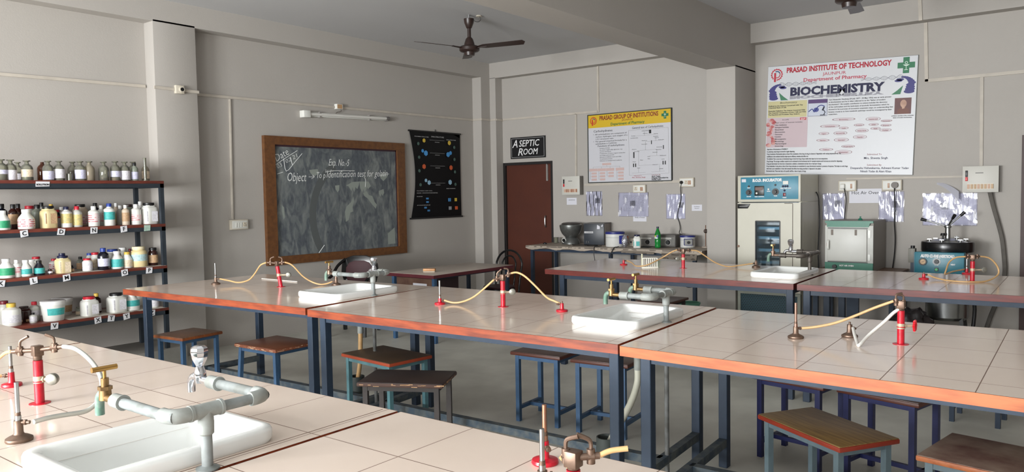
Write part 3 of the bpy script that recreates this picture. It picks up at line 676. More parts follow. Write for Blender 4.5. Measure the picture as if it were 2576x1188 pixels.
# ---------------------------------------------------------------- pipes under the tables
def floor_pipe(label, pts, r, m, name='water_supply_pipe', group='pipes under the tables'):
    p = Vector(pts[0]); o = MB().tube([Vector(q) - p for q in pts], r, 12, 4).build(name, m, None, loc=p)
    return tag(o, label, 'pipe', group)
GPIPE = mat('dirty_grey_pipe', (118, 120, 120), 0.6, var=0.8, vscale=16, rgb2=(82, 82, 78))
floor_pipe('thin spotted grey pipe rising under the joint of central and right tables', [(3.779, 1.877, T - 0.03), (3.779, 1.877, 0.0)], 0.0125, GPIPE)
floor_pipe('thin grey pipe rising under the far left sink tap', [(3.732, 4.14, T - 0.03), (3.732, 4.14, 0.0)], 0.0125, GPIPE)
floor_pipe('thin grey pipe rising below the incubator tap', [(6.513, 1.938, T - 0.03), (6.513, 1.938, 0.0)], 0.0125, GPIPE)
def drain_pot(label, x, y, h=0.2):
    t = thing('drain_pot', label, 'drain', (x, y, 0), 0, 'floor drain pots')
    MB().lathe([(0.052, 0), (0.052, h * 0.6), (0.05, h * 0.6)], (0, 0, 0), 20).build('base', mat('grey_drain_pipe', (116, 124, 122), 0.7, var=0.8, vscale=12, rgb2=(92, 98, 94)), t)
    MB().lathe([(0.056, h * 0.55), (0.058, h * 0.6), (0.056, h), (0.05, h), (0.048, h * 0.7), (0.0, h * 0.7)], (0, 0, 0), 20).build('collar', mat('dark_drain_collar', (62, 68, 66), 0.6), t)
drain_pot('grey drain pot under the sink of the central table', 3.60, 2.15, 0.27)
drain_pot('dark drain pot under the far left sink', 3.80, 4.42, 0.27)
WH = mat('off_white_waste_hose', (206, 206, 192), 0.5, var=0.4, vscale=10, rgb2=(180, 178, 160))
floor_pipe('off-white waste hose from the central sink into its drain pot', [(3.85, 2.09, 0.60), (3.84, 2.09, 0.52), (3.78, 2.10, 0.42), (3.68, 2.13, 0.30), (3.61, 2.15, 0.215)], 0.019, WH, 'waste_hose', 'waste hoses')
floor_pipe('tan waste hose from the far left sink into the dark drain pot', [(3.79, 4.355, 0.60), (3.79, 4.36, 0.5), (3.80, 4.38, 0.38), (3.80, 4.42, 0.21)], 0.017, RUBBER, 'waste_hose', 'waste hoses')
floor_pipe('white waste hose below the incubator sink', [(6.52, 2.11, 0.60), (6.52, 2.11, 0.45), (6.54, 2.12, 0.25), (6.55, 2.12, 0.0)], 0.019, WH, 'waste_hose', 'waste hoses')
DRED = mat('dark_red_pipe', (110, 22, 28), 0.4)
for lab, x, y, mm in (('red gas pipe bend hanging under the central table', 3.779, 2.997, REDP), ('dark red gas pipe bend hanging under the far left table', 3.724, 5.21, DRED), ('red gas pipe bend hanging under the right table', 3.791, 0.728, REDP), ('black gas pipe bend hanging under the table before the newspaper bench', 6.57, 3.087, IRON)):
    floor_pipe(lab, [(x, y, T - 0.03), (x, y, T - 0.12), (x + 0.005, y - 0.02, T - 0.155), (x + 0.02, y - 0.08, T - 0.16), (x + 0.08, y - 0.3, T - 0.10)], 0.0155, mm, 'gas_pipe', 'gas pipes under the tables')

# ---------------------------------------------------------------- stools
def wood_mat(name, a, b, stretch=(3, 14, 3), rough=0.45, sc=5, var=0.8): return mat(name, a, rough, var=var, vscale=sc, rgb2=b, stretch=stretch)
BLUE = mat('stool_blue', (62, 96, 132), 0.45, var=0.4, vscale=16, rgb2=(46, 72, 104))
TEAL = mat('stool_teal', (96, 140, 148), 0.5, var=0.4, vscale=16, rgb2=(66, 100, 112))
NAVY = mat('stool_navy', (28, 34, 84), 0.4)
GREYS = mat('stool_grey', (104, 122, 130), 0.5, var=0.4, vscale=16, rgb2=(84, 98, 106))
DARKB = mat('stool_dark_brown', (44, 36, 34), 0.5, var=0.4, vscale=16, rgb2=(60, 52, 48))
def stool(label, cx, cy, w, d, rz, h, frame, top, edge, splay=0.0, chips=None, low=True, tk=0.026):
    t = thing('lab_stool', label, 'stool', (cx, cy, 0), rz, 'lab stools')
    hw, hd = w / 2, d / 2
    MB().box(-hw, hw, -hd, hd, h - tk, h - 0.003).build('seat_edge', edge, t, 0.006)
    MB().box(-hw + 0.004, hw - 0.004, -hd + 0.004, hd - 0.004, h - 0.006, h).build('seat', top, t, 0.002)
    if chips:
        rn = random.Random(int(cx * 100)); m = MB()
        for i in range(26):
            x = rn.uniform(-hw, hw - 0.03); l = rn.uniform(0.008, 0.045); z = rn.uniform(h - tk + 0.002, h - 0.008)
            if i % 3: m.box(x, x + l, -hd - 0.0008, -hd + 0.002, z, z + rn.uniform(0.002, 0.006))
            else:
                y = rn.uniform(-hd, hd - 0.03); m.box(hw - 0.002, hw + 0.0008, y, y + l, z, z + rn.uniform(0.002, 0.006))
        o = m.build('worn_edge', chips, t); o['kind'] = 'stuff'
    iw, id_ = hw - 0.045, hd - 0.035; a = 0.0135; zt = h - tk
    m = MB()
    for p, q in (((-iw, -id_), (iw, -id_)), ((iw, -id_), (iw, id_)), ((iw, id_), (-iw, id_)), ((-iw, id_), (-iw, -id_))):
        m.bar((p[0], p[1], zt - 0.014), (q[0], q[1], zt - 0.014), 0.024, 0.028)
    m.build('seat_frame', frame, t)
    for sx in (-1, 1):
        for sy in (-1, 1):
            MB().bar((sx * iw, sy * id_, zt), (sx * (iw + splay), sy * (id_ + splay * 0.6), 0.0), 0.03).build('leg', frame, t)
    if low:
        for sx in (-1, 1):
            MB().bar((sx * (iw + splay * 0.8), -id_, 0.095), (sx * (iw + splay * 0.8), id_, 0.095), 0.024).build('side_rail', frame, t)
        MB().bar((-iw, 0, 0.095), (iw, 0, 0.095), 0.024).build('cross_rail', frame, t)
    return t
W1 = wood_mat('seat_brown', (128, 96, 76), (100, 72, 56)); W1E = wood_mat('seat_brown_edge', (150, 84, 40), (116, 58, 30))
W2 = mat('seat_russet_laminate', (118, 66, 42), 0.3, var=0.4, vscale=4, rgb2=(100, 54, 36)); W2E = wood_mat('seat_russet_edge', (150, 92, 66), (110, 54, 36), sc=14)
W3 = mat('seat_olive_laminate', (88, 66, 46), 0.5, var=0.7, vscale=5, rgb2=(72, 60, 50)); W3E = mat('seat_orange_edge', (176, 74, 42), 0.5, var=0.5, vscale=8, rgb2=(150, 52, 34))
W4 = mat('seat_worn_dark', (50, 40, 40), 0.45, var=0.6, vscale=5, rgb2=(70, 54, 50)); W4E = mat('seat_worn_edge', (84, 60, 52), 0.6)
W5 = mat('seat_dark_brown', (82, 58, 50), 0.35, var=0.5, vscale=4, rgb2=(64, 46, 42)); W5E = mat('seat_dark_edge', (88, 46, 34), 0.45)
W6 = wood_mat('seat_yellow_teak', (146, 118, 70), (104, 78, 46), stretch=(1.2, 16, 3), sc=4); W6E = mat('seat_red_edge', (150, 52, 32), 0.4, var=0.4, vscale=8, rgb2=(120, 36, 26))
W7 = mat('seat_weathered', (150, 132, 118), 0.75, var=1.0, vscale=4.5, rgb2=(92, 50, 44)); W7E = wood_mat('seat_orange_wood', (186, 110, 66), (160, 86, 50), sc=12)
stool('blue-framed stool with a brown top below the left end of the far left table', 3.40, 6.05, 0.385, 0.385, -84, 0.50, BLUE, W1, W1E)
stool('blue-framed stool with a russet top with pale chipped edges', 3.55, 5.05, 0.50, 0.40, -88, 0.50, BLUE, W2, W2E, splay=0.03, chips=mat('chip_pale', (214, 178, 146), 0.8))
stool('pale teal stool with olive-brown top and orange edge', 3.71, 4.00, 0.56, 0.372, -96, 0.50, TEAL, W3, W3E)
stool('dark brown stool with a badly chipped black top', 3.31, 3.38, 0.53, 0.357, -62, 0.50, DARKB, W4, W4E, chips=mat('chip_tan', (196, 156, 118), 0.8), low=False)
stool('blue-framed stool with a dark top, fully visible beyond the central table', 4.45, 3.13, 0.41, 0.36, -87, 0.50, BLUE, W5, W5E)
stool('blue-framed stool behind the off-white waste hose', 4.49, 2.64, 0.42, 0.39, -85, 0.50, BLUE, W5, W5E)
stool('navy-framed stool with a dark top below the left part of the right table', 4.64, 1.43, 0.45, 0.36, -100, 0.50, NAVY, W5, W5E)
stool('navy-framed stool with a dark top under the red gas pipe bend', 4.56, 0.92, 0.445, 0.345, -104, 0.50, NAVY, W5, W5E)
stool('grey stool with a wood-grained yellow-brown top and red edge', 3.70, 1.03, 0.557, 0.333, -123, 0.50, GREYS, W6, W6E)
stool('grey stool with a weathered, peeling top at the lower right corner', 3.66, 0.33, 0.50, 0.42, -100, 0.50, GREYS, W7, W7E)
stool('stool with a plain dark brown top under the table before the newspaper bench', 7.24, 3.63, 0.36, 0.475, -89, 0.50, DARKB, W5, W5E)
stool('blue-grey stool seen only by its legs beyond the right table', 6.08, 0.68, 0.36, 0.32, -93, 0.50, STEEL, W5, W5E)
# bucket
t = thing('bucket', 'green plastic bucket beside the dark brown stool under the back table', 'bucket', (7.9, 3.64, 0))
GB = mat('bucket_green', (96, 156, 132), 0.4)
MB().lathe([(0.085, 0), (0.11, 0.36), (0.118, 0.365), (0.118, 0.385), (0.104, 0.385), (0.08, 0.02), (0, 0.02)], (0, 0, 0), 24).build('bucket_body', GB, t)
MB().tube([(0.115, 0, 0.36), (0.08, -0.085, 0.33), (0, -0.122, 0.31), (-0.08, -0.085, 0.33), (-0.115, 0, 0.36)], 0.003).build('handle', mat('bucket_wire', (160, 160, 160), 0.4, 0.8), t)

# ---------------------------------------------------------------- teacher's desk and chairs
t = thing('teacher_desk', 'worn desk with pale top and maroon edge in front of the blackboard', 'desk', (6.71, 6.07, 0))
DT = mat('desk_laminate', (196, 184, 172), 0.4, var=0.6, vscale=5, rgb2=(170, 160, 150)); DE = mat('desk_edge', (92, 30, 40), 0.5, var=0.4, vscale=8)
MB().box(-0.70, 0.70, -0.36, 0.36, 0.735, 0.752).build('desktop', DT, t, 0.002)
m = MB().box(-0.705, 0.705, -0.365, -0.352, 0.715, 0.75).box(-0.705, 0.705, 0.352, 0.365, 0.715, 0.75).box(-0.705, -0.692, -0.352, 0.352, 0.715, 0.75).box(0.692, 0.705, -0.352, 0.352, 0.715, 0.75)
m.build('desk_edge', DE, t)
for sx in (-0.64, 0.64):
    for sy in (-0.31, 0.31): MB().bar((sx, sy, 0), (sx, sy, 0.73), 0.038).build('leg', STEEL if sx > 0 else BLUE, t)
MB().bar((-0.64, -0.31, 0.715), (0.64, -0.31, 0.715), 0.03).bar((-0.64, 0.31, 0.715), (0.64, 0.31, 0.715), 0.03).bar((0.64, -0.31, 0.715), (0.64, 0.31, 0.715), 0.03).build('frame_rail', STEEL, t)
MB().bar((-0.64, -0.31, 0.14), (-0.64, 0.31, 0.14), 0.03).build('foot_rail', BLUE, t)
DW = mat('desk_cabinet_wood', (112, 84, 68), 0.6, var=0.9, vscale=9, rgb2=(84, 54, 44))
MB().box(-0.62, -0.22, -0.285, 0.285, 0.28, 0.715).build('cabinet', mat('desk_cabinet_dark', (44, 22, 26), 0.5), t)
MB().box(-0.632, -0.62, -0.28, 0.28, 0.30, 0.70).build('side_panel', DW, t)
MB().box(-0.634, -0.632, -0.19, 0.02, 0.60, 0.645).build('paper_scrap', PAPER, t)
t = thing('blackboard_duster', 'wooden blackboard duster lying on the desk', 'duster', (6.27, 6.02, 0.752), -60)
MB().box(-0.068, 0.068, -0.03, 0.03, 0.012, 0.04).build('wooden_back', wood_mat('duster_wood', (214, 160, 108), (186, 130, 84)), t, 0.004)
MB().box(-0.066, 0.066, -0.028, 0.028, 0, 0.012).build('felt_pad', mat('duster_felt', (196, 184, 168), 0.9), t)

CH = mat('chair_black_tube', (14, 14, 15), 0.22)
MAR = mat('chair_maroon_cushion', (56, 12, 22), 0.6)
# arm chair by the blackboard, facing the desk
t = thing('arm_chair', 'black arm chair with maroon cushions between far left sink and blackboard', 'chair', (6.02, 7.02, 0), -62, 'black chairs')
MB().box(-0.22, 0.22, -0.22, 0.22, 0.40, 0.46).build('seat', MAR, t, 0.02)
prof = [(-0.20, 0.58), (-0.235, 0.70), (-0.225, 0.80), (-0.17, 0.875), (-0.08, 0.905), (0.08, 0.905), (0.17, 0.875), (0.225, 0.80), (0.235, 0.70), (0.20, 0.58)]
MB().prism(prof, 0.215, 0.245).build('backrest', CH, t, 0.008)
MB().prism([(x * 0.74, 0.60 + (z - 0.60) * 0.80) for x, z in prof], 0.203, 0.216).build('back_cushion', MAR, t, 0.005)
for s in (-1, 1):
    MB().tube([(s * 0.18, 0.225, 0.86), (s * 0.235, 0.12, 0.79), (s * 0.25, 0.0, 0.70), (s * 0.25, -0.12, 0.665), (s * 0.245, -0.2, 0.655), (s * 0.235, -0.225, 0.60), (s * 0.23, -0.225, 0.44)], 0.018, 10, 6).build('armrest', CH, t)
    MB().bar((s * 0.21, -0.21, 0.43), (s * 0.215, -0.25, 0.0), 0.045, 0.035).build('leg', CH, t)
    MB().bar((s * 0.20, 0.20, 0.43), (s * 0.215, 0.25, 0.0), 0.045, 0.035).build('leg', CH, t)
    MB().bar((s * 0.17, 0.215, 0.42), (s * 0.16, 0.235, 0.62), 0.04, 0.03).build('back_post', CH, t)
# bent tube chair at the end of the desk
t = thing('bent_tube_chair', 'black bent-tube chair with looped back at the end of the desk', 'chair', (7.60, 6.09, 0), -90, 'black chairs')
MB().lathe([(0.0, 0.425), (0.19, 0.425), (0.20, 0.44), (0.195, 0.455), (0.0, 0.462)], (0, 0, 0), 28).build('seat', MAR, t)
MB().lathe([(0.19, 0.41), (0.207, 0.41), (0.207, 0.43), (0.19, 0.43)], (0, 0, 0), 28, cap=False).build('seat_ring', CH, t)
arc = [(0.205 * math.cos(R(a)), 0.215 + 0.02 * math.sin(R(a)), 0.70 + 0.19 * math.sin(R(a))) for a in range(180, -1, -15)]
MB().tube([(-0.185, 0.15, 0.0), (-0.19, 0.17, 0.43)] + arc + [(0.19, 0.17, 0.43), (0.185, 0.15, 0.0)], 0.0135, 10, 3).build('back_loop', CH, t)
arc = [(0.11 * math.cos(R(a)), 0.212 + 0.02 * math.sin(R(a)), 0.70 + 0.12 * math.sin(R(a))) for a in range(180, -1, -20)]
MB().tube([(-0.105, 0.165, 0.43)] + arc + [(0.105, 0.165, 0.43)], 0.011, 10, 3).build('inner_loop', CH, t)
for s in (-1, 1): MB().tube([(s * 0.14, -0.14, 0.43), (s * 0.17, -0.18, 0.2), (s * 0.185, -0.2, 0.0)], 0.0135, 10, 3).build('leg', CH, t)
MB().lathe([(0.15, 0.19), (0.165, 0.19), (0.165, 0.205), (0.15, 0.205)], (0, 0, 0), 28, cap=False).build('foot_ring', CH, t)

# ---------------------------------------------------------------- bottle rack
RX0, RX1, RY0, RY1 = 1.95, 3.785, 7.06, 7.585
SHELF = [1.79, 1.385, 0.99, 0.59]
t = thing('bottle_rack', 'dark steel rack with brown shelves crowded with reagent bottles', 'shelf rack', ((RX0 + RX1) / 2, (RY0 + RY1) / 2, 0.20))
cx, cy = (RX0 + RX1) / 2, (RY0 + RY1) / 2
SB = wood_mat('shelf_brown_board', (116, 54, 40), (86, 38, 32), stretch=(2, 8, 8)); SF = mat('rack_steel', (34, 42, 50), 0.5, var=0.4, vscale=12, rgb2=(50, 56, 62))
for z in SHELF:
    sh = MB().box(RX0 - cx, RX1 - cx, RY0 - cy, RY1 - cy, z - 0.227, z - 0.20).build('shelf_board', SB, t, 0.002)
    MB().box(RX0 - cx, RX1 - cx, RY0 - cy + 0.002, RY0 - cy + 0.006, z - 0.265, z - 0.227).box(RX0 - cx, RX1 - cx, RY1 - cy - 0.006, RY1 - cy - 0.002, z - 0.265, z - 0.227).box(RX1 - cx - 0.006, RX1 - cx - 0.002, RY0 - cy + 0.006, RY1 - cy - 0.006, z - 0.265, z - 0.227).build('shelf_frame', SF, t)
for x in (RX0 + 0.02, RX1 - 0.02):
    for y in (RY0 + 0.02, RY1 - 0.02):
        MB().bar((x - cx, y - cy, 0.0), (x - cx, y - cy, SHELF[0] - 0.228), 0.036).build('upright', SF, t)
TAGM = mat('tag_paper', (216, 216, 220), 0.7, var=0.3, vscale=40, rgb2=(190, 190, 194))
def shelf_tag(x, z, s, w=0.062, h=0.055, m=TAGM, tilt=0):
    y = RY0 - cy - 0.004
    m_ = MB().prism([(-w / 2, -h * 0.66), (w / 2 - 0.004, -h * 0.6), (w / 2, h * 0.34), (-w / 2 + 0.003, h * 0.36)], -0.001, 0.001)
    o = m_.build('shelf_tag', m, t, loc=(x - cx, y, z - 0.225)); o.rotation_euler = (0, R(tilt), 0)
    if s: text(o, s, 0, -h * 0.42, 0.034 if len(s) == 1 else 0.014, INK, -0.002, 'CENTER', bold=0.001)
for x, s in ((2.575, 'C'), (2.861, 'D'), (3.129, 'N'), (3.389, 'F')): shelf_tag(x, SHELF[1], s, tilt=random.Random(x).uniform(-8, 8))
shelf_tag(3.605, SHELF[1], '', m=mat('tag_green', (170, 190, 178), 0.7, var=0.6, vscale=40, rgb2=(120, 160, 140)))
for x, s in ((2.389, 'K'), (2.628, 'L'), (2.885, 'M'), (3.379, 'O'), (3.607, 'P')): shelf_tag(x, SHELF[2], s, tilt=random.Random(x).uniform(-8, 8))
for x, s in ((2.772, 'V'), (3.127, 'X'), (3.244, 'T'), (3.379, 'Y'), (3.616, 'Z')): shelf_tag(x, SHELF[3], s, tilt=random.Random(x).uniform(-8, 8))
shelf_tag(2.734, SHELF[0], 'SOLUTION', 0.11, 0.042)
m = MB()
for z, a, b in ((SHELF[3], 2.9, 3.45), (SHELF[3], 3.5, 3.76), (SHELF[2], 2.9, 3.2), (SHELF[2], 3.55, 3.77)):
    m.box(a - cx, b - cx, RY0 - cy - 0.003, RY1 - cy - 0.1, z - 0.1998, z - 0.1985)
m.build('shelf_liner', mat('newspaper_liner', (196, 188, 176), 0.8, var=0.5, vscale=20), t)['kind'] = 'stuff'

# ---------------------------------------------------------------- bottles
GLB = glass('reagent_glass', (206, 206, 190), 0.20, 0.05)
GLC = glass('cloudy_glass', (196, 186, 164), 0.42, 0.08)
GLA = glass('amber_glass', (96, 48, 22), 0.55, 0.06)
PL = mat('bottle_white_plastic', (226, 226, 220), 0.38)
PT = mat('bottle_translucent_plastic', (200, 200, 192), 0.35, var=0.3, vscale=20)
PY = mat('bottle_cream_plastic', (222, 206, 160), 0.4, var=0.3, vscale=12, rgb2=(208, 180, 110))
PB = mat('bottle_beige_plastic', (206, 190, 170), 0.45)
PG = mat('bottle_grey_green', (128, 134, 122), 0.35)
AMB = mat('bottle_amber', (48, 22, 18), 0.18, spec=0.6)
DKB = mat('bottle_black_blue', (24, 26, 36), 0.2, spec=0.6)
BMAT = dict(glass=GLB, cloudy=GLC, amberg=GLA, white=PL, clear=PT, cream=PY, beige=PB, grey=PG, amber=AMB, dark=DKB)
CAPM = dict(white=mat('cap_white', (232, 232, 230), 0.4), black=mat('cap_black', (22, 22, 24), 0.4), red=mat('cap_red', (184, 30, 48), 0.4), blue=mat('cap_blue', (36, 62, 142), 0.4),
            navy=mat('cap_navy', (26, 30, 62), 0.4), yellow=mat('cap_yellow', (216, 180, 78), 0.45), brown=mat('cap_dark_brown', (40, 20, 20), 0.4), glass=GLB, darkred=mat('cap_dark_red', (112, 22, 36), 0.4))
LABM = dict(white=label_mat('label_white', (224, 222, 228), (120, 116, 124), 70), green=label_mat('label_green', (44, 150, 104), (24, 90, 70), 60), teal=label_mat('label_teal', (70, 176, 172), (40, 96, 104), 60),
            pale=label_mat('label_pale_blue', (178, 206, 208), (70, 90, 96), 70), tan=label_mat('label_tan', (190, 156, 120), (96, 60, 44), 70), red=label_mat('label_red_white', (226, 208, 208), (190, 30, 50), 40, 0.9),
            cream=label_mat('label_cream', (222, 206, 180), (120, 90, 70), 70), yellow=label_mat('label_yellow', (214, 196, 130), (80, 110, 130), 60), lilac=label_mat('label_lilac', (206, 206, 226), (110, 110, 150), 70))
def P_(r, h, kind):
    if kind == 'reagent': return [(r * 0.94, 0), (r, h * 0.03), (r, h * 0.60), (r * 0.93, h * 0.68), (r * 0.72, h * 0.76), (r * 0.42, h * 0.82), (r * 0.34, h * 0.86), (r * 0.34, h * 0.94)]
    if kind == 'plastic': return [(r * 0.94, 0), (r, h * 0.03), (r, h * 0.66), (r * 0.92, h * 0.73), (r * 0.6, h * 0.79), (r * 0.42, h * 0.82), (r * 0.42, h * 0.86)]
    if kind == 'cone': return [(r * 0.94, 0), (r, h * 0.03), (r, h * 0.48), (r * 0.9, h * 0.58), (r * 0.5, h * 0.78), (r * 0.46, h * 0.86)]
    if kind == 'boston': return [(r * 0.94, 0), (r, h * 0.03), (r, h * 0.62), (r * 0.9, h * 0.72), (r * 0.5, h * 0.80), (r * 0.42, h * 0.84), (r * 0.42, h * 0.88)]
    if kind in ('jar', 'square'): return [(r * 0.94, 0), (r, h * 0.03), (r, h * 0.68), (r * 0.92, h * 0.77), (r * 0.72, h * 0.82), (r * 0.70, h * 0.88)]
    if kind == 'tin': return [(r * 0.97, 0), (r, h * 0.02), (r, h * 0.72), (r * 0.85, h * 0.76), (r * 0.45, h * 0.82), (r * 0.45, h * 0.86)]
    if kind == 'bucket': return [(r * 0.80, 0), (r * 0.82, h * 0.02), (r * 0.95, h * 0.84)]
    return [(r, 0), (r, h)]
def cap(kind, r, h):
    if kind == 'reagent': return [(r * 0.30, h * 0.90), (r * 0.36, h * 0.935), (r * 0.62, h * 0.955), (r * 0.66, h * 0.97), (r * 0.60, h), (0, h)]
    if kind in ('jar', 'square'): return [(r * 0.76, h * 0.86), (r * 0.78, h * 0.87), (r * 0.78, h * 0.985), (r * 0.74, h), (0, h)]
    if kind == 'cone': return [(r * 0.50, h * 0.84), (r * 0.52, h * 0.985), (r * 0.48, h), (0, h)]
    if kind == 'bucket': return [(r * 0.99, h * 0.80), (r * 1.0, h * 0.82), (r * 0.985, h * 0.90), (r * 1.0, h * 0.92), (r * 1.0, h * 0.985), (r * 0.96, h), (0, h * 0.985)]
    if kind == 'tin': return [(r * 0.46, h * 0.85), (r * 0.46, h * 0.985), (r * 0.42, h), (0, h)]
    return [(r * 0.50, h * 0.83), (r * 0.50, h * 0.985), (r * 0.45, h), (0, h)]
def bottle(label, x, y, z, h, d, kind, body, capc=None, lab=None, lz=(0.16, 0.56), group=None, fill=None, name=None, rz=0):
    names = dict(reagent='reagent_bottle', plastic='plastic_bottle', cone='plastic_bottle', boston='amber_bottle', jar='chemical_jar', square='chemical_jar', tin='chemical_bottle', bucket='chemical_bucket', beaker='beaker', cyl='measuring_cylinder')
    t = thing(name or names[kind], label, {'bucket': 'bucket', 'jar': 'jar', 'square': 'jar', 'beaker': 'beaker', 'cyl': 'cylinder'}.get(kind, 'bottle'), (x, y, z), rz, group)
    r = d / 2; n = 20
    sq = 5.0 if kind == 'square' else None
    if kind in ('beaker', 'cyl'):
        MB().lathe([(0, 0.002), (r, 0), (r, h * 0.96), (r * 1.12, h), (r * 0.9, h * 0.96), (r * 0.9, 0.006), (0, 0.006)], (0, 0, 0), n).build('glass_body', BMAT[body], t)
        if kind == 'cyl': MB().lathe([(0, 0), (r * 1.9, 0), (r * 1.9, 0.005), (r, 0.009)], (0, 0, 0), n).build('foot', GLB, t)
        return t
    MB().lathe(P_(r, h, kind), (0, 0, 0), 32 if sq else n, sq=sq, m=Matrix.Rotation(R(8), 4, 'Z') if sq else None).build('bottle_body', BMAT[body], t)
    if fill:
        MB().lathe([(r * 0.9, h * 0.015), (r * 0.95, h * 0.04), (r * 0.95, h * fill[1]), (0, h * fill[1])], (0, 0, 0), n).build('contents', fill[0], t)
    if capc: MB().lathe(cap(kind, r, h), (0, 0, 0), n).build('stopper' if kind == 'reagent' else ('lid' if kind in ('jar', 'square', 'bucket') else 'cap'), CAPM[capc], t)
    if lab:
        z0, z1 = lz[0] * h, lz[1] * h
        if kind == 'square':
            MB().box(-r * 0.80, r * 0.80, -r * 1.022, -r * 1.0, z0, z1).build('label', LABM[lab], t)
        elif kind == 'bucket':
            MB().lathe([(r * 0.835 + 0.002 + 0.13 * r * lz[0], z0), (r * 0.835 + 0.004 + 0.13 * r * lz[1], z1)], (0, 0, 0), 14, a0=-140, a1=-45).build('label', LABM[lab], t)
        else:
            MB().lathe([(r + 0.0008, z0), (r + 0.0008, z1)], (0, 0, 0), 16, a0=-185, a1=-15).build('label', LABM[lab], t)
    return t
LIQ = mat('brown_liquid', (74, 22, 14), 0.2); POW = mat('beige_powder', (176, 150, 120), 0.8); CLQ = mat('dull_liquid', (140, 142, 120), 0.2)
F, B_, M_ = 7.18, 7.45, 7.30
G1 = 'glass reagent bottles on the top shelf'
Z = SHELF[0]
for a in [
 ('clear stoppered reagent bottle cut by the left edge, top shelf', 2.472, F, 0.173, 0.105, 'reagent', 'glass', 'glass', 'lilac', (0.3, 0.5), CLQ, 0.28),
 ('clear stoppered bottle with tall white label, second on the top shelf', 2.544, F, 0.172, 0.089, 'reagent', 'glass', 'glass', 'white', (0.03, 0.5), None, 0),
 ('squat brown-filled bottle behind the second and third white-labelled bottles', 2.694, B_, 0.166, 0.08, 'reagent', 'glass', 'glass', 'white', (0.1, 0.4), LIQ, 0.5),
 ('clear stoppered bottle with cream label left of the wide gap on the top shelf', 2.666, F, 0.168, 0.09, 'reagent', 'glass', 'glass', 'cream', (0.18, 0.55), CLQ, 0.18),
 ('amber glass bottle half hidden behind a clear one, top shelf', 2.89, B_, 0.181, 0.084, 'reagent', 'amberg', None, None, (0, 0), LIQ, 0.5),
 ('clear bottle with lilac label in front of the amber glass bottle', 2.829, F, 0.169, 0.085, 'reagent', 'glass', 'glass', 'lilac', (0.05, 0.48), None, 0),
 ('clear stoppered bottle with a big white label right above the second shelf label D', 2.917, F, 0.171, 0.084, 'reagent', 'glass', 'glass', 'white', (0.12, 0.58), None, 0),
 ('bottle of red-brown liquid standing behind the small beaker', 3.141, B_, 0.18, 0.082, 'reagent', 'glass', 'glass', None, (0, 0), LIQ, 0.55),
 ('clear stoppered bottle with half a white label, behind the cloudy bottle', 3.09, F, 0.172, 0.088, 'reagent', 'glass', 'glass', 'lilac', (0.1, 0.56), None, 0),
 ('cloudy stoppered bottle of beige powder on the top shelf', 3.168, F, 0.173, 0.085, 'reagent', 'cloudy', 'glass', None, (0, 0), POW, 0.45),
 ('unlabelled clear bottle with a little dark red liquid at the bottom', 3.291, F, 0.173, 0.086, 'reagent', 'glass', 'glass', None, (0, 0), LIQ, 0.16),
 ('clear stoppered bottle with lilac label above the blue-capped teal-banded bottle', 3.394, F, 0.179, 0.087, 'reagent', 'glass', 'glass', 'lilac', (0.2, 0.5), POW, 0.14),
 ('clear stoppered bottle with low white label left of the measuring cylinder', 3.48, F, 0.177, 0.088, 'reagent', 'glass', 'glass', 'white', (0.06, 0.52), None, 0),
 ('faint clear bottle against the wall behind the measuring cylinder', 3.691, B_, 0.193, 0.084, 'reagent', 'glass', 'glass', None, (0, 0), None, 0),
 ('slim dark bottle with a lilac label beside the measuring cylinder', 3.570, F, 0.169, 0.066, 'boston', 'grey', 'black', 'lilac', (0.1, 0.5), None, 0),
 ('clear narrow-necked bottle without stopper at the right end of the top shelf', 3.735, M_, 0.177, 0.069, 'reagent', 'cloudy', None, 'cream', (0.15, 0.55), None, 0)]:
    bottle(a[0], a[1], a[2], Z, a[3], a[4], a[5], a[6], a[7], a[8], a[9], G1, (a[10], a[11]) if a[10] else None)
bottle('small empty glass beaker on the top shelf', 3.0, F, Z, 0.062, 0.05, 'beaker', 'glass')
bottle('tall narrow measuring cylinder on the top shelf', 3.64, 7.12, Z, 0.214, 0.026, 'cyl', 'glass')
G2 = 'bottles on the second shelf'
Z = SHELF[1]
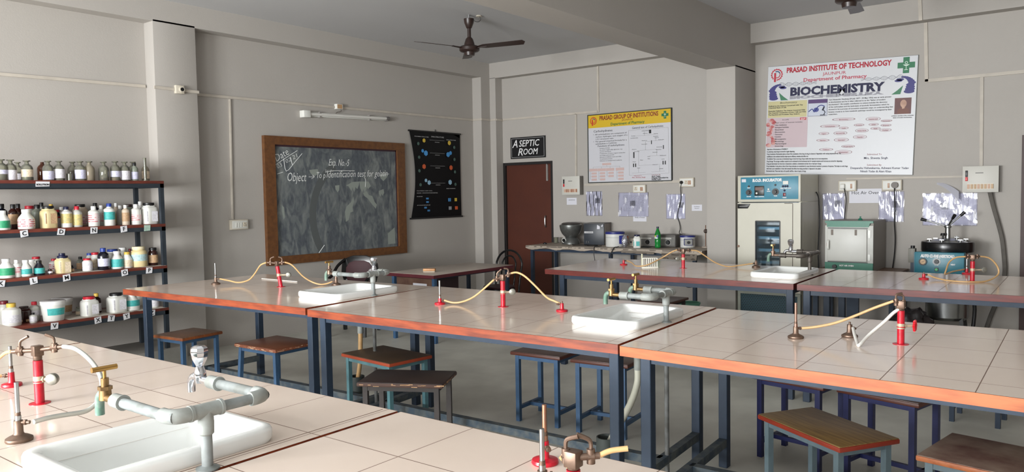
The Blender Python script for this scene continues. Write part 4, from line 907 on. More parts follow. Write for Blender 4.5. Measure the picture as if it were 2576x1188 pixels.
for a in [
 ('white bottle with a green label at the left end of the second shelf', 2.467, F, 0.159, 0.104, 'cone', 'white', 'white', 'green', (0.1, 0.48)),
 ('black cone-capped bottle behind the leftmost green-labelled one, second shelf', 2.554, B_, 0.214, 0.088, 'plastic', 'dark', 'black', None, (0, 0)),
 ('brown bottle with black cap and tan label near the left end, second shelf', 2.588, M_, 0.209, 0.074, 'boston', 'amber', 'black', 'tan', (0.2, 0.6)),
 ('black-capped dark bottle behind the tan-labelled brown one, second shelf', 2.681, B_, 0.212, 0.069, 'boston', 'amber', 'black', None, (0, 0)),
 ('broad white bottle with red and black label above tag C', 2.641, F, 0.164, 0.127, 'cone', 'white', 'white', 'red', (0.12, 0.5)),
 ('red-capped bottle behind the broad red and black labelled one', 2.77, B_, 0.193, 0.09, 'jar', 'clear', 'red', None, (0, 0)),
 ('grey-green translucent bottle with black cap, second shelf', 2.774, M_, 0.202, 0.089, 'plastic', 'grey', 'black', None, (0, 0)),
 ('black-capped bottle at the back between grey-green bottle and tan jar', 2.867, B_, 0.219, 0.063, 'plastic', 'clear', 'black', None, (0, 0)),
 ('square cream jar with black lid and tan label, second shelf', 2.814, F, 0.19, 0.112, 'square', 'cream', 'black', 'tan', (0.2, 0.66)),
 ('yellow-capped bottle behind the square cream jar', 2.944, B_, 0.203, 0.064, 'plastic', 'dark', 'yellow', None, (0, 0)),
 ('dark bottle with a red cap right of the square cream jar', 2.984, B_, 0.152, 0.071, 'jar', 'dark', 'red', 'white', (0.1, 0.4)),
 ('tiny white jar with a red lid above tag D', 2.941, M_, 0.094, 0.052, 'jar', 'white', 'red', 'white', (0.1, 0.5)),
 ('round-shouldered white bottle with navy cap and yellow label', 2.958, F, 0.18, 0.09, 'tin', 'white', 'navy', 'yellow', (0.2, 0.66)),
 ('white-capped bottle behind the yellow-labelled one', 3.032, B_, 0.176, 0.072, 'plastic', 'clear', 'white', None, (0, 0)),
 ('clear bottle with red cap and yellow-topped label, second shelf', 3.046, F, 0.182, 0.08, 'plastic', 'clear', 'red', 'yellow', (0.08, 0.6)),
 ('beige jar with a wide black lid behind the red-capped clear bottle', 3.189, B_, 0.198, 0.109, 'square', 'beige', 'black', 'red', (0.1, 0.5)),
 ('white bottle with red-sided label above tag N', 3.187, F, 0.179, 0.092, 'tin', 'white', 'white', 'red', (0.2, 0.62)),
 ('black-capped bottle at the back above tag N', 3.323, B_, 0.207, 0.074, 'plastic', 'dark', 'black', None, (0, 0)),
 ('white bottle half hidden behind the red-sided label bottle', 3.308, M_, 0.184, 0.073, 'tin', 'white', 'white', 'red', (0.2, 0.62)),
 ('white bottle with a teal band and blue cap, second shelf', 3.324, F, 0.201, 0.094, 'tin', 'white', 'blue', 'teal', (0.27, 0.62)),
 ('slim pale bottle standing behind the teal-banded one', 3.512, B_, 0.203, 0.053, 'plastic', 'beige', 'white', 'yellow', (0.1, 0.5)),
 ('plain translucent bottle right of the teal-banded one', 3.48, M_, 0.18, 0.067, 'plastic', 'clear', 'white', None, (0, 0)),
 ('slim beige bottle with brown-topped label above tag F', 3.47, F, 0.184, 0.066, 'tin', 'beige', 'white', 'tan', (0.18, 0.62)),
 ('jar with a wide dark brown lid behind the slim beige bottle', 3.635, B_, 0.189, 0.084, 'jar', 'grey', 'brown', None, (0, 0)),
 ('white bottle with thin red lines on its label, second from the right end, second shelf', 3.567, F, 0.189, 0.089, 'tin', 'white', 'white', 'red', (0.2, 0.5)),
 ('white-capped tall bottle against the rear upright, second shelf', 3.745, B_, 0.214, 0.07, 'plastic', 'white', 'white', None, (0, 0)),
 ('large white octagonal jar with black lid at the second shelf end', 3.69, F, 0.201, 0.128, 'square', 'white', 'black', 'white', (0.12, 0.6))]:
    bottle(a[0], a[1], a[2], Z, a[3], a[4], a[5], a[6], a[7], a[8], a[9], G2)
G3 = 'bottles on the third shelf'
Z = SHELF[2]
for a in [
 ('white bottle with a bright green label at the left end of the third shelf', 2.475, F, 0.157, 0.118, 'cone', 'white', 'white', 'green', (0.14, 0.52)),
 ('slim white bottle with a red patch, third shelf left', 2.55, F, 0.142, 0.069, 'tin', 'white', 'white', 'red', (0.2, 0.6)),
 ('white bottle with small teal label left of tag L', 2.619, F, 0.136, 0.093, 'cone', 'white', 'white', 'teal', (0.14, 0.46)),
 ('white jar with a white lid behind the teal-labelled one, third shelf', 2.768, B_, 0.118, 0.08, 'jar', 'white', 'white', None, (0, 0)),
 ('bottle with a large dark red cap at the back above tag L', 2.803, B_, 0.14, 0.08, 'jar', 'clear', 'red', None, (0, 0)),
 ('black bottle with teal label and round shoulders, third shelf', 2.722, F, 0.122, 0.084, 'cone', 'dark', 'black', 'teal', (0.12, 0.5)),
 ('tiny dark vial left of the orange-striped box-shaped jar', 2.806, F, 0.043, 0.038, 'jar', 'amber', 'brown', 'white', (0.2, 0.6)),
 ('red-capped white bottle behind the tiny dark vial', 2.945, B_, 0.112, 0.078, 'plastic', 'white', 'red', 'red', (0.1, 0.6)),
 ('square cream jar with navy caps above tag M', 2.91, F, 0.150, 0.107, 'square', 'cream', 'navy', 'cream', (0.05, 0.66)),
 ('tiny black vial right of the square cream jar', 2.985, F, 0.062, 0.03, 'plastic', 'dark', 'black', 'tan', (0.1, 0.5)),
 ('small olive-brown bottle with black cap alone in the middle of the third shelf', 3.107, M_, 0.123, 0.064, 'boston', 'grey', 'black', 'tan', (0.1, 0.55)),
 ('small white bottle with a red cap in front of the blue-capped ones', 3.113, F, 0.112, 0.081, 'jar', 'white', 'red', 'white', (0.1, 0.7)),
 ('blue-capped bottle peeping out behind the small red-capped one', 3.256, B_, 0.14, 0.066, 'jar', 'clear', 'blue', None, (0, 0)),
 ('white and grey bottle with a red cap left of the dark blue bottle', 3.236, M_, 0.153, 0.08, 'jar', 'white', 'red', 'cream', (0.1, 0.6)),
 ('dark blue glass bottle with blue cap and white label', 3.254, F, 0.195, 0.097, 'boston', 'dark', 'blue', 'lilac', (0.16, 0.52)),
 ('clear jar with a wide blue lid behind the pale teal-labelled bottle', 3.463, B_, 0.163, 0.12, 'jar', 'clear', 'blue', None, (0, 0)),
 ('white cone-shouldered bottle with a large teal label left of tag O', 3.373, F, 0.159, 0.109, 'cone', 'white', 'white', 'teal', (0.1, 0.55)),
 ('jar with a white lid behind the yellow-capped bottle', 3.557, B_, 0.172, 0.084, 'jar', 'clear', 'white', None, (0, 0)),
 ('small white bottle with a yellow cap and black line above tag O', 3.466, F, 0.145, 0.096, 'cone', 'white', 'yellow', 'cream', (0.08, 0.5)),
 ('slim dark red capped bottle left of the big yellow jar', 3.625, B_, 0.156, 0.046, 'plastic', 'amber', 'darkred', None, (0, 0)),
 ('large yellowed jar with pale green label on the third shelf', 3.576, F, 0.189, 0.145, 'jar', 'cream', 'cream', 'pale', (0.3, 0.62)),
 ('dark brown bottle squeezed behind the large yellowed jar', 3.735, B_, 0.169, 0.07, 'boston', 'amber', 'brown', None, (0, 0)),
 ('dark amber bottle with black lid and tan label, third shelf right end', 3.712, F, 0.169, 0.087, 'jar', 'amber', 'black', 'tan', (0.16, 0.6))]:
    c = a[7]
    if c == 'cream': CAPM['cream'] = mat('cap_cream', (226, 214, 180), 0.45)
    bottle(a[0], a[1], a[2], Z, a[3], a[4], a[5], a[6], c, a[8], a[9], G3)
o = MB().lathe([(0.024, 0), (0.026, 0.004), (0.024, 0.022), (0, 0.022)], (0, 0, 0), 18)  .build('spare_lid', CAPM['navy'], None, loc=(2.906, F, Z + 0.150))
tag(o, 'spare navy lid lying on top of the square cream jar above tag M', 'lid')
G4 = 'bottles on the lowest shelf'
Z = SHELF[3]
for a in [
 ('clear jar with a dark red lid at the left end of the lowest shelf', 2.485, M_, 0.198, 0.08, 'jar', 'clear', 'darkred', None, (0, 0)),
 ('large round white bottle with a yellow cap, lowest shelf', 2.496, F, 0.186, 0.138, 'plastic', 'white', 'yellow', 'white', (0.15, 0.5)),
 ('dark brown square jar with a tan shoulder, lowest shelf', 2.632, M_, 0.133, 0.092, 'square', 'amber', 'brown', 'tan', (0.05, 0.2)),
 ('clear bottle with a red cap left of the white buckets', 2.714, M_, 0.164, 0.086, 'plastic', 'clear', 'red', 'white', (0.3, 0.55)),
 ('small clear bottle with a dark cap and white label in front of the red-capped one', 2.656, F, 0.085, 0.057, 'plastic', 'clear', 'black', 'white', (0.15, 0.65)),
 ('white bucket with a green label and lid above tag V', 2.816, F, 0.171, 0.196, 'bucket', 'white', 'white', 'teal', (0.3, 0.64)),
 ('white bucket with a grey label behind the green-labelled one', 3.0, B_, 0.152, 0.175, 'bucket', 'white', 'white', 'tan', (0.2, 0.6)),
 ('small dull jar between the buckets and the red-lidded jar', 3.077, M_, 0.074, 0.057, 'jar', 'grey', 'glass', 'cream', (0.1, 0.5)),
 ('white octagonal jar with a red lid above tag X', 3.114, F, 0.171, 0.126, 'square', 'white', 'red', 'white', (0.1, 0.6)),
 ('amber bottle with a yellow cap behind the red-lidded jar', 3.23, M_, 0.179, 0.078, 'boston', 'amber', 'yellow', 'white', (0.1, 0.5)),
 ('large square white jar with a black lid above tag T', 3.352, F, 0.176, 0.14, 'square', 'white', 'black', 'white', (0.15, 0.68)),
 ('white bottle with a teal label above tag Y', 3.494, F, 0.161, 0.130, 'cone', 'white', 'white', 'teal', (0.26, 0.6)),
 ('small white jar behind the table leg, lowest shelf', 3.70, B_, 0.10, 0.07, 'jar', 'white', 'white', None, (0, 0)),
 ('grey-white bottle seen between table leg and rack upright, lowest shelf', 3.697, F, 0.15, 0.095, 'plastic', 'white', 'white', 'white', (0.1, 0.65))]:
    bottle(a[0], a[1], a[2], Z, a[3], a[4], a[5], a[6], a[7], a[8], a[9], G4)

# ---------------------------------------------------------------- wall fittings, back wall (front faces -y)
TRUNK = mat('cable_trunking', (196, 188, 176), 0.55, var=0.3, vscale=6)
def trunk(label, boxes, group='cable trunking'):
    """one run of square plastic trunking given as world boxes"""
    b0 = boxes[0]; p = Vector(((b0[0] + b0[1]) / 2, (b0[2] + b0[3]) / 2, (b0[4] + b0[5]) / 2))
    m = MB()
    for b in boxes: m.box(b[0] - p.x, b[1] - p.x, b[2] - p.y, b[3] - p.y, b[4] - p.z, b[5] - p.z)
    o = m.build('cable_trunking', TRUNK, None, 0.002, 1, loc=p)
    return tag(o, label, 'trunking', group)
def run(a, b, ox, oz, th=0.016, wd=0.028):
    """thin trunking bar between two points"""
    return (a, b, th, wd)
def trunk_bar(label, segs, group='cable trunking'):
    p = Vector(segs[0][0]); m = MB()
    for a, b, w, h in segs: m.bar(Vector(a) - p, Vector(b) - p, w, h)
    return tag(m.build('cable_trunking', TRUNK, None, 0, loc=p), label, 'trunking', group)
trunk_bar('trunking along the wall above the bottle rack', [((-1.4, YA - 0.008, 2.655), (3.94, YA - 0.008, 2.745), 0.016, 0.028)])
trunk_bar('trunking across the front of the pillar beside the blackboard wall', [((3.94, YP - 0.008, 2.722), (4.412, YP - 0.008, 2.715), 0.016, 0.028)])
trunk_bar('trunking running above the blackboard from pillar to corner', [((4.41, YA - 0.008, 2.716), (8.97, YA - 0.008, 2.742), 0.016, 0.028)])
trunk_bar('vertical trunking dropping to the switch box beside the blackboard', [((4.875, YA - 0.008, 2.70), (4.855, YA - 0.008, 1.385), 0.022, 0.016)])
trunk_bar('trunking stepping around the corner pillar left of the door', [((8.967, YA - 0.01, 2.742), (8.967, YP - 0.016, 2.742), 0.016, 0.028), ((8.975, YP - 0.008, 2.742), (9.17, YP - 0.008, 2.742), 0.016, 0.028), ((9.172, YP - 0.016, 2.742), (9.172, 7.35, 2.742), 0.016, 0.028), ((9.18, 7.35, 2.742), (9.33, 7.35, 2.742), 0.016, 0.028)])
xw = XB - 0.008
trunk_bar('trunking run from the corner over the door to the framed notice', [((xw, 7.34, 2.75), (xw, 5.66, 2.742), 0.016, 0.028), ((xw, 5.65, 2.73), (xw, 5.65, 3.40), 0.028, 0.016)])
trunk_bar('vertical trunking dropping to the left distribution board', [((xw, 6.02, 2.735), (xw, 6.03, 1.855), 0.028, 0.016)])
trunk_bar('horizontal trunking below the yellow-headed poster', [((xw, 5.89, 1.725), (xw, 4.43, 1.742), 0.016, 0.034)])
trunk_bar('vertical trunking right of the big poster', [((xw, 1.565, 2.735), (xw, 1.58, 3.36), 0.034, 0.016), ((XP - 0.008, 1.60, 3.36), (XP - 0.008, 1.61, ZC - 0.01), 0.034, 0.016), ((xw, 1.58, 2.744), (xw, 0.4, 2.748), 0.016, 0.034)])
trunk_bar('grey trunking dropping to the right distribution board', [((xw, 1.056, 2.73), (xw, 1.05, 1.81), 0.03, 0.016)])
trunk_bar('thin trunking between the oven sockets and the right distribution board', [((xw, 2.37, 1.72), (xw, 1.21, 1.712), 0.012, 0.02)])

t = thing('junction_box', 'cream junction box with a round black opening on the pillar', 'junction box', (4.194, YP, 2.72))
MB().box(-0.045, 0.045, -0.04, 0.0, -0.042, 0.042).build('box_body', CREAMP, t, 0.004)
MB().cyl((0.012, -0.058, 0), (0.012, -0.04, 0), 0.027).build('collar', CREAMP, t)
MB().cyl((0.012, -0.0595, 0), (0.012, -0.058, 0), 0.019).build('opening', BLACKP, t)
t = thing('junction_box', 'small box on the trunking above the tube light', 'junction box', (6.375, YA, 2.735))
MB().box(-0.05, 0.05, -0.05, 0.0, -0.032, 0.032).build('box_body', WHITEP, t, 0.004)
MB().box(-0.04, 0.035, -0.052, -0.05, -0.026, 0.026).build('cover', mat('cover_tan', (190, 152, 112), 0.5), t)
MB().tube([(0.04, -0.02, -0.03), (0.03, -0.03, -0.055), (-0.03, -0.03, -0.07), (-0.05, -0.02, -0.10)], 0.0035).build('wire', mat('wire_grey', (90, 82, 74), 0.5), t)
t = thing('tube_light', 'unlit white tube light mounted above the blackboard', 'lamp', (6.50, YA, 2.618), 0, None, R(-1.4))
MB().box(-0.69, 0.69, -0.035, 0.0, -0.02, 0.03).build('batten', WHITEP, t, 0.003)
MB().cyl((-0.62, -0.058, 0.005), (0.66, -0.058, 0.005), 0.0165).build('tube', mat('tube_glass', (226, 224, 218), 0.25), t)
MB().box(-0.70, -0.60, -0.085, 0.0, -0.038, 0.045).build('end_cap', WHITEP, t, 0.006)
MB().cyl((0.64, -0.058, 0.005), (0.695, -0.058, 0.005), 0.019).box(0.66, 0.70, -0.06, 0.0, -0.025, 0.032).build('end_cap', mat('lamp_holder', (110, 106, 104), 0.5), t)
for x in (-0.42, 0.38): MB().box(x - 0.012, x + 0.012, -0.04, 0.0, -0.03, 0.042).build('bracket', mat('bracket_grey', (150, 146, 142), 0.5), t)
def switch_plate(label, loc, rz, w, h, sockets, switches, plug=None, dz=0.045, name='switch_board', pat=None):
    t = thing(name, label, 'switch board', loc, rz)
    MB().box(-w / 2, w / 2, -dz, 0, -h / 2, h / 2).build('box_body', CREAMP, t, 0.005)
    MB().box(-w / 2 + 0.012, w / 2 - 0.012, -dz - 0.003, -dz, -h / 2 + 0.012, h / 2 - 0.012).build('face_plate', WHITEP, t, 0.002)
    for x in sockets:
        s = MB().box(x - 0.024, x + 0.024, -dz - 0.006, -dz - 0.003, -0.026, 0.026).build('socket', mat('socket_cream', (214, 204, 186), 0.5), t, 0.003)
        m = MB().cyl((x, -dz - 0.0068, 0.012), (x, -dz - 0.006, 0.012), 0.005)
        m.cyl((x - 0.011, -dz - 0.0068, -0.009), (x - 0.011, -dz - 0.006, -0.009), 0.004).cyl((x + 0.011, -dz - 0.0068, -0.009), (x + 0.011, -dz - 0.006, -0.009), 0.004)
        m.build('socket_holes', BLACKP, s)
    for x in switches:
        o = MB().box(x - 0.010, x + 0.010, -dz - 0.010, -dz - 0.003, -0.026, 0.026).build('rocker_switch', pat or mat('switch_tan', (186, 150, 126), 0.4), t, 0.002)
        o.rotation_euler = (R(4), 0, 0)
    return t
t = switch_plate('cream switch box with three rockers beside the blackboard', (4.92, YA, 1.325), 0, 0.215, 0.11, [0.06], [-0.045, -0.015, 0.015], pat=WHITEP)
B = -90
switch_plate('socket with tan switch just below the yellow-headed poster', (XB, 5.005, 1.655), B, 0.19, 0.108, [-0.045], [0.03, 0.052])
t = switch_plate('socket with a black plug and two tan switches beside the pillar', (XB, 4.32, 1.725), B, 0.20, 0.118, [0.0], [0.035, 0.058])
MB().lathe([(0.012, 0), (0.022, 0.01), (0.02, 0.03), (0.009, 0.045), (0, 0.046)], (-0.062, -0.045, -0.0), 14, Matrix.Rotation(R(90), 4, 'X')).build('plug', BLACKP, t)
t = switch_plate('socket with white plug above the hot air oven', (XB, 2.354, 1.638), B, 0.19, 0.122, [-0.045], [0.045])
MB().box(-0.075, -0.02, -0.085, -0.045, -0.032, 0.022).build('plug', WHITEP, t, 0.01)
t = switch_plate('socket with round grey plug right of the hot air oven notice', (XB, 1.891, 1.637), B, 0.20, 0.118, [0.045], [-0.03])
MB().cyl((0.035, -0.085, 0.0), (0.035, -0.045, 0.0), 0.034).build('plug', mat('plug_grey', (112, 106, 100), 0.5), t)
def dist_board(label, y, z, w, h, mcb):
    t = thing('distribution_board', label, 'fuse box', (XB, y, z), B)
    MB().box(-w / 2, w / 2, -0.10, 0, -h / 2, h / 2).build('box_body', mat('board_side', (120, 116, 110), 0.5), t, 0.004)
    MB().box(-w / 2, w / 2, -0.104, -0.10, -h / 2, h / 2).build('door', mat('board_cream', (204, 202, 194), 0.45), t, 0.003)
    MB().box(-w * 0.36, w * 0.36, -0.108, -0.104, -h * 0.38, -h * 0.17).build('breaker_window', mat('breaker_frame', (222, 214, 200), 0.5), t)
    for i in range(8):
        x = -w * 0.33 + i * w * 0.66 / 7
        MB().box(x - w * 0.033, x + w * 0.033, -0.114, -0.108, -h * 0.36, -h * 0.19).build('breaker', mcb if i % 3 else mat('breaker_pale', (206, 170, 146), 0.5), t, 0.001)
    MB().box(-w * 0.42, -w * 0.35, -0.111, -0.104, h * 0.10, h * 0.34).build('main_switch', BLACKP, t, 0.002)
    MB().box(-w * 0.42, -w * 0.35, -0.113, -0.104, -h * 0.06, h * 0.09).build('indicator', mat('indicator_red', (210, 30, 40), 0.35), t, 0.002)
    MB().box(-w * 0.14, w * 0.08, -0.1045, -0.104, h * 0.22, h * 0.26).build('maker_plate', mat('plate_grey', (130, 128, 124), 0.5), t)
    return t
dist_board('cream distribution board left of the yellow-headed poster', 6.061, 1.72, 0.30, 0.265, mat('breaker_brown', (168, 112, 84), 0.5))
dist_board('cream distribution board with the grey cable below it, at far right', 1.045, 1.68, 0.32, 0.27, mat('breaker_tan', (196, 166, 132), 0.5))
def wire(label, pts, r, m, name='power_cord', group='power cords'):
    p = Vector(pts[0]); o = MB().tube([Vector(q) - p for q in pts], r, 8, 5).build(name, m, None, loc=p)
    return tag(o, label, 'cord', group)
CORD = mat('cord_black', (16, 16, 17), 0.45)
wire('black cord hanging from the black plug over the taped papers', [(9.285, 4.383, 1.72), (9.30, 4.402, 1.64), (9.32, 4.408, 1.515), (9.322, 4.443, 1.386), (9.322, 4.46, 1.282), (9.32, 4.433, 1.204), (9.30, 4.411, 1.127), (9.25, 4.40, 1.07), (9.12, 4.30, 1.06)], 0.005, CORD)
wire('black cord from the white plug down to the oven', [(9.262, 2.378, 1.61), (9.29, 2.362, 1.493), (9.30, 2.374, 1.357), (9.30, 2.382, 1.262)], 0.005, CORD)
wire('black cord hanging straight down beside the hot air oven', [(9.26, 1.856, 1.61), (9.30, 1.858, 1.401), (9.30, 1.861, 1.226), (9.30, 1.851, 1.05), (9.30, 1.858, 0.875), (9.30, 1.88, 0.653), (9.30, 1.894, 0.343)], 0.006, CORD)
wire('black cord snaking down the right side of the incubator', [(9.20, 2.668, 1.576), (9.22, 2.645, 1.50), (9.24, 2.64, 1.312), (9.24, 2.64, 1.173), (9.24, 2.655, 0.94), (9.24, 2.655, 0.847), (9.24, 2.645, 0.685), (9.24, 2.635, 0.475)], 0.007, CORD)
wire('thick grey cable running down from the right distribution board', [(9.27, 0.965, 1.56), (9.29, 0.95, 1.478), (9.30, 0.928, 1.377), (9.30, 0.891, 1.234), (9.30, 0.854, 1.072), (9.30, 0.835, 0.91), (9.30, 0.825, 0.707), (9.30, 0.864, 0.501), (9.30, 0.947, 0.247), (9.28, 0.999, 0.04)], 0.021, mat('cable_grey', (104, 100, 94), 0.6, var=0.4, vscale=14))

# ---------------------------------------------------------------- blackboard
t = thing('blackboard', 'large blackboard in a brown wooden frame with chalk writing', 'blackboard', (6.373, YA, 1.58))
BW, BH, IW, IH = 1.106, 0.745, 0.966, 0.647
FRM = wood_mat('blackboard_frame_wood', (112, 72, 38), (88, 54, 30), stretch=(4, 4, 4), rough=0.5)
m = MB()
m.box(-BW, BW, -0.05, 0, IH, BH).box(-BW, BW, -0.05, 0, -BH, -IH).box(-BW, -IW, -0.05, 0, -IH, IH).box(IW, BW, -0.05, 0, -IH, IH)
m.build('frame', FRM, t)
slate = bpy.data.materials.new('slate'); slate.use_nodes = True
nt = slate.node_tree; p = nt.nodes['Principled BSDF']; p.inputs['Roughness'].default_value = 0.6; p.inputs['Specular IOR Level'].default_value = 0.3
tc = nd(nt, 'ShaderNodeTexCoord')
mp = nd(nt, 'ShaderNodeMapping'); mp.inputs['Scale'].default_value = (3.2, 1, 1.5); nt.links.new(tc.outputs['Object'], mp.inputs[0])
n1 = nd(nt, 'ShaderNodeTexNoise'); n1.inputs['Scale'].default_value = 2.6; n1.inputs['Detail'].default_value = 9; n1.inputs['Distortion'].default_value = 1.4
nt.links.new(mp.outputs[0], n1.inputs['Vector'])
r1 = nd(nt, 'ShaderNodeValToRGB'); r1.color_ramp.elements[0].position = 0.42; r1.color_ramp.elements[0].color = lin((62, 70, 78)); r1.color_ramp.elements[1].position = 0.78; r1.color_ramp.elements[1].color = lin((128, 134, 130))
nt.links.new(n1.outputs[0], r1.inputs[0])
n2 = nd(nt, 'ShaderNodeTexNoise'); n2.inputs['Scale'].default_value = 14; n2.inputs['Detail'].default_value = 6; nt.links.new(mp.outputs[0], n2.inputs['Vector'])
mx = nd(nt, 'ShaderNodeMix', data_type='RGBA'); mx.blend_type = 'SCREEN'; mx.inputs[0].default_value = 0.10
nt.links.new(r1.outputs[0], mx.inputs[6]); nt.links.new(n2.outputs[0], mx.inputs[7]); nt.links.new(mx.outputs[2], p.inputs['Base Color'])
MB().box(-IW, IW, -0.02, 0, -IH, IH).build('slate_panel', slate, t)
MB().box(-IW, IW, -0.024, -0.02, IH - 0.02, IH).box(-IW, -IW + 0.018, -0.024, -0.02, -IH, IH).box(IW - 0.014, IW, -0.024, -0.02, -IH, IH).build('inner_bead', mat('bead_purple_brown', (58, 34, 44), 0.5), t)
CHALK = mat('chalk', (236, 238, 236), 0.95); CHALK2 = glass('chalk_smear', (196, 206, 196), 0.5, 0.9)
def bb(px, py):    # position on the board: fractions of the inner panel
    return (-IW + 2 * IW * px, IH - 2 * IH * py)
def stroke(mb, pts, r=0.0035):
    mb.tube([(bb(*q)[0], -0.021, bb(*q)[1]) for q in pts], r, 5, 3)
def handwriting(s, px, py, h, width, rot=0, shear=0.25):
    x, z = bb(px, py); return text(t, s, x, z, h, CHALK, -0.0215, 'LEFT', width, 'chalk_writing', shear, -0.001, rot)
handwriting('Exp. No.-5', 0.405, 0.175, 0.085, 0.33, shear=0.35)
handwriting('Object', 0.085, 0.325, 0.105, 0.27)
handwriting('\u2192', 0.235, 0.305, 0.06, 0.09)
handwriting('To p', 0.305, 0.295, 0.075, 0.13)
handwriting('Identification test for gelatin', 0.385, 0.29, 0.085, 1.02, -1.5, 0.3)
handwriting('for the', 0.375, 0.232, 0.03, 0.13, 0, 0.3)
handwriting('Date', 0.015, 0.155, 0.085, 0.20, -28, 0.1)
handwriting('03', 0.022, 0.215, 0.05, 0.07, -24, 0.1); handwriting('02', 0.085, 0.165, 0.045, 0.075, -24, 0.1); handwriting('21', 0.135, 0.13, 0.05, 0.075, -24, 0.1)
m = MB()
stroke(m, [(0.01, 0.18), (0.09, 0.11), (0.17, 0.045)]); stroke(m, [(0.07, 0.12), (0.085, 0.235), (0.15, 0.15), (0.205, 0.07)]); stroke(m, [(0.02, 0.26), (0.06, 0.245)]); stroke(m, [(0.118, 0.105), (0.13, 0.175)])
stroke(m, [(0.38, 0.237), (0.46, 0.222), (0.62, 0.220)]); stroke(m, [(0.70, 0.28), (0.715, 0.31), (0.71, 0.38)], 0.0025); stroke(m, [(0.86, 0.26), (0.93, 0.245)], 0.0025); stroke(m, [(0.355, 0.93), (0.31, 1.0)], 0.004)
m.build('chalk_lines', CHALK, t)
def smear(pts, y=-0.0208):
    return [bb(*q) for q in pts]
m = MB()
for poly in ([(0.545, 0.365), (0.60, 0.33), (0.66, 0.325), (0.655, 0.36), (0.64, 0.40), (0.625, 0.38), (0.615, 0.43), (0.60, 0.38), (0.59, 0.42), (0.565, 0.37)],
             [(0.66, 0.325), (0.74, 0.325), (0.76, 0.37), (0.735, 0.40), (0.725, 0.38), (0.705, 0.44), (0.695, 0.40), (0.68, 0.43), (0.665, 0.39)],
             [(0.53, 0.62), (0.545, 0.57), (0.59, 0.52), (0.605, 0.47), (0.61, 0.52), (0.595, 0.58), (0.60, 0.62), (0.575, 0.63), (0.56, 0.70), (0.535, 0.72)],
             [(0.69, 0.44), (0.72, 0.42), (0.74, 0.46), (0.77, 0.47), (0.79, 0.53), (0.81, 0.56), (0.80, 0.60), (0.77, 0.56), (0.75, 0.53), (0.735, 0.50), (0.70, 0.47)],
             [(0.83, 0.42), (0.875, 0.40), (0.88, 0.44), (0.865, 0.47), (0.855, 0.45), (0.845, 0.48), (0.83, 0.45)],
             [(0.905, 0.86), (0.97, 0.80), (0.975, 0.97), (0.905, 0.97)], [(0.455, 0.365), (0.49, 0.36), (0.488, 0.41), (0.475, 0.43), (0.458, 0.40)],
             [(0.255, 0.22), (0.32, 0.21), (0.33, 0.25), (0.29, 0.28), (0.265, 0.25)], [(0.84, 0.25), (0.90, 0.23), (0.91, 0.28), (0.875, 0.32), (0.85, 0.29)], [(0.045, 0.54), (0.06, 0.56), (0.065, 0.65), (0.055, 0.67), (0.045, 0.60)]):
    m.prism(smear(poly), -0.0203, -0.02)
m.build('chalk_smear', CHALK2, t)
m = MB(); x, z = bb(0.62, 0.66)
m.ring(x, z, 0.76, 0.655, -0.0202, -0.02, 20, 0.95, 118, 215)
m.build('wiped_arc', glass('chalk_faint', (170, 178, 178), 0.22, 0.9), t)

# ---------------------------------------------------------------- black structure chart
t = thing('wall_chart', 'black roll-up chart with coloured hexagons hanging right of the blackboard', 'chart', (8.13, YA, 2.512))
CW, CHH = 0.525, 1.215
bm = bmesh.new(); ny, nx = 20, 6; g = []
for j in range(ny + 1):
    v = j / ny; sag = math.sin(math.pi * v); row = []
    for i in range(nx + 1):
        u = i / nx; x = -CW + 2 * CW * u + (0.085 * sag * (1 - u) ** 2) - 0.004 * sag * u
        row.append(bm.verts.new((x, -0.014 - 0.012 * sag * (1 - u), -CHH * v - 0.0 + 0.004 * math.sin(6 * u))))
    g.append(row)
for j in range(ny):
    for i in range(nx): bm.faces.new((g[j][i], g[j + 1][i], g[j + 1][i + 1], g[j][i + 1]))
bmesh.ops.solidify(bm, geom=bm.faces[:], thickness=0.002)
mm = MB(); mm.bm.free(); mm.bm = bm
mm.build('chart_sheet', mat('chart_black', (15, 16, 20), 0.5), t)
MB().cyl((-CW - 0.015, -0.014, 0.0), (CW + 0.015, -0.014, 0.0), 0.012).build('top_rod', IRON, t)
MB().cyl((-CW - 0.02, -0.016, -CHH), (CW + 0.02, -0.016, -CHH), 0.012).build('bottom_rod', IRON, t)
MB().cyl((0, -0.01, 0.04), (0, -0.01, 0.01), 0.006).build('hook', IRON, t)
def hexes(L, m, nm):
    q = MB()
    for x, z, r in L: q.prism([(x + r * math.cos(R(60 * k + 30)), z + r * math.sin(R(60 * k + 30))) for k in range(6)], -0.0305, -0.0275)
    q.build(nm, m, t)
def cu(u, v): return (-CW + 2 * CW * u, -CHH * v)
hexes([(*cu(0.26, 0.105), 0.030), (*cu(0.76, 0.115), 0.034)], mat('chart_yellow', (214, 182, 66), 0.5), 'hexagon_yellow')
hexes([(*cu(0.29, 0.25), 0.040), (*cu(0.73, 0.255), 0.038), (*cu(0.78, 0.235), 0.03), (*cu(0.23, 0.225), 0.026)], mat('chart_blue', (72, 150, 214), 0.5), 'hexagon_blue')
hexes([(*cu(0.25, 0.405), 0.036), (*cu(0.785, 0.41), 0.036)], mat('chart_orange', (206, 92, 50), 0.5), 'hexagon_orange')
hexes([(*cu(0.34, 0.59), 0.034), (*cu(0.28, 0.565), 0.026), (*cu(0.76, 0.585), 0.038)], mat('chart_pale_blue', (150, 190, 214), 0.5), 'hexagon_pale_blue')
hexes([(*cu(a, b), 0.024) for a, b in ((0.15, 0.145), (0.16, 0.30), (0.16, 0.455), (0.175, 0.615), (0.86, 0.165), (0.86, 0.31), (0.865, 0.46), (0.87, 0.61))], mat('chart_grey_green', (74, 100, 92), 0.5), 'hexagon_grey')
m = MB()
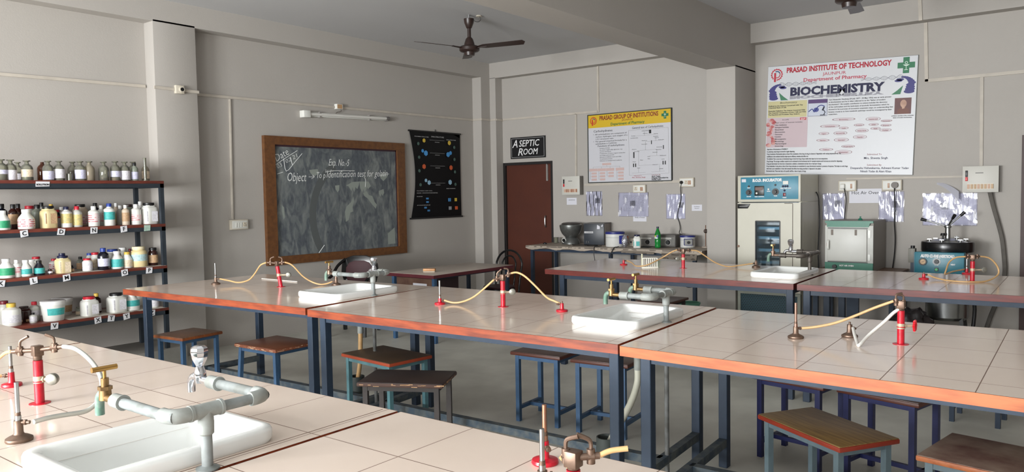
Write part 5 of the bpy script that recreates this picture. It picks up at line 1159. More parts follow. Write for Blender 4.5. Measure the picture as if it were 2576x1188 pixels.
for v in (0.095, 0.245, 0.395, 0.595): 
    a, b = cu(0.37, v), cu(0.66, v); m.box(a[0], b[0], -0.0295, -0.0275, a[1] - 0.0015, a[1] + 0.0015)
    a, b = cu(0.47, v + 0.022), cu(0.56, v + 0.022); m.box(a[0], b[0], -0.0295, -0.0275, a[1] - 0.003, a[1] + 0.003)
m.build('bond_lines', mat('chart_line', (170, 170, 170), 0.5), t)
m = MB()
for u, v in ((0.30, 0.775), (0.30, 0.815), (0.26, 0.88), (0.32, 0.915)): x, z = cu(u, v); m.box(x - 0.025, x + 0.025, -0.0295, -0.0275, z - 0.012, z + 0.012)
for u, v in ((0.74, 0.795),): x, z = cu(u, v); m.box(x - 0.03, x + 0.03, -0.0295, -0.0275, z - 0.024, z + 0.024)
m.build('blue_blocks', mat('chart_block', (70, 134, 188), 0.5), t)
m = MB()
x, z = cu(0.88, 0.895); m.box(x - 0.03, x + 0.03, -0.0295, -0.0275, z - 0.024, z + 0.024); m.build('orange_block', mat('chart_orange', (206, 92, 50)), t)
x, z = cu(0.75, 0.895); MB().box(x - 0.03, x + 0.03, -0.0295, -0.0275, z - 0.024, z + 0.024).build('grey_block', mat('chart_greyb', (150, 154, 160), 0.5), t)
x, z = cu(0.87, 0.795); MB().box(x - 0.025, x + 0.025, -0.0295, -0.0275, z - 0.024, z + 0.024).build('yellow_block', mat('chart_yellow', (214, 182, 66)), t)
CI = mat('chart_text', (190, 190, 190), 0.5)
for s, u, v, h, wd in (('DNA STRUCTURE', 0.40, 0.062, 0.018, 0.26), ('POLYMERIC STRUCTURE', 0.08, 0.068, 0.012, 0.28), ('BASIC STRUCTURE', 0.70, 0.085, 0.012, 0.2), ('POLYMERIC UNIT: DNA', 0.10, 0.69, 0.012, 0.31), ('SUGAR - PHOSPHATE BACKBONE', 0.10, 0.715, 0.012, 0.42), ('PURINE', 0.10, 0.755, 0.011, 0.11), ('PYRIMIDINE', 0.10, 0.855, 0.011, 0.26), ('BASE PAIRING', 0.68, 0.665, 0.012, 0.19)):
    x, z = cu(u, v); text(t, s, x, z, h, CI, -0.030, 'LEFT', wd)

# ---------------------------------------------------------------- posters on the right wall
def emblem(t, cx, cz, r, y, red):
    """toothed ring with a letter P in it"""
    m = MB(); n = 16; o = []
    for i in range(n * 4):
        a = 2 * math.pi * i / (n * 4); rr_ = r if i % 4 in (0, 1) else r * 0.90
        o.append((math.cos(a) * rr_, math.sin(a) * rr_))
    L = []
    for i, (px, pz) in enumerate(o):
        a = 2 * math.pi * i / (n * 4); q = r * 0.76
        L.append([m.bm.verts.new((cx + px, yy, cz + pz)) for yy in (y - 0.001, y)] + [m.bm.verts.new((cx + math.cos(a) * q, yy, cz + math.sin(a) * q)) for yy in (y, y - 0.001)])
    for i in range(len(L)):
        if 226 < i * 360 / len(L) < 268: continue
        A, B_2 = L[i], L[(i + 1) % len(L)]
        for f in range(4): m.bm.faces.new((A[f], A[(f + 1) % 4], B_2[(f + 1) % 4], B_2[f]))
    m.box(cx - r * 0.45, cx - r * 0.12, y - 0.0016, y, cz - r * 1.18, cz + r * 0.30)
    m.ring(cx + r * 0.0, cz + r * 0.02, r * 0.60, r * 0.46, y - 0.0013, y, 16, 1.0, -110, 20)
    e = m.build('emblem', red, t)
    MB().ring(cx - 0.0 * r, cz + r * 0.02, r * 0.60, r * 0.42, y - 0.0014, y, 16, 1.0, 20, 118).build('emblem_arc', mat('emblem_blue', (36, 72, 120), 0.5), e)
def cross(t, cx, cz, s, aw, y):
    g = MB().box(cx - s, cx + s, y - 0.001, y, cz - aw, cz + aw).box(cx - aw, cx + aw, y - 0.001, y, cz - s, cz - aw).box(cx - aw, cx + aw, y - 0.001, y, cz + aw, cz + s).build('green_cross', mat('cross_green', (24, 112, 72), 0.5), t)
    m = MB()
    m.prism([(cx - aw * 1.1, cz + aw * 0.25), (cx + aw * 1.1, cz + aw * 0.25), (cx + aw * 0.4, cz - aw * 0.3), (cx - aw * 0.4, cz - aw * 0.3)], y - 0.0018, y - 0.001)
    m.box(cx - aw * 0.1, cx + aw * 0.1, y - 0.0018, y - 0.001, cz - aw * 1.5, cz - aw * 0.3).box(cx - aw * 0.6, cx + aw * 0.6, y - 0.0018, y - 0.001, cz - aw * 1.7, cz - aw * 1.5)
    m.ring(cx, cz + aw * 0.85, aw * 0.5, aw * 0.3, y - 0.0018, y - 0.001, 12)
    m.build('bowl_symbol', mat('bowl_pale', (200, 220, 206), 0.5), g)
SPOST = (5.176, 2.226, 0.645, 0.478)
t = thing('poster', 'framed poster with a yellow heading band about carbohydrates', 'poster', (XB, SPOST[0], SPOST[1]), B)
hw, hh = SPOST[2], SPOST[3]
PB_ = mat('poster_paper', (206, 206, 212), 0.4)
MB().box(-hw, hw, -0.018, 0, -hh, hh).build('board', PB_, t)
m = MB(); f = 0.012
m.box(-hw, hw, -0.024, 0, hh - f, hh).box(-hw, hw, -0.024, 0, -hh, -hh + f).box(-hw, -hw + f, -0.024, 0, -hh + f, hh - f).box(hw - f, hw, -0.024, 0, -hh + f, hh - f)
m.build('frame', mat('poster_frame', (44, 50, 48), 0.4), t)
def sp(u, v): return (-hw + 2 * hw * u, hh - 2 * hh * v)
y0 = -0.018
MB().box(-hw + f, hw - f, y0 - 0.001, y0, hh - 2 * hh * 0.197, hh - f).build('heading_band', mat('heading_yellow', (214, 178, 34), 0.45), t)
emblem(t, *sp(0.075, 0.095), 0.056, y0 - 0.001, mat('emblem_red', (196, 34, 36), 0.5))
cross(t, *sp(0.925, 0.09), 0.05, 0.018, y0 - 0.001)
def st(s, u, v, h, m_, al='LEFT', wd=None, bold=0.0, shear=0.0): x, z = sp(u, v); return text(t, s, x, z, h, m_, y0 - 0.0018, al, wd, 'lettering', shear, bold)
st('PRASAD GROUP OF INSTITUTIONS', 0.50, 0.092, 0.058, DREDI, 'CENTER', 0.90, 0.002)
st('JAUNPUR', 0.49, 0.125, 0.022, DREDI, 'CENTER', 0.17)
st('Department of Pharmacy', 0.49, 0.178, 0.036, GREENI, 'CENTER', 0.52, 0.001)
st('Carbohydrates', 0.075, 0.262, 0.03, INK, wd=0.30)
for i, s in enumerate(('\u2022  All carbohydrates are component of', '    carbon, hydrogen, and oxygen of a', '    1:2:1 structural ratio', '\u2022  The general empirical formula for a', '    carbohydrate is C\u2099(H\u2082O)\u2099')):
    st(s.replace('\u2099', 'n').replace('\u2082', '2'), 0.07, 0.305 + i * 0.034, 0.019, INK, wd=(0.53, 0.50, 0.28, 0.53, 0.34)[i])
st('Functions of carbohydrates', 0.125, 0.477, 0.024, INK, wd=0.42)
for i, s in enumerate(('As source of energy', 'As store sugars like glucose, e.g.', 'sucrose and starch', 'Component of other organic molecules', 'e.g. nucleic acids and ATP', 'Structure of cellulose, mucin and chitin', 'To synthesise proteins', 'Glucose is transported in plasma')):
    st(s, 0.15, 0.505 + i * 0.026, 0.013, INK, wd=(0.16, 0.36, 0.18, 0.40, 0.23, 0.34, 0.20, 0.35)[i])
st('General test of Carbohydrates', 0.545, 0.252, 0.028, INK, wd=0.46, shear=0.1)
PINK = mat('poster_box_pink', (204, 176, 172), 0.5); GL = mat('poster_line', (110, 108, 108), 0.6)
m = MB(); m2 = MB()
def bx(u0, v0, u1, v1):
    a, b = sp(u0, v0), sp(u1, v1); m.box(a[0], b[0], y0 - 0.0008, y0, b[1], a[1])
def ln(u0, v0, u1, v1, w_=0.0016):
    a, b = sp(u0, v0), sp(u1, v1); m2.bar((a[0], y0 - 0.0006, a[1]), (b[0], y0 - 0.0006, b[1]), w_, w_)
bx(0.18, 0.715, 0.29, 0.745); ln(0.235, 0.745, 0.235, 0.765); ln(0.065, 0.768, 0.40, 0.768)
for i, u in enumerate((0.065, 0.17, 0.275, 0.395)):
    ln(u, 0.768, u, 0.79); bx(u - 0.05, 0.79, u + 0.052, 0.83)
    for k in range((3, 3, 2, 3)[i]):
        bx(u - 0.02, 0.845 + k * 0.045, u + 0.045, 0.875 + k * 0.045); ln(u - 0.035, 0.86 + k * 0.045, u - 0.02, 0.86 + k * 0.045)
    ln(u - 0.035, 0.83, u - 0.035, 0.86 + 0.045 * ((3, 3, 2, 3)[i] - 1))
m.build('chart_boxes', PINK, t)
for a in ((0.505, 0.27, 0.96, 0.265), (0.96, 0.265, 0.965, 0.89), (0.965, 0.89, 0.51, 0.905), (0.51, 0.905, 0.505, 0.27), (0.69, 0.30, 0.69, 0.355), (0.57, 0.355, 0.80, 0.350), (0.82, 0.40, 0.82, 0.44), (0.70, 0.44, 0.90, 0.435), (0.70, 0.44, 0.70, 0.56), (0.60, 0.56, 0.83, 0.555), (0.62, 0.57, 0.62, 0.77), (0.83, 0.56, 0.83, 0.64), (0.74, 0.645, 0.90, 0.64), (0.62, 0.77, 0.87, 0.765), (0.62, 0.80, 0.62, 0.87), (0.86, 0.78, 0.86, 0.86), (0.54, 0.875, 0.70, 0.87), (0.77, 0.865, 0.92, 0.86)): ln(*a)
m2.build('chart_lines', GL, t)
m = MB()
for u, v, a, b in ((0.755, 0.305, 0.017, 0.024), (0.77, 0.455, 0.006, 0.025), (0.905, 0.53, 0.006, 0.025), (0.565, 0.62, 0.009, 0.04), (0.56, 0.765, 0.0075, 0.024), (0.585, 0.765, 0.0075, 0.024), (0.90, 0.745, 0.0075, 0.024), (0.925, 0.745, 0.0075, 0.024)):
    x, z = sp(u, v); m.box(x - a, x + a, y0 - 0.001, y0, z - b, z + b)
m.build('test_pictures', mat('picture_dark', (30, 30, 32), 0.5), t)
WORDS = ('CARBOHYDRATE', 'Molisch test', 'No colour', 'Carbohydrate absent', 'Purple ring', 'Carbohydrate', 'Iodine test', 'No blue colour', 'Benedicts test', 'Red precipitate', 'Barfoed test', 'Reducing sugar', 'Non reducing', 'Seliwanoff test', 'Disaccharide', 'Monosaccharide', 'Ketose', 'Aldose', 'Lactose', 'Maltose', 'Fructose', 'Glucose', 'Osazone test', 'Hydrolysis')
POS = [(0.70, 0.295), (0.70, 0.33), (0.56, 0.355), (0.57, 0.385), (0.82, 0.345), (0.82, 0.38), (0.83, 0.40), (0.88, 0.43), (0.69, 0.43), (0.69, 0.48), (0.57, 0.545), (0.86, 0.53), (0.60, 0.575), (0.85, 0.565), (0.81, 0.60), (0.90, 0.65), (0.74, 0.655), (0.74, 0.685), (0.90, 0.70), (0.655, 0.70), (0.57, 0.72), (0.62, 0.81), (0.81, 0.77), (0.88, 0.83)]
for s, (u, v) in zip(WORDS, POS): st(s, u, v, 0.0095, INK, 'CENTER')
st('Submitted To', 0.61, 0.92, 0.012, REDI, 'CENTER', 0.12); st('Mrs. Shweta Singh', 0.62, 0.945, 0.016, REDI, 'CENTER', 0.20)
st('Submitted By', 0.77, 0.915, 0.013, DREDI, wd=0.13)
for i, s in enumerate(('Aprit Yadav', 'Deepak Vishwakarma', 'Pankaj Yadav', 'Avinash Maurya')): st(s, 0.77, 0.938 + i * 0.021, 0.017, INK, wd=(0.13, 0.24, 0.14, 0.17)[i], bold=0.0008)

BP = (2.476, 2.414, 0.812, 0.645)
t = thing('poster', 'large white biochemistry poster leaning above the incubator', 'poster', (XB, BP[0], BP[1]), B, None, R(2.0))
hw, hh = BP[2], BP[3]; y0 = -0.014
MB().box(-hw, hw, -0.014, 0, -hh, hh).build('board', mat('big_poster_paper', (206, 208, 212), 0.35), t, 0.0)
MB().box(hw - 0.006, hw, -0.0145, 0, -hh, hh).box(-hw, hw - 0.006, -0.0145, 0, hh - 0.004, hh).box(-hw, hw - 0.006, -0.0145, 0, -hh, -hh + 0.004).build('board_edge', mat('poster_edge_grey', (110, 112, 108), 0.5), t)
emblem(t, *sp(0.065, 0.080), 0.072, y0, mat('emblem_crimson', (184, 24, 52), 0.5))
cross(t, *sp(0.928, 0.078), 0.086, 0.031, y0)
st('PRASAD INSTITUTE OF TECHNOLOGY', 0.135, 0.069, 0.058, REDI, wd=1.14, bold=0.003)
st('JAUNPUR', 0.47, 0.115, 0.034, mat('rose_ink', (190, 60, 84), 0.6), 'CENTER', 0.255)
st('Department of Pharmacy', 0.47, 0.160, 0.040, mat('rose_ink', (190, 60, 84)), 'CENTER', 0.69, 0.001)
st('BIOCHEMISTRY', 0.165, 0.278, 0.090, NAVYI, wd=1.03, bold=0.006)
x, z = sp(0.165, 0.287); text(t, 'BIOCHEMISTRY', x, z, 0.030, mat('reflected_ink', (156, 156, 166), 0.6), y0 - 0.0012, 'LEFT', 1.03, 'reflected_lettering', 0, 0.003, 0, True)
# helix ornaments
VIO = mat('helix_violet', (48, 44, 120), 0.5); GRY = mat('helix_grey', (92, 92, 112), 0.5); GRN = mat('helix_green', (50, 120, 84), 0.5)
for s in (-1, 1):
    cxh = lambda u: (u if s < 0 else 1 - u)
    m = MB(); q = MB()
    top = 0.175
    N = 40
    for i in range(N):
        a = i / (N - 1); u = 0.08 + 0.27 * a; amp = 0.021 * (1 - a * 0.45); v1 = top + amp * math.sin(a * 17) ; v2 = top - amp * math.sin(a * 17)
        A, C_ = sp(cxh(u), v1), sp(cxh(u), v2)
        m.bar((A[0], y0 - 0.0008, A[1]), (C_[0], y0 - 0.0008, C_[1] + 1e-4), 0.003, 0.0012)
        if i:
            m.bar((PA[0], y0 - 0.0009, PA[1]), (A[0], y0 - 0.0009, A[1]), 0.009, 0.0014); m.bar((PC[0], y0 - 0.0009, PC[1]), (C_[0], y0 - 0.0009, C_[1]), 0.009, 0.0014)
        PA, PC = A, C_
    m.build('helix_strand', GRY, t)
    for i in range(11):
        a = i / 10.0; an = R(90 + 105 * a)
        u = 0.09 + 0.065 * math.cos(an) + (0.02 * a if a > .6 else 0); v = 0.245 - 0.07 * math.sin(an) + 0.035 * a * a
        x, z = sp(cxh(u), v); q.ell(x, z, 0.016 + 0.038 * a, 0.010 + 0.012 * a, y0 - 0.0010 - 0.00008 * i, y0, 14)
    for uu, vv in ((0.105, 0.195), (0.115, 0.205)):
        x, z = sp(cxh(uu), vv); q.ell(x, z, 0.040, 0.014, y0 - 0.0012, y0, 14)
    q.build('helix_discs', VIO, t)
    P3 = [sp(cxh(u), v) for u, v in ((0.085, 0.245), (0.12, 0.285), (0.155, 0.318), (0.10, 0.318))]
    MB().prism(P3, y0 - 0.0007, y0).build('helix_shadow', GRN, t)
A, C_ = sp(0.008, 0.325), sp(0.29, 0.475); MB().box(A[0], C_[0], y0 - 0.0008, y0, C_[1], A[1]).build('yellow_panel', mat('panel_yellow', (200, 192, 144), 0.5), t)
A, C_ = sp(0.005, 0.478), sp(0.30, 0.75); MB().box(A[0], C_[0], y0 - 0.0008, y0, C_[1], A[1]).build('pink_panel', mat('panel_pink', (198, 178, 184), 0.5), t)
m = MB(); rn = random.Random(5)
for i in range(13):
    x, z = sp(0.012 + rn.uniform(0, 0.045), 0.50 + i * 0.019); m.ell(x, z, rn.uniform(0.018, 0.034), rn.uniform(0.014, 0.026), y0 - 0.0011 - i * 0.00002, y0, 10)
m.build('flower_picture', mat('flower_red', (176, 60, 70), 0.5, var=1.0, vscale=22, rgb2=(214, 170, 160)), t)
A, C_ = sp(0.245, 0.482), sp(0.288, 0.503); MB().box(A[0], C_[0], y0 - 0.0012, y0, C_[1], A[1]).build('red_logo', mat('logo_red', (190, 30, 44), 0.5), t)
st('BP', 0.250, 0.501, 0.018, WHITEI, wd=0.05)
st('Biochemistry', 0.095, 0.348, 0.021, INK, wd=0.20, shear=0.15)
for i, s in enumerate(('Defined as the Science Concerned with The', 'Chemical Basis of Life', 'Expanded Definition: The Science Concerned With', 'The Chemical Constituents of Living Cells and With', 'The Reactions and Processes They Undergo')):
    st(s, 0.013, (0.372, 0.388, 0.418, 0.435, 0.452)[i], 0.0125, INK, wd=(0.40, 0.21, 0.43, 0.44, 0.37)[i], bold=0.0006)
st('SCOPE', 0.115, 0.502, 0.014, INK, wd=0.08, shear=0.15); st('Major areas of interest includes:', 0.06, 0.527, 0.016, INK, wd=0.33, shear=0.1)
for i, s in enumerate(('New Antibiotics', 'Biological Activities', 'Biosynthesis', 'Bioconversion', 'Taxonomy', 'Genetics', 'Microorganisms', 'Microbiology', 'Pharmacological', 'Immunology')):
    st(('\u2022 ' if i < 8 else '   ') + s, 0.058, 0.549 + i * 0.0215, 0.0145, INK, shear=0.1, bold=0.0004)
A, C_ = sp(0.297, 0.325), sp(0.432, 0.475)
MB().box(A[0], C_[0], y0 - 0.0008, y0, C_[1], A[1]).build('picture_frame', mat('picture_edge', (70, 74, 96), 0.5), t)
MB().box(A[0] + 0.004, C_[0] - 0.004, y0 - 0.0012, y0, C_[1] + 0.004, A[1] - 0.045).build('picture_ground', mat('picture_pale', (196, 202, 216), 0.5), t)
MB().box(A[0] + 0.003, C_[0] - 0.003, y0 - 0.0012, y0, A[1] - 0.044, A[1] - 0.003).build('picture_banner', mat('banner_purple', (74, 40, 104), 0.5), t)
m = MB()
m.tube([(A[0] + 0.01, y0 - 0.001, A[1] - 0.14), (A[0] + 0.05, y0 - 0.001, A[1] - 0.11), (A[0] + 0.075, y0 - 0.001, A[1] - 0.145), (A[0] + 0.11, y0 - 0.001, A[1] - 0.09), (A[0] + 0.15, y0 - 0.001, A[1] - 0.07), (A[0] + 0.19, y0 - 0.001, A[1] - 0.085)], 0.005, 6)
m.ell(A[0] + 0.095, A[1] - 0.12, 0.03, 0.026, y0 - 0.0016, y0, 14)
m.build('picture_helix', mat('helix_blue', (56, 66, 140), 0.5), t)
m = MB().tube([(A[0] + 0.185, y0 - 0.001, A[1] - 0.09), (A[0] + 0.165, y0 - 0.001, A[1] - 0.13)], 0.009, 6).tube([(A[0] + 0.17, y0 - 0.001, A[1] - 0.12), (A[0] + 0.195, y0 - 0.001, A[1] - 0.15), (A[0] + 0.18, y0 - 0.001, A[1] - 0.18)], 0.005, 6).box(A[0] + 0.14, A[0] + 0.20, y0 - 0.0016, y0, C_[1] + 0.006, C_[1] + 0.016)
m.build('picture_microscope', mat('microscope_grey', (60, 62, 74), 0.5), t)
for i, s in enumerate(('Carl Alexander Neuberg (29 July 1877 - 30 May 1956) was an early pioneer', 'in biochemistry and he is often referred to as the "father of modern', 'biochemistry". His notable contribution to science includes the discovery', 'of the carboxylase and the hydrolysis of alcoholic fermentation which he', 'showed to be a process of successive enzymatic steps, an understanding that', 'became crucial as to how metabolic pathways would be investigated by later', 'researchers.')):
    st(s, 0.44, 0.340 + i * 0.0215, 0.0135, INK, wd=(0.66, 0.60, 0.62, 0.64, 0.68, 0.67, 0.10)[i], bold=0.0004)
A, C_ = sp(0.868, 0.350), sp(0.970, 0.485); cxp = (A[0] + C_[0]) / 2
MB().box(A[0], C_[0], y0 - 0.0008, y0, C_[1], A[1]).build('portrait_ground', mat('portrait_maroon', (104, 62, 62), 0.5, var=0.4, vscale=10), t)
MB().prism([(cxp - 0.055, C_[1] + 0.001), (cxp + 0.065, C_[1] + 0.001), (cxp + 0.062, C_[1] + 0.05), (cxp + 0.02, C_[1] + 0.075), (cxp - 0.015, C_[1] + 0.07), (cxp - 0.05, C_[1] + 0.045)], y0 - 0.0012, y0).build('portrait_coat', mat('portrait_coat', (112, 66, 54), 0.5), t)
MB().ell(cxp + 0.005, A[1] - 0.062, 0.032, 0.042, y0 - 0.0016, y0, 18).prism([(cxp - 0.005, C_[1] + 0.055), (cxp + 0.018, C_[1] + 0.06), (cxp + 0.02, C_[1] + 0.09), (cxp - 0.012, C_[1] + 0.09)], y0 - 0.0014, y0).build('portrait_head', mat('portrait_skin', (196, 158, 136), 0.5, var=0.5, vscale=20, rgb2=(150, 108, 92)), t)
for i, s in enumerate(('professor emeritus of bio. & founder', 'father of modern biochemistry')): st(s, 0.92, 0.502 + i * 0.016, 0.0095, INK, 'CENTER', (0.22, 0.19)[i], 0.0005)
RING = mat('ellipse_ring', (150, 120, 126), 0.5)
m = MB(); q = MB()
ELL = [(0.545, 0.512, 0.078, 0.014, 'Biochemistry'), (0.737, 0.518, 0.048, 0.018, 'Vitamins and'), (0.822, 0.537, 0.036, 0.010, 'Hormones'), (0.455, 0.568, 0.068, 0.014, 'Carbohydrates'), (0.548, 0.588, 0.032, 0.012, 'Lipids'), (0.648, 0.566, 0.034, 0.012, 'Proteins'), (0.742, 0.565, 0.032, 0.012, 'DNA'), (0.82, 0.575, 0.034, 0.011, 'Enzymes'),
       (0.415, 0.632, 0.036, 0.014, 'Sugars'), (0.527, 0.632, 0.046, 0.018, 'Fats and Oils'), (0.668, 0.615, 0.043, 0.018, 'Amino Acids'), (0.755, 0.600, 0.032, 0.012, 'RNA'), (0.818, 0.616, 0.038, 0.015, 'Purified'), (0.41, 0.692, 0.045, 0.013, 'Starches'), (0.535, 0.692, 0.050, 0.018, 'Saturated'), (0.657, 0.670, 0.045, 0.019, 'Peptide'), (0.582, 0.750, 0.045, 0.013, 'Phospholipids'), (0.435, 0.775, 0.048, 0.013, 'Cellulose'), (0.552, 0.800, 0.058, 0.020, 'Unsaturated')]
for u, v, ru, rv, s in ELL:
    x, z = sp(u, v); m.ring(x, z, ru * 2 * hw * 0.5 * 1.0 / 1.0 / (ru * hw / (rv * hh)) if False else rv * 2 * hh, rv * 2 * hh - 0.0022, y0 - 0.0008, y0, 26, (ru * 2 * hw) / (rv * 2 * hh))
    q.ell(x, z, ru * hw * 1.5, rv * hh * 1.5, y0 - 0.0004, y0, 20)
    st(s, u, v + 0.007, 0.013, DREDI, 'CENTER')
m.build('concept_rings', RING, t); q.build('concept_fills', mat('concept_fill', (204, 190, 196), 0.5), t)
BT = ('Importance of biochemistry in PHARMACY', 'In a pharmacy, many drugs are stored for regular dispensing.', 'Drug Constitution: Biochemistry gives an idea of the constitution of the drug. Its drug, its chances of degradation with varying temperature etc. The', 'modification in the medicinal chemistry helps improve efficiency, minimise side effects etc.', 'The Half-Life: This is a test done on biochemical drugs to know how long a drug is stable when kept in air at room temperature.', 'Drug Storage: The storage condition required can be estimated by the biochemical test for example enzymes and hormones are stored for dispensing.', 'Drugs get deteriorated over time due to temperature, oxidation, contamination and also due to improper storage.', 'Drug metabolism: It also gives an idea of how drug molecules are metabolised by many biochemical reactions in presence of enzymes. This helps to avoid drugs', 'which have a poor metabolism or those with unwanted side effects from being prescribed or dispensed to the patient.', 'Biochemical tests: These tests help to fix specific half life or date of expiry of drugs.')
for i, s in enumerate(BT): st(s, 0.012, 0.772 + i * 0.0225, 0.0155, INK, wd=(0.25, 0.33, 0.85, 0.49, 0.71, 0.87, 0.64, 0.93, 0.64, 0.47)[i], bold=0.0006)
st('Submitted To', 0.755, 0.828, 0.017, DREDI, 'CENTER', 0.15); st('Mrs. Shweta Singh', 0.765, 0.862, 0.022, NAVYI, 'CENTER', 0.245, 0.0004)
st('Submitted By', 0.757, 0.920, 0.017, DREDI, 'CENTER', 0.15); st('Deepanshu Vishwakarma, Ashwani Kumar Yadav', 0.788, 0.948, 0.022, NAVYI, 'CENTER', 0.60, 0.0004); st('Nitesh Yadav & Alam Khan', 0.768, 0.977, 0.022, NAVYI, 'CENTER', 0.32, 0.0004)

# door sign
t = thing('door_sign', 'black sign with white italic lettering above the maroon door', 'sign', (XB, 6.877, 2.305), B)
MB().box(-0.322, 0.322, -0.015, 0, -0.16, 0.16).build('sign_plate', BLACKP, t)
m = MB()
for a in (0.302,): m.box(-a, a, -0.0165, -0.015, 0.138, 0.143).box(-a, a, -0.0165, -0.015, -0.143, -0.138).box(-a, -a + 0.006, -0.0165, -0.015, -0.138, 0.138).box(a - 0.006, a, -0.0165, -0.015, -0.138, 0.138)
m.build('border_line', mat('sign_grey', (170, 170, 170), 0.5), t)
text(t, 'A', -0.285, 0.008, 0.115, WHITEI, -0.017, 'LEFT', 0.10, shear=0.28, bold=0.001); text(t, 'SEPTIC', -0.165, 0.018, 0.095, WHITEI, -0.017, 'LEFT', 0.38, shear=0.2, bold=0.001)
text(t, 'R', -0.19, -0.115, 0.11, WHITEI, -0.017, 'LEFT', 0.09, shear=0.25, bold=0.001); text(t, 'OOM', -0.092, -0.105, 0.09, WHITEI, -0.017, 'LEFT', 0.27, shear=0.2, bold=0.001)

# taped papers
SLV = glass('plastic_sleeve', (226, 226, 236), 0.12, 0.08)
def paper(label, y0_, y1_, z0, z1, pic=None, sleeve=True, lines=True, blank=False, name='taped_paper'):
    w, h = y0_ - y1_, z1 - z0
    t = thing(name, label, 'paper', (XB, (y0_ + y1_) / 2, (z0 + z1) / 2), B)
    MB().box(-w / 2, w / 2, -0.003, 0, -h / 2, h / 2).build('sheet', PAPER, t)
    if lines: MB().box(-w * 0.36, w * 0.36, -0.0036, -0.003, -h * 0.30, h * 0.42).build('printed_text', LINEN, t)
    if pic: MB().box(w * pic[0] - 0.04, w * pic[0] + 0.04, -0.0045, -0.003, h * pic[1] - 0.035, h * pic[1] + 0.035).build('photograph', mat('photo_grey', (74, 74, 88), 0.4, var=0.9, vscale=30, rgb2=(120, 120, 132)), t)
    if sleeve:
        bm = bmesh.new(); nx, nz = 26, 16; rn = random.Random(int(y0_ * 100)); ph = [rn.uniform(0, 6) for _ in range(5)]; g = []
        for j in range(nz + 1):
            row = []
            for i in range(nx + 1):
                u, v = i / nx, j / nz
                d = 0.007 + 0.0022 * math.sin(26 * u + 3.5 * v + ph[0]) + 0.0016 * math.sin(47 * u - 6 * v + ph[1]) + 0.002 * math.sin(9 * v + 8 * u + ph[2])
                row.append(bm.verts.new((-w / 2 - 0.008 + (w + 0.016) * u, -d, -h / 2 - 0.008 + (h + 0.016) * v)))
            g.append(row)
        for j in range(nz):
            for i in range(nx): bm.faces.new((g[j][i], g[j][i + 1], g[j + 1][i + 1], g[j + 1][i]))
        mm = MB(); mm.bm.free(); mm.bm = bm; mm.build('plastic_sleeve', SLV, t, ang=80)
    return t
paper('printed page in a plastic sleeve right below the left distribution board', 5.86, 5.61, 1.294, 1.625, (0.22, 0.12))
t = paper('two printed pages taped side by side under the socket, above the white pot', 5.34, 4.892, 1.285, 1.60, (-0.02, 0.05))
paper('printed page in a sleeve with a black cord hanging over it', 4.62, 4.36, 1.256, 1.57, (0.28, 0.06))
def note(label, y, z, w, h, s=None, hh_=0.02):
    t = thing('paper_label', label, 'label', (XB, y, z), B)
    MB().box(-w / 2, w / 2, -0.002, 0, -h / 2, h / 2).build('sheet', PAPER, t)
    for i, q in enumerate(s or ()): text(t, q, 0, h * 0.12 - i * hh_ * 1.7, hh_, INK, -0.0026, 'CENTER')
note('small handwritten label below the two pages taped side by side', 5.02, 1.25, 0.20, 0.075, ('Study of tissue',), 0.018)
note('small label at the edge of the pillar, right of the hanging cord', 4.195, 1.395, 0.14, 0.08, ('Incubation', 'Room-2'), 0.013)
note('faded small label under the left distribution board', 6.115, 1.495, 0.17, 0.10, ('CENTRIFUGE',), 0.013)
paper('sleeved page behind the top of the hot air oven, left', 2.63, 2.396, 1.257, 1.55, (0.22, 0.12))
paper('sleeved page behind the straight black cord right of the oven', 2.023, 1.779, 1.238, 1.56, (0.2, 0.08))
paper('wide sleeved page above the autoclave handles', 1.583, 1.086, 1.202, 1.535, (-0.1, 0.1))
note('printed Hot Air Oven label between the two sockets', 2.171, 1.522, 0.34, 0.16, ('Hot Air Oven',), 0.036)
bm = bmesh.new(); g = []
for j in range(9):
    a = j / 8; row = []
    for i in range(5):
        b = i / 4; row.append(bm.verts.new((0.0 + 0.215 * a, -0.012 - 0.05 * a * a - 0.02 * b * a, 0.0 - 0.10 * a * a - b * (0.02 + 0.075 * a) - 0.01)))
    g.append(row)
for j in range(8):
    for i in range(4): bm.faces.new((g[j][i], g[j][i + 1], g[j + 1][i + 1], g[j + 1][i]))
bmesh.ops.solidify(bm, geom=bm.faces[:], thickness=0.0015)
mm = MB(); mm.bm.free(); mm.bm = bm; o = mm.build('curled_paper', PAPER, None, loc=(XB - 0.005, 1.455, 1.665)); o.rotation_euler = (0, 0, R(B))
tag(o, 'loose white sheet curling off the wall left of the right distribution board', 'paper')

# ---------------------------------------------------------------- incubator
t = thing('incubator', 'tall cream incubator cabinet with teal control panel and small window', 'incubator', (8.975, 3.029, 0), B)
IC = mat('incubator_cream', (206, 203, 188), 0.4, var=0.25, vscale=4, rgb2=(190, 186, 170)); ID = mat('incubator_seam', (70, 56, 44), 0.6)
X, Y = 0.356, 0.325
MB().box(-X, X, -Y + 0.03, Y, 1.47, 1.775).box(-X, -X + 0.03, -Y + 0.03, Y, 0.05, 1.47).box(X - 0.03, X, -Y + 0.03, Y, 0.05, 1.47).box(-X + 0.03, X - 0.03, Y - 0.03, Y, 0.05, 1.47).box(-X + 0.03, X - 0.03, -Y + 0.05, Y - 0.03, 0.05, 0.45).build('cabinet', IC, t, 0.004, 1)
MB().box(-X, X, -Y, -Y + 0.03, 1.475, 1.775).build('control_head', IC, t, 0.006)
cp = MB().box(-0.318, 0.332, -Y - 0.004, -Y, 1.503, 1.755).build('control_panel', mat('panel_teal_blue', (66, 142, 166), 0.4, var=0.5, vscale=7, rgb2=(44, 108, 134)), t, 0.004)
yp = -Y - 0.004
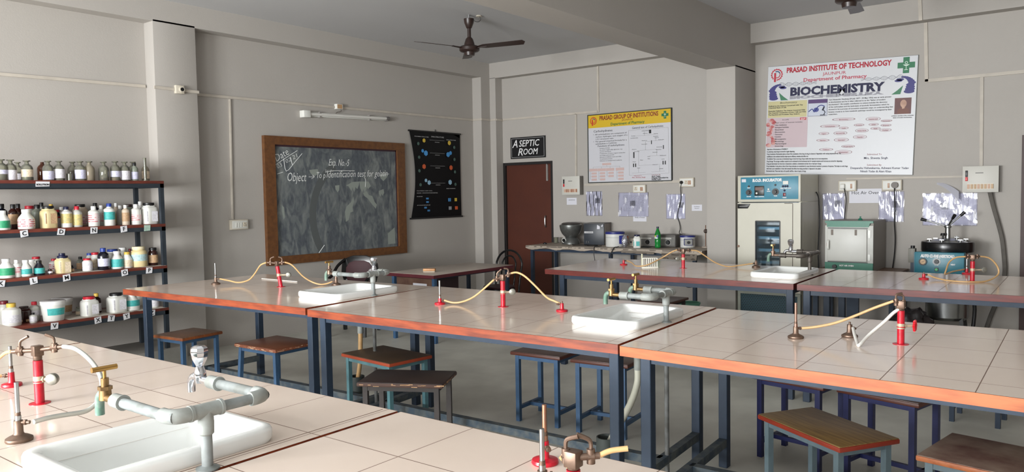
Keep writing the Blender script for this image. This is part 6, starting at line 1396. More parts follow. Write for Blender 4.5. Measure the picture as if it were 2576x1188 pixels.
def knob(parent, x, z, r, m, y=yp, d=0.018, name='knob'): return MB().cyl((x, y - d, z), (x, y, z), r * 0.8, r, 18).build(name, m, parent)
for x, z, r in ((-0.222, 1.582, 0.028), (0.082, 1.585, 0.031)):
    MB().cyl((x, yp - 0.003, z), (x, yp, z), r * 1.25, n=20).build('knob_dial', BLACKP, cp); knob(cp, x, z, r * 0.7, BLACKP)
dsp = MB().box(-0.155, -0.045, yp - 0.008, yp, 1.545, 1.655).build('temperature_controller', mat('controller_black', (30, 36, 34), 0.35), cp, 0.003)
MB().box(-0.145, -0.06, yp - 0.009, yp - 0.008, 1.605, 1.64).build('display', mat('display_brown', (96, 62, 52), 0.3), dsp)
MB().cyl((-0.127, yp - 0.016, 1.572), (-0.127, yp - 0.008, 1.572), 0.011).build('setting_dial', WHITEP, dsp)
MB().box(0.165, 0.225, yp - 0.008, yp, 1.665, 1.705).build('meter', WHITEP, cp, 0.004)
for x, z, m_ in ((-0.222, 1.652, ID), (0.005, 1.615, WHITEP), (0.08, 1.662, BLACKP), (0.165, 1.645, NAVYI), (0.19, 1.645, NAVYI), (0.215, 1.645, NAVYI), (0.182, 1.598, NAVYI)): knob(cp, x, z, 0.012, m_, d=0.01, name='indicator_lamp')
MB().box(0.168, 0.197, yp - 0.01, yp, 1.535, 1.572).build('power_switch', mat('switch_dark_red', (120, 26, 34), 0.35), cp, 0.002)
MB().box(-0.305, -0.255, yp - 0.001, yp, 1.70, 1.735).build('maker_sticker', PAPER, cp)
text(cp, 'B.O.D. INCUBATOR', -0.18, 1.703, 0.030, WHITEI, yp - 0.001, width=0.335, bold=0.003, shear=0.12)
for s, x, z in (('HEAT', -0.222, 1.630), ('ON-OFF', -0.222, 1.530), ('TEMP. CONTROL', -0.10, 1.528), ('COOL', 0.005, 1.588), ('TIMER', 0.082, 1.535), ('HIGH  TEMP  LOW', 0.195, 1.618), ('MAINS', 0.182, 1.515)): text(cp, s, x, z, 0.010, WHITEI, yp - 0.001, 'CENTER', bold=0.001)
wx0, wx1, wz0, wz1 = -0.145, 0.131, 0.66, 1.256
MB().box(-X, wx0, -Y, -Y + 0.045, 0.455, 1.462).box(wx1, X, -Y, -Y + 0.045, 0.455, 1.462).box(wx0, wx1, -Y, -Y + 0.045, wz1, 1.462).box(wx0, wx1, -Y, -Y + 0.045, 0.455, wz0).build('door', IC, t)
m = MB(); g_ = 0.006
m.box(wx0, wx1, -Y - 0.004, -Y + 0.02, wz1 - g_, wz1 + g_).box(wx0, wx1, -Y - 0.004, -Y + 0.02, wz0 - g_, wz0 + g_).box(wx0 - g_, wx0 + g_, -Y - 0.004, -Y + 0.02, wz0, wz1).box(wx1 - g_, wx1 + g_, -Y - 0.004, -Y + 0.02, wz0, wz1)
m.build('window_gasket', BLACKP, t)
MB().box(wx0, wx1, -Y + 0.012, -Y + 0.016, wz0, wz1).build('window_glass', glass('incubator_glass', (190, 208, 216), 0.06, 0.02), t)
MB().box(-X + 0.03, X - 0.03, Y - 0.034, Y - 0.03, 0.45, 1.47).box(-X + 0.03, -X + 0.034, -Y + 0.05, Y - 0.034, 0.45, 1.47).box(X - 0.034, X - 0.03, -Y + 0.05, Y - 0.034, 0.45, 1.47).box(-X + 0.034, X - 0.034, -Y + 0.05, Y - 0.034, 0.45, 0.454).build('inner_liner', mat('liner_steel', (150, 164, 176), 0.25, 0.9), t)
for z in (0.78, 0.92, 1.06, 1.17):
    MB().box(-0.30, 0.30, -Y + 0.07, Y - 0.04, z, z + 0.012).box(-0.30, 0.30, -Y + 0.065, -Y + 0.07, z - 0.012, z + 0.02).build('inner_shelf', mat('shelf_metal', (190, 194, 198), 0.3, 0.9), t)
MB().box(0.268, 0.274, -Y - 0.002, -Y + 0.003, 0.46, 1.45).box(0.18, 0.272, -Y - 0.002, -Y + 0.003, 1.452, 1.458).build('door_seam', ID, t)
MB().prism([(-0.352, 1.400), (-0.235, 1.400), (-0.205, 1.452), (-0.352, 1.452)], -Y - 0.012, -Y).build('door_handle', BLACKP, t, 0.004)
MB().box(-0.33, -0.235, -Y - 0.016, -Y - 0.012, 1.420, 1.428).build('handle_strip', mat('strip_grey', (120, 120, 120), 0.4), t)
MB().cyl((-0.345, -Y - 0.006, 0.965), (-0.345, -Y, 0.965), 0.014).cyl((-0.345, -Y - 0.010, 0.965), (-0.345, -Y - 0.006, 0.965), 0.007).build('lock', BRONZE, t)
grm = bpy.data.materials.new('perforated_grille'); grm.use_nodes = True
nt = grm.node_tree; p = nt.nodes['Principled BSDF']; p.inputs['Roughness'].default_value = 0.5
tc = nd(nt, 'ShaderNodeTexCoord'); mp = nd(nt, 'ShaderNodeMapping'); mp.inputs['Rotation'].default_value = (R(90), 0, 0); nt.links.new(tc.outputs['Object'], mp.inputs[0])
bk = nd(nt, 'ShaderNodeTexBrick'); bk.inputs['Scale'].default_value = 1.0; bk.inputs['Brick Width'].default_value = 0.028; bk.inputs['Row Height'].default_value = 0.02; bk.inputs['Mortar Size'].default_value = 0.006
bk.inputs['Color1'].default_value = lin((10, 16, 22)); bk.inputs['Color2'].default_value = lin((14, 22, 28)); bk.inputs['Mortar'].default_value = lin((36, 72, 84))
nt.links.new(mp.outputs[0], bk.inputs['Vector']); nt.links.new(bk.outputs[0], p.inputs['Base Color'])
m = MB(); m.box(-X, X, -Y, -Y + 0.05, 0.42, 0.45).box(-X, X, -Y, -Y + 0.05, 0.05, 0.08).box(-X, -X + 0.032, -Y, -Y + 0.05, 0.08, 0.42).box(X - 0.032, X, -Y, -Y + 0.05, 0.08, 0.42)
m.build('grille_frame', mat('grille_frame_grey', (150, 154, 142), 0.5), t)
MB().box(-X + 0.032, X - 0.032, -Y + 0.012, -Y + 0.05, 0.08, 0.42).build('grille', grm, t)
for sx in (-1, 1):
    for sy in (-1, 1): MB().cyl((sx * 0.3, sy * 0.26, 0.0), (sx * 0.3, sy * 0.26, 0.05), 0.025).build('foot', BLACKP, t)

# ---------------------------------------------------------------- hot air oven on its table
t = thing('side_table', 'small steel-legged table carrying the hot air oven', 'table', (8.95, 2.13, 0))
MB().box(-0.33, 0.33, -0.42, 0.42, 0.70, 0.725).build('table_top', mat('side_table_top', (122, 92, 72), 0.5, var=0.5, vscale=6), t, 0.002)
for sx in (-0.29, 0.29):
    for sy in (-0.38, 0.38): MB().bar((sx, sy, 0), (sx, sy, 0.70), 0.05).build('leg', STEEL, t)
MB().bar((-0.29, -0.38, 0.68), (-0.29, 0.38, 0.68), 0.04).bar((0.29, -0.38, 0.68), (0.29, 0.38, 0.68), 0.04).build('frame_rail', STEEL, t)
MB().box(-0.305, -0.27, -0.06, 0.06, 0.05, 0.70).build('front_panel', STEEL, t)
t = thing('hot_air_oven', 'white hot air oven with green top band and door', 'oven', (8.997, 2.188, 0.725), B)
OW = mat('oven_white', (208, 208, 202), 0.4, var=0.15, vscale=5); OG = mat('oven_green', (26, 112, 88), 0.4); OS = mat('oven_side_grey', (138, 132, 124), 0.5)
X, Y, H = 0.2425, 0.283, 0.537
MB().box(-X, X, -Y + 0.02, Y, 0.0, H).build('casing', OS, t, 0.003, 1)
MB().box(-X, X, -Y, -Y + 0.02, 0.09, H - 0.05).build('front_plate', OW, t, 0.002)
MB().prism([(-X, H), (X, H), (X, H - 0.022), (X - 0.03, H - 0.025), (X - 0.045, H - 0.065), (-X + 0.02, H - 0.065), (-X + 0.02, H - 0.025), (-X, H - 0.022)], -Y - 0.006, -Y + 0.02).build('top_band', OG, t)
bb_ = MB().box(-X, X, -Y - 0.006, -Y + 0.02, 0.0, 0.09).build('bottom_band', OG, t)
text(bb_, 'HOT AIR OVEN', -0.02, 0.050, 0.016, WHITEI, -Y - 0.0075, 'CENTER', 0.145, bold=0.001)
MB().cyl((-0.14, -Y - 0.03, 0.045), (-0.14, -Y - 0.006, 0.045), 0.022).build('thermostat_knob', BLACKP, bb_)
d_ = MB().box(-0.215, 0.185, -Y - 0.022, -Y, 0.105, H - 0.085).build('door', OW, t, 0.008)
MB().box(-0.215, 0.19, -Y - 0.004, -Y, H - 0.082, H - 0.072).box(-0.215, 0.19, -Y - 0.004, -Y, 0.09, 0.10).build('door_gap', BLACKP, t)
for x in (-0.175, 0.065): MB().box(x, x + 0.023, -Y - 0.026, -Y - 0.022, 0.385, 0.445).build('door_label', mat('plate_brown_grey', (112, 100, 90), 0.5), d_)
MB().tube([(-0.198, -Y - 0.022, 0.325), (-0.198, -Y - 0.05, 0.315), (-0.198, -Y - 0.05, 0.245), (-0.198, -Y - 0.022, 0.235)], 0.011, 10, 4).build('door_handle', WHITEP, d_)
MB().box(-0.218, -0.212, -Y - 0.026, -Y - 0.022, 0.265, 0.30).build('red_sticker', REDI, d_)
for z0, z1 in ((0.36, 0.44), (0.12, 0.185)): MB().box(0.192, 0.218, -Y - 0.008, -Y, z0, z1).build('hinge', mat('hinge_grey', (150, 150, 146), 0.4, 0.5), t)
MB().cyl((0.06, -0.05, H), (0.06, -0.05, H + 0.02), 0.028, 0.016).cyl((0.06, -0.05, H + 0.02), (0.06, -0.05, H + 0.042), 0.008).build('vent_cap', OG, t)

# ---------------------------------------------------------------- autoclave
t = thing('autoclave', 'vertical steel autoclave with black ring lid, three handles and teal control box', 'autoclave', (8.92, 1.288, 0), B)
MB().lathe([(0.0, 0.26), (0.17, 0.26), (0.195, 0.29), (0.195, 0.96), (0.0, 0.96)], (0, 0, 0), 36).build('steel_body', STAINL, t)
for a in (35, 145, 215, 325):
    x, y = 0.17 * math.cos(R(a)), 0.17 * math.sin(R(a)); MB().bar((x, y, 0.3), (x * 1.25, y * 1.25, 0), 0.035).build('leg', IRON, t)
MB().lathe([(0.20, 0.945), (0.235, 0.95), (0.24, 0.965), (0.24, 1.04), (0.235, 1.052), (0.205, 1.055), (0.20, 1.04)], (0, 0, 0), 40, cap=False).lathe([(0.205, 0.96), (0.205, 1.035), (0.0, 1.035)], (0, 0, 0), 40, cap=False).build('lid_ring', mat('ring_black', (18, 18, 20), 0.25), t)
MB().lathe([(0.20, 1.035), (0.19, 1.046), (0.12, 1.072), (0.05, 1.085), (0.0, 1.086)], (0, 0, 0), 32).build('lid_dome', STAINL, t)
MB().cyl((0, 0, 1.07), (0, 0, 1.20), 0.026, 0.024, 18).lathe([(0.03, 1.19), (0.034, 1.20), (0.03, 1.215), (0, 1.22)], (0, 0, 0), 16).build('lid_spindle', STAINL, t)
for dx, dy, dz in ((-0.20, -0.02, 0.062), (0.115, 0.02, 0.115), (0.06, -0.10, 0.09)):
    e = Vector((dx, dy, 1.205 + dz)); s = Vector((0, 0, 1.205)); d = (e - s).normalized()
    h_ = MB().cyl(s, e, 0.0085, n=12).build('lid_handle', STAINL, t)
    MB().cyl(e - d * 0.01, e + d * 0.045, 0.014, 0.017, 14).build('grip', BLACKP, h_)
for k in range(6):
    a = R(60 * k + 20); c_ = Vector((0.165 * math.cos(a), 0.165 * math.sin(a), 1.05))
    MB().cyl(c_, c_ + Vector((0, 0, 0.022)), 0.011, n=10).bar(c_ + Vector((-0.02, 0, 0.026)), c_ + Vector((0.02, 0, 0.026)), 0.012, 0.008).build('clamp_nut', STAINL, t)
MB().cyl((-0.03, -0.08, 1.07), (-0.03, -0.08, 1.115), 0.009).cyl((-0.03, -0.08, 1.115), (-0.03, -0.08, 1.14), 0.026, 0.02, 16).build('safety_valve', BLACKP, t)
MB().cyl((0.09, -0.06, 1.06), (0.09, -0.06, 1.11), 0.01).cyl((0.07, -0.06, 1.10), (0.11, -0.06, 1.10), 0.008).build('steam_valve', STAINL, t)
bx_ = MB().box(-0.25, 0.185, -0.285, -0.17, 0.66, 0.958).build('control_box', mat('autoclave_teal', (22, 112, 130), 0.35), t, 0.004)
MB().box(-0.262, -0.25, -0.26, -0.17, 0.66, 0.95).build('box_side', mat('autoclave_teal_dark', (18, 90, 108), 0.4), bx_)
yb = -0.286
text(bx_, 'AUTO CLAVE (VERTICAL)', -0.195, 0.908, 0.026, WHITEI, yb - 0.001, width=0.30, bold=0.003, shear=0.12)
text(bx_, 'TIMER', -0.055, 0.828, 0.012, WHITEI, yb - 0.001, 'CENTER', 0.04, bold=0.001); text(bx_, 'HEAT', 0.09, 0.835, 0.013, WHITEI, yb - 0.001, 'CENTER', 0.04, bold=0.001)
gz = MB().ring(-0.175, 0.862, 0.037, 0.026, yb - 0.014, yb, 24).build('pressure_gauge', BLACKP, bx_)
MB().cyl((-0.175, yb - 0.006, 0.862), (-0.175, yb, 0.862), 0.027, n=24).build('gauge_face', mat('gauge_tan', (196, 160, 116), 0.4), gz)
MB().bar((-0.187, yb - 0.008, 0.857), (-0.160, yb - 0.008, 0.870), 0.003).build('gauge_needle', BLACKP, gz)
kn = MB().cyl((-0.053, yb - 0.003, 0.866), (-0.053, yb, 0.866), 0.036, n=24).build('timer_dial', mat('dial_pale', (170, 176, 178), 0.4), bx_)
MB().cyl((-0.053, yb - 0.02, 0.866), (-0.053, yb - 0.003, 0.866), 0.02, 0.023, 18).build('timer_knob', BLACKP, kn)
MB().box(-0.07, -0.036, yb - 0.006, yb, 0.770, 0.806).build('lamp_plate', BLACKP, bx_)
MB().cyl((-0.053, yb - 0.012, 0.788), (-0.053, yb - 0.006, 0.788), 0.012).build('green_lamp', mat('lamp_green', (70, 190, 110), 0.3), bx_)
MB().cyl((0.11, yb - 0.014, 0.742), (0.11, yb, 0.742), 0.012).build('red_lamp', REDI, bx_)
rb = MB().box(-0.325, -0.262, -0.20, -0.12, 0.84, 0.985).build('pressure_relay', mat('relay_grey', (122, 120, 112), 0.5), t, 0.004)
MB().cyl((-0.29, -0.16, 0.985), (-0.29, -0.16, 1.012), 0.02).build('relay_knob', BLACKP, rb)
MB().box(-0.305, -0.268, -0.19, -0.13, 0.70, 0.84).build('relay_bracket', STEEL, rb)
MB().tube([(0.15, -0.14, 0.50), (0.24, -0.2, 0.52), (0.27, -0.2, 0.4), (0.25, -0.22, 0.12)], 0.018, 10, 4).build('drain_pipe', IRON, t)
# dark covered bundle under the table
rn = random.Random(9); bm = bmesh.new(); bmesh.ops.create_icosphere(bm, subdivisions=4, radius=1.0)
for v in bm.verts:
    n = v.co.normalized(); k = 1 + 0.10 * math.sin(9 * n.x + 5 * n.y) + 0.08 * math.sin(13 * n.y - 8 * n.z) + 0.05 * math.sin(27 * n.x * n.y + 19 * n.z)
    v.co = Vector((n.x * 0.17 * k, n.y * 0.22 * k, max(0.0, 0.19 + n.z * 0.20 * k)))
mm = MB(); mm.bm.free(); mm.bm = bm
o = mm.build('plastic_bag', mat('bag_black', (30, 24, 26), 0.3, var=0.5, vscale=14, rgb2=(58, 44, 46)), None, loc=(8.52, 1.55, 0.0), ang=180)
tag(o, 'crumpled dark bag on the floor under the autoclave box', 'bag')

# ---------------------------------------------------------------- bench with newspaper
BX0, BX1, BY0, BY1, BZ = 8.60, 9.31, 3.80, 6.40, 0.90
cx, cy = (BX0 + BX1) / 2, (BY0 + BY1) / 2
t = thing('work_bench', 'narrow steel-legged bench covered with old newspaper along the right wall', 'bench', (cx, cy, 0))
MB().box(BX0 - cx + 0.01, BX1 - cx, BY0 - cy, BY1 - cy, BZ - 0.045, BZ - 0.004).build('bench_top', mat('bench_board', (96, 80, 68), 0.6), t)
for y in (6.33, 5.08, 3.92):
    for x in (8.66, 9.24): MB().bar((x - cx, y - cy, 0), (x - cx, y - cy, BZ - 0.045), 0.042).build('leg', STEEL, t)
MB().bar((8.66 - cx, 3.92 - cy, BZ - 0.065), (8.66 - cx, 6.33 - cy, BZ - 0.065), 0.034).bar((9.24 - cx, 3.92 - cy, BZ - 0.065), (9.24 - cx, 6.33 - cy, BZ - 0.065), 0.034).build('frame_rail', STEEL, t)
news = label_mat('newsprint', (168, 156, 142), (84, 74, 68), 16, 0.8)
bm = bmesh.new(); g = []; rn = random.Random(4); NY = 46
for j in range(NY + 1):
    y = BY0 + (BY1 - BY0) * j / NY; row = []
    dr = 0.035 + 0.012 * math.sin(j * 0.9) + 0.010 * rn.random()
    for k, (x, dz) in enumerate(((BX1 - 0.01, 0), (9.1, 0), (8.9, 0), (8.72, 0), (BX0 - 0.002, 0.0), (BX0 - 0.010, -dr * 0.5), (BX0 - 0.012, -dr))):
        row.append(bm.verts.new((x - cx + (0.004 * rn.random() if k > 4 else 0), y - cy, BZ + dz - 0.003 + (0.003 * rn.random() if k < 4 else 0))))
    g.append(row)
for j in range(NY):
    for i in range(6): bm.faces.new((g[j][i], g[j + 1][i], g[j + 1][i + 1], g[j][i + 1]))
mm = MB(); mm.bm.free(); mm.bm = bm; mm.build('newspaper_cover', news, t, ang=60)
for y0_, y1_, z0, z1 in ((4.42, 4.88, -0.055, -0.030), (3.86, 4.32, -0.11, -0.040)):
    bm = bmesh.new(); g = []
    for i in range(9):
        a = i / 8; y = y0_ + (y1_ - y0_) * a
        g.append([bm.verts.new((BX0 - cx - 0.013 - 0.002 * math.sin(7 * a), y - cy, BZ + z1 + 0.006 * a)), bm.verts.new((BX0 - cx - 0.026 - 0.004 * math.sin(5 * a), y - cy, BZ + z0 - 0.012 * (1 - a) * math.sin(2.5 * a + 0.5)))])
    for i in range(8): bm.faces.new((g[i][0], g[i + 1][0], g[i + 1][1], g[i][1]))
    bmesh.ops.solidify(bm, geom=bm.faces[:], thickness=0.0015)
    mm = MB(); mm.bm.free(); mm.bm = bm; mm.build('newspaper_flap', news, t)
Z = BZ + 0.001
# centrifuge
t = thing('centrifuge', 'bulbous steel-grey centrifuge with a bowl on a domed base', 'centrifuge', (9.09, 5.97, Z), B)
CM = mat('centrifuge_hammertone', (112, 114, 112), 0.35, 0.6, var=0.4, vscale=30, rgb2=(84, 86, 84))
MB().lathe([(0.0, 0), (0.128, 0), (0.126, 0.02), (0.11, 0.06), (0.085, 0.085), (0.075, 0.095), (0, 0.095)], (0, 0, 0), 36).build('base', CM, t)
MB().lathe([(0.07, 0.09), (0.085, 0.098), (0.125, 0.14), (0.15, 0.19), (0.162, 0.25), (0.160, 0.265), (0.13, 0.278), (0.10, 0.280)], (0, 0, 0), 36).build('bowl', CM, t)
MB().lathe([(0.13, 0.276), (0.132, 0.286), (0.11, 0.298), (0.06, 0.304), (0, 0.304)], (0, 0, 0), 32).build('lid', mat('centrifuge_lid', (74, 68, 66), 0.35, 0.5), t)
MB().cyl((-0.045, -0.118, 0.05), (-0.045, -0.095, 0.055), 0.028).build('speed_knob', BLACKP, t)
MB().ring(-0.045, 0.052, 0.034, 0.026, -0.116, -0.10, 20).build('knob_ring', WHITEP, t)
# grey instrument box
t = thing('colorimeter', 'boxy blue-grey instrument with a paper scrap, second from the left on the bench', 'instrument', (9.13, 5.575, Z), -78)
MB().box(-0.145, 0.145, -0.115, -0.09, 0.0, 0.285).build('front_panel', mat('instrument_slate', (50, 56, 64), 0.4, var=0.3, vscale=8), t, 0.003)
MB().box(-0.15, 0.15, -0.09, 0.17, 0.0, 0.292).build('casing', mat('instrument_side', (122, 114, 108), 0.5, var=0.4, vscale=6), t, 0.004)
MB().box(-0.152, 0.152, -0.118, 0.172, 0.288, 0.297).build('top_cover', BLACKP, t)
MB().box(-0.138, -0.01, -0.1165, -0.115, 0.158, 0.184).build('name_plate', mat('plate_pale', (196, 196, 198), 0.5), t, 0.0)
text(t, 'COLORIMETER', -0.128, 0.166, 0.011, INK, -0.1175, width=0.105)
for x, z in ((-0.105, 0.045), (-0.075, 0.045), (-0.105, 0.03), (-0.075, 0.03)): MB().box(x - 0.009, x + 0.009, -0.121, -0.115, z - 0.006, z + 0.006).build('push_button', BLACKP, t)
MB().prism([(0.045, 0.215), (0.085, 0.215), (0.088, 0.25), (0.07, 0.262), (0.048, 0.275)], -0.1175, -0.115).prism([(0.105, 0.25), (0.125, 0.245), (0.13, 0.275), (0.12, 0.278)], -0.1175, -0.115).build('paper_scrap', PAPER, t)
# water baths
def pot(label, x, y, d, h, rz, ctl, bands=True):
    t = thing('heating_pot', label, 'heating pot', (x, y, Z), rz, 'white pots with blue lids')
    r = d / 2; BLU = mat('pot_blue', (34, 42, 120), 0.4)
    MB().lathe([(0, 0), (r * 0.97, 0), (r, 0.006), (r, h * 0.84), (0, h * 0.84)], (0, 0, 0), 36).build('pot_body', mat('pot_white', (216, 216, 212), 0.4), t)
    MB().ring(0, 0, r + 0.001, r - 0.002, -0.001, 0.001, 4) .bm.free()
    MB().lathe([(r + 0.0015, h * 0.60), (r + 0.0015, h * 0.615)], (0, 0, 0), 36, cap=False).build('seam_band', GREYS, t)
    MB().lathe([(r + 0.004, h * 0.83), (r + 0.006, h * 0.85), (r + 0.004, h * 0.95), (r * 0.9, h * 0.985), (r * 0.4, h), (0, h)], (0, 0, 0), 36).build('lid', BLU, t)
    c_ = MB().box(-0.055, 0.045, -r - 0.06, -r + 0.02, h * 0.20, h * 0.74).build('control_box', BLU, t, 0.004)
    MB().box(-0.05, 0.04, -r - 0.064, -r - 0.06, h * 0.24, h * 0.70).build('control_face', ctl, c_)
    MB().cyl((-0.005, -r - 0.08, h * 0.45), (-0.005, -r - 0.064, h * 0.45), 0.018).build('control_knob', BLACKP, c_)
pot('large white pot with a blue lid and orange-faced control box', 8.86, 5.13, 0.245, 0.20, -8, mat('control_orange', (196, 96, 44), 0.4))
pot('small white pot with a dark blue lid beside the pillar', 9.09, 4.21, 0.185, 0.155, -60, mat('control_grey', (150, 150, 146), 0.4))
# foil bag
bm = bmesh.new(); bmesh.ops.create_icosphere(bm, subdivisions=4, radius=1.0); rn = random.Random(2)
for v in bm.verts:
    n = v.co.normalized(); k = 1 + 0.16 * math.sin(11 * n.x + 7 * n.z) * math.sin(9 * n.y) + 0.10 * math.sin(23 * n.z + 5 * n.x)
    v.co = Vector((n.x * 0.045 * k, n.y * 0.035 * k, max(0, 0.075 + n.z * 0.078 * k)))
mm = MB(); mm.bm.free(); mm.bm = bm
tag(mm.build('foil_bag', mat('foil', (190, 190, 200), 0.25, 0.7, var=0.4, vscale=30, rgb2=(216, 216, 226)), None, loc=(8.80, 4.95, Z), ang=180), 'crumpled silver-white bag right of the large white pot', 'bag')
t = thing('terminal_box', 'small cream box with two dark terminals behind the foil bag', 'box', (9.0, 4.94, Z), -75)
MB().box(-0.04, 0.04, -0.03, 0.03, 0, 0.10).build('box_body', CREAMP, t, 0.003)
MB().cyl((-0.018, -0.042, 0.055), (-0.018, -0.03, 0.055), 0.012).cyl((0.016, -0.042, 0.078), (0.016, -0.03, 0.078), 0.010).build('terminals', BLACKP, t)
bottle('white bottle with a navy cap and teal label on the newspaper bench', 8.75, 4.745, Z, 0.168, 0.095, 'square', 'white', 'navy', 'teal', (0.15, 0.5), None, None, 'chemical_bottle', -70)
# grey meters
def meter(label, x, y, rz, w, h, col, dial):
    t = thing('laboratory_meter', label, 'instrument', (x, y, Z), rz, 'grey meters on the bench')
    MB().prism([(-w / 2, 0), (w / 2, 0), (w / 2, h * 0.9), (w / 2 - 0.01, h), (-w / 2 + 0.01, h), (-w / 2, h * 0.9)], -0.08, 0.10).build('casing', col, t, 0.005)
    MB().box(-w / 2 + 0.01, w / 2 - 0.01, -0.084, -0.08, 0.02, h - 0.03).build('face_panel', mat('meter_face_grey', (116, 114, 110), 0.5, var=0.4, vscale=20), t)
    MB().box(-w * 0.3, w * 0.3, -0.087, -0.084, h * 0.64, h * 0.75).build('name_strip', mat('strip_pale', (186, 184, 178), 0.5), t)
    MB().cyl((dial, -0.105, h * 0.38), (dial, -0.084, h * 0.38), 0.024, 0.03, 20).build('dial_knob', BLACKP, t)
    MB().ring(dial, h * 0.38, 0.038, 0.032, -0.086, -0.084, 20).build('dial_ring', mat('ring_grey', (146, 144, 140), 0.4), t)
meter('grey meter with a dark dial behind the teal-labelled white bottle', 9.08, 4.75, -88, 0.25, 0.155, mat('meter_grey', (120, 116, 110), 0.5), 0.02)
meter('dark grey meter with a small dial behind the green bottle', 9.08, 4.47, -88, 0.26, 0.16, mat('meter_dark', (84, 80, 76), 0.5), 0.03)
MB_ = MB()
o = MB_.tube([(0, 0, 0.006), (0.05, -0.04, 0.006), (0.02, -0.12, 0.006), (-0.06, -0.10, 0.006), (-0.05, -0.02, 0.008), (0.03, 0.0, 0.010), (0.07, -0.10, 0.008), (0.02, -0.22, 0.006), (0.08, -0.32, 0.006)], 0.005, 8, 5).build('power_cord', CORD, None, loc=(8.83, 4.72, Z))
tag(o, 'black cord lying in loops between the white bottle and the green bottle', 'cord', 'power cords')
wire('black cord lying in front of the blue-grey instrument', [(8.86, 5.80, Z + 0.006), (8.80, 5.72, Z + 0.006), (8.86, 5.60, Z + 0.006), (8.79, 5.50, Z + 0.006), (8.84, 5.40, Z + 0.006), (8.90, 5.42, Z + 0.006)], 0.006, CORD)
wire('black cord dropping over the bench edge left of the large pot', [(8.80, 5.30, Z + 0.007), (8.66, 5.285, Z + 0.007), (8.585, 5.28, Z + 0.004), (8.572, 5.28, 0.82), (8.58, 5.26, 0.66), (8.58, 5.25, 0.5)], 0.005, CORD)
wire('black cord dropping over the bench edge right of the large pot', [(8.76, 5.02, Z + 0.007), (8.68, 5.0, Z + 0.007), (8.585, 4.985, Z + 0.004), (8.572, 5.02, 0.84), (8.575, 5.06, 0.72), (8.58, 5.10, 0.5)], 0.006, CORD)
# green soft-drink bottle
t = thing('drink_bottle', 'green plastic drink bottle with dark blue cap on the newspaper bench', 'bottle', (8.84, 4.50, Z), B)
GRB = mat('green_pet', (22, 150, 62), 0.12, spec=0.6); GRB.node_tree.nodes['Principled BSDF'].inputs['Transmission Weight'].default_value = 0.35
MB().lathe([(0.028, 0), (0.036, 0.006), (0.038, 0.03), (0.035, 0.05), (0.039, 0.07), (0.039, 0.085), (0.036, 0.095), (0.039, 0.11), (0.039, 0.165), (0.036, 0.18), (0.024, 0.215), (0.0145, 0.24), (0.0135, 0.248)], (0, 0, 0), 24).build('bottle_body', GRB, t)
MB().cyl((0, 0, 0.246), (0, 0, 0.268), 0.0155).build('cap', CAPM['navy'], t)
wl = MB().lathe([(0.0396, 0.112), (0.0396, 0.163)], (0, 0, 0), 16, a0=-175, a1=-20).build('wrap_label', mat('wrap_green', (26, 110, 60), 0.3), t)
MB().lathe([(0.0402, 0.118), (0.0402, 0.142)], (0, 0, 0), 10, a0=-150, a1=-70).build('white_swirl', mat('wrap_white', (216, 222, 222), 0.3), wl)
MB().lathe([(0.0403, 0.142), (0.0403, 0.160)], (0, 0, 0), 10, a0=-140, a1=-95).build('yellow_flash', mat('wrap_yellow', (206, 206, 70), 0.3), wl)
MB().lathe([(0.0403, 0.135), (0.0403, 0.160)], (0, 0, 0), 8, a0=-90, a1=-50).build('blue_flash', mat('wrap_blue', (30, 40, 110), 0.3), wl)
# clamp stand, beaker, funnel cap
t = thing('clamp_stand', 'thin rusty clamp stand in the corner by the pillar', 'stand', (9.14, 3.99, Z))
MB().lathe([(0.05, 0), (0.05, 0.01), (0.02, 0.018), (0, 0.018)], (0, 0, 0), 16).build('base', mat('stand_pale', (186, 172, 158), 0.5), t)
MB().cyl((0, 0, 0.015), (0, 0, 0.28), 0.006).build('rod', mat('stand_rust', (120, 92, 76), 0.5, 0.5), t)
MB().cyl((0, -0.02, 0.205), (0, 0.02, 0.205), 0.018).ring(0, 0.205, 0.026, 0.018, -0.01, 0.01, 16).build('clamp', mat('clamp_grey', (96, 84, 78), 0.5, 0.6), t)
bottle('empty clear beaker at the left end of the newspaper bench', 9.17, 6.28, Z, 0.08, 0.07, 'beaker', 'glass')
tag(MB().lathe([(0.0, 0), (0.03, 0), (0.028, 0.012), (0.012, 0.022), (0, 0.024)], (0, 0, 0), 16).build('rubber_stopper', BLACKP, None, loc=(8.92, 6.30, Z)), 'black rubber lump at the left end of the newspaper bench', 'stopper')

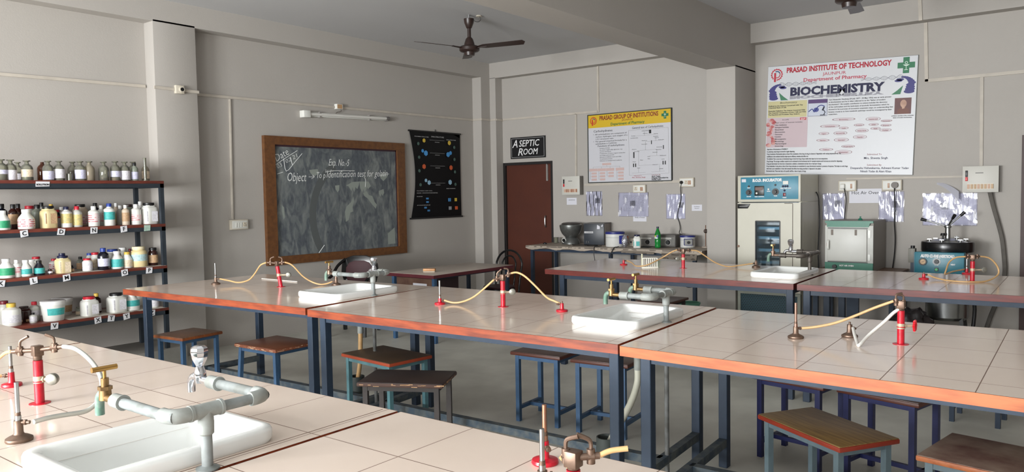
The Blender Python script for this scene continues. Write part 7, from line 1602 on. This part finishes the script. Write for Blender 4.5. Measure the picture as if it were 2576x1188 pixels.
# ---------------------------------------------------------------- ceiling fans
FB = mat('fan_brown', (48, 34, 30), 0.35)
def fan(label, x, y, z, angs, L):
    t = thing('ceiling_fan', label, 'fan', (x, y, z), 0, 'ceiling fans')
    top = ZC - z
    MB().cyl((0, 0, 0.05), (0, 0, top), 0.011).build('down_rod', mat('fan_rod', (150, 150, 150), 0.4, 0.6), t)
    MB().lathe([(0.014, 0.205), (0.03, 0.215), (0.052, 0.27), (0.058, 0.315), (0.05, 0.315), (0.012, 0.25)], (0, 0, 0), 24).cyl((0, 0, 0.09), (0, 0, 0.21), 0.020).build('canopy', FB, t)
    MB().lathe([(0.022, 0.115), (0.04, 0.095), (0.055, 0.05), (0.060, 0.025), (0.10, 0.015), (0.112, 0.0), (0.112, -0.03), (0.10, -0.042), (0.062, -0.05), (0.055, -0.085), (0.0, -0.088)], (0, 0, 0), 32).build('motor', FB, t)
    for a in angs:
        c, s = math.cos(R(a)), math.sin(R(a)); rot = Matrix.Rotation(R(a), 4, 'Z') @ Matrix.Rotation(R(-11), 4, 'X')
        m = MB(); pts = [(0.10, -0.02), (0.19, -0.055), (L, -0.058), (L + 0.015, -0.01), (L - 0.03, 0.062), (0.19, 0.05), (0.10, 0.02)]
        for zz in (0.002, -0.002):
            pass
        up = [m.bm.verts.new(rot @ Vector((px, py, 0.002))) for px, py in pts]; dn = [m.bm.verts.new(rot @ Vector((px, py, -0.002))) for px, py in pts]
        m.bm.faces.new(up); m.bm.faces.new(dn[::-1])
        for i in range(len(pts)): j = (i + 1) % len(pts); m.bm.faces.new((up[j], up[i], dn[i], dn[j]))
        b = m.build('blade', FB, t)
        MB().bar((0.09 * c, 0.09 * s, -0.01), (0.22 * c, 0.22 * s, 0.0), 0.03, 0.008).build('blade_iron', FB, b)
    MB().tube([(0.02, -0.02, 0.31), (0.09, -0.05, 0.29), (0.12, -0.07, 0.32), (0.10, -0.06, 0.36)], 0.003).build('wire', BLACKP, t)
    MB().lathe([(0.035, top - 0.012), (0.03, top - 0.001)], (0.10, -0.06, 0), 14).build('ceiling_rose', CREAMP, t)
fan('dark brown ceiling fan in front of the door corner', 6.58, 5.63, 3.235, (163, 283, 43), 0.66)
fan('dark brown ceiling fan cut off by the top edge of the photo', 6.98, 1.76, 3.215, (128, 248, 8), 0.66)

# ---------------------------------------------------------------- fit lettering to its measured width and turn it into meshes
bpy.context.view_layer.update()
for o, wd in FIT:
    if o.dimensions.x > 1e-6: o.scale.x = wd / o.dimensions.x
bpy.context.view_layer.update()
dg = bpy.context.evaluated_depsgraph_get()
for o in [q for q in SC.objects if q.type == 'FONT']:
    nm = o.name.split('.')[0]
    me = bpy.data.meshes.new_from_object(o.evaluated_get(dg)); me.name = nm
    if not me.materials: me.materials.append(o.data.materials[0])
    n = bpy.data.objects.new(nm, me); COL.objects.link(n)
    n.parent = o.parent; n.location = o.location; n.rotation_euler = o.rotation_euler; n.scale = o.scale
    bpy.data.objects.remove(o)
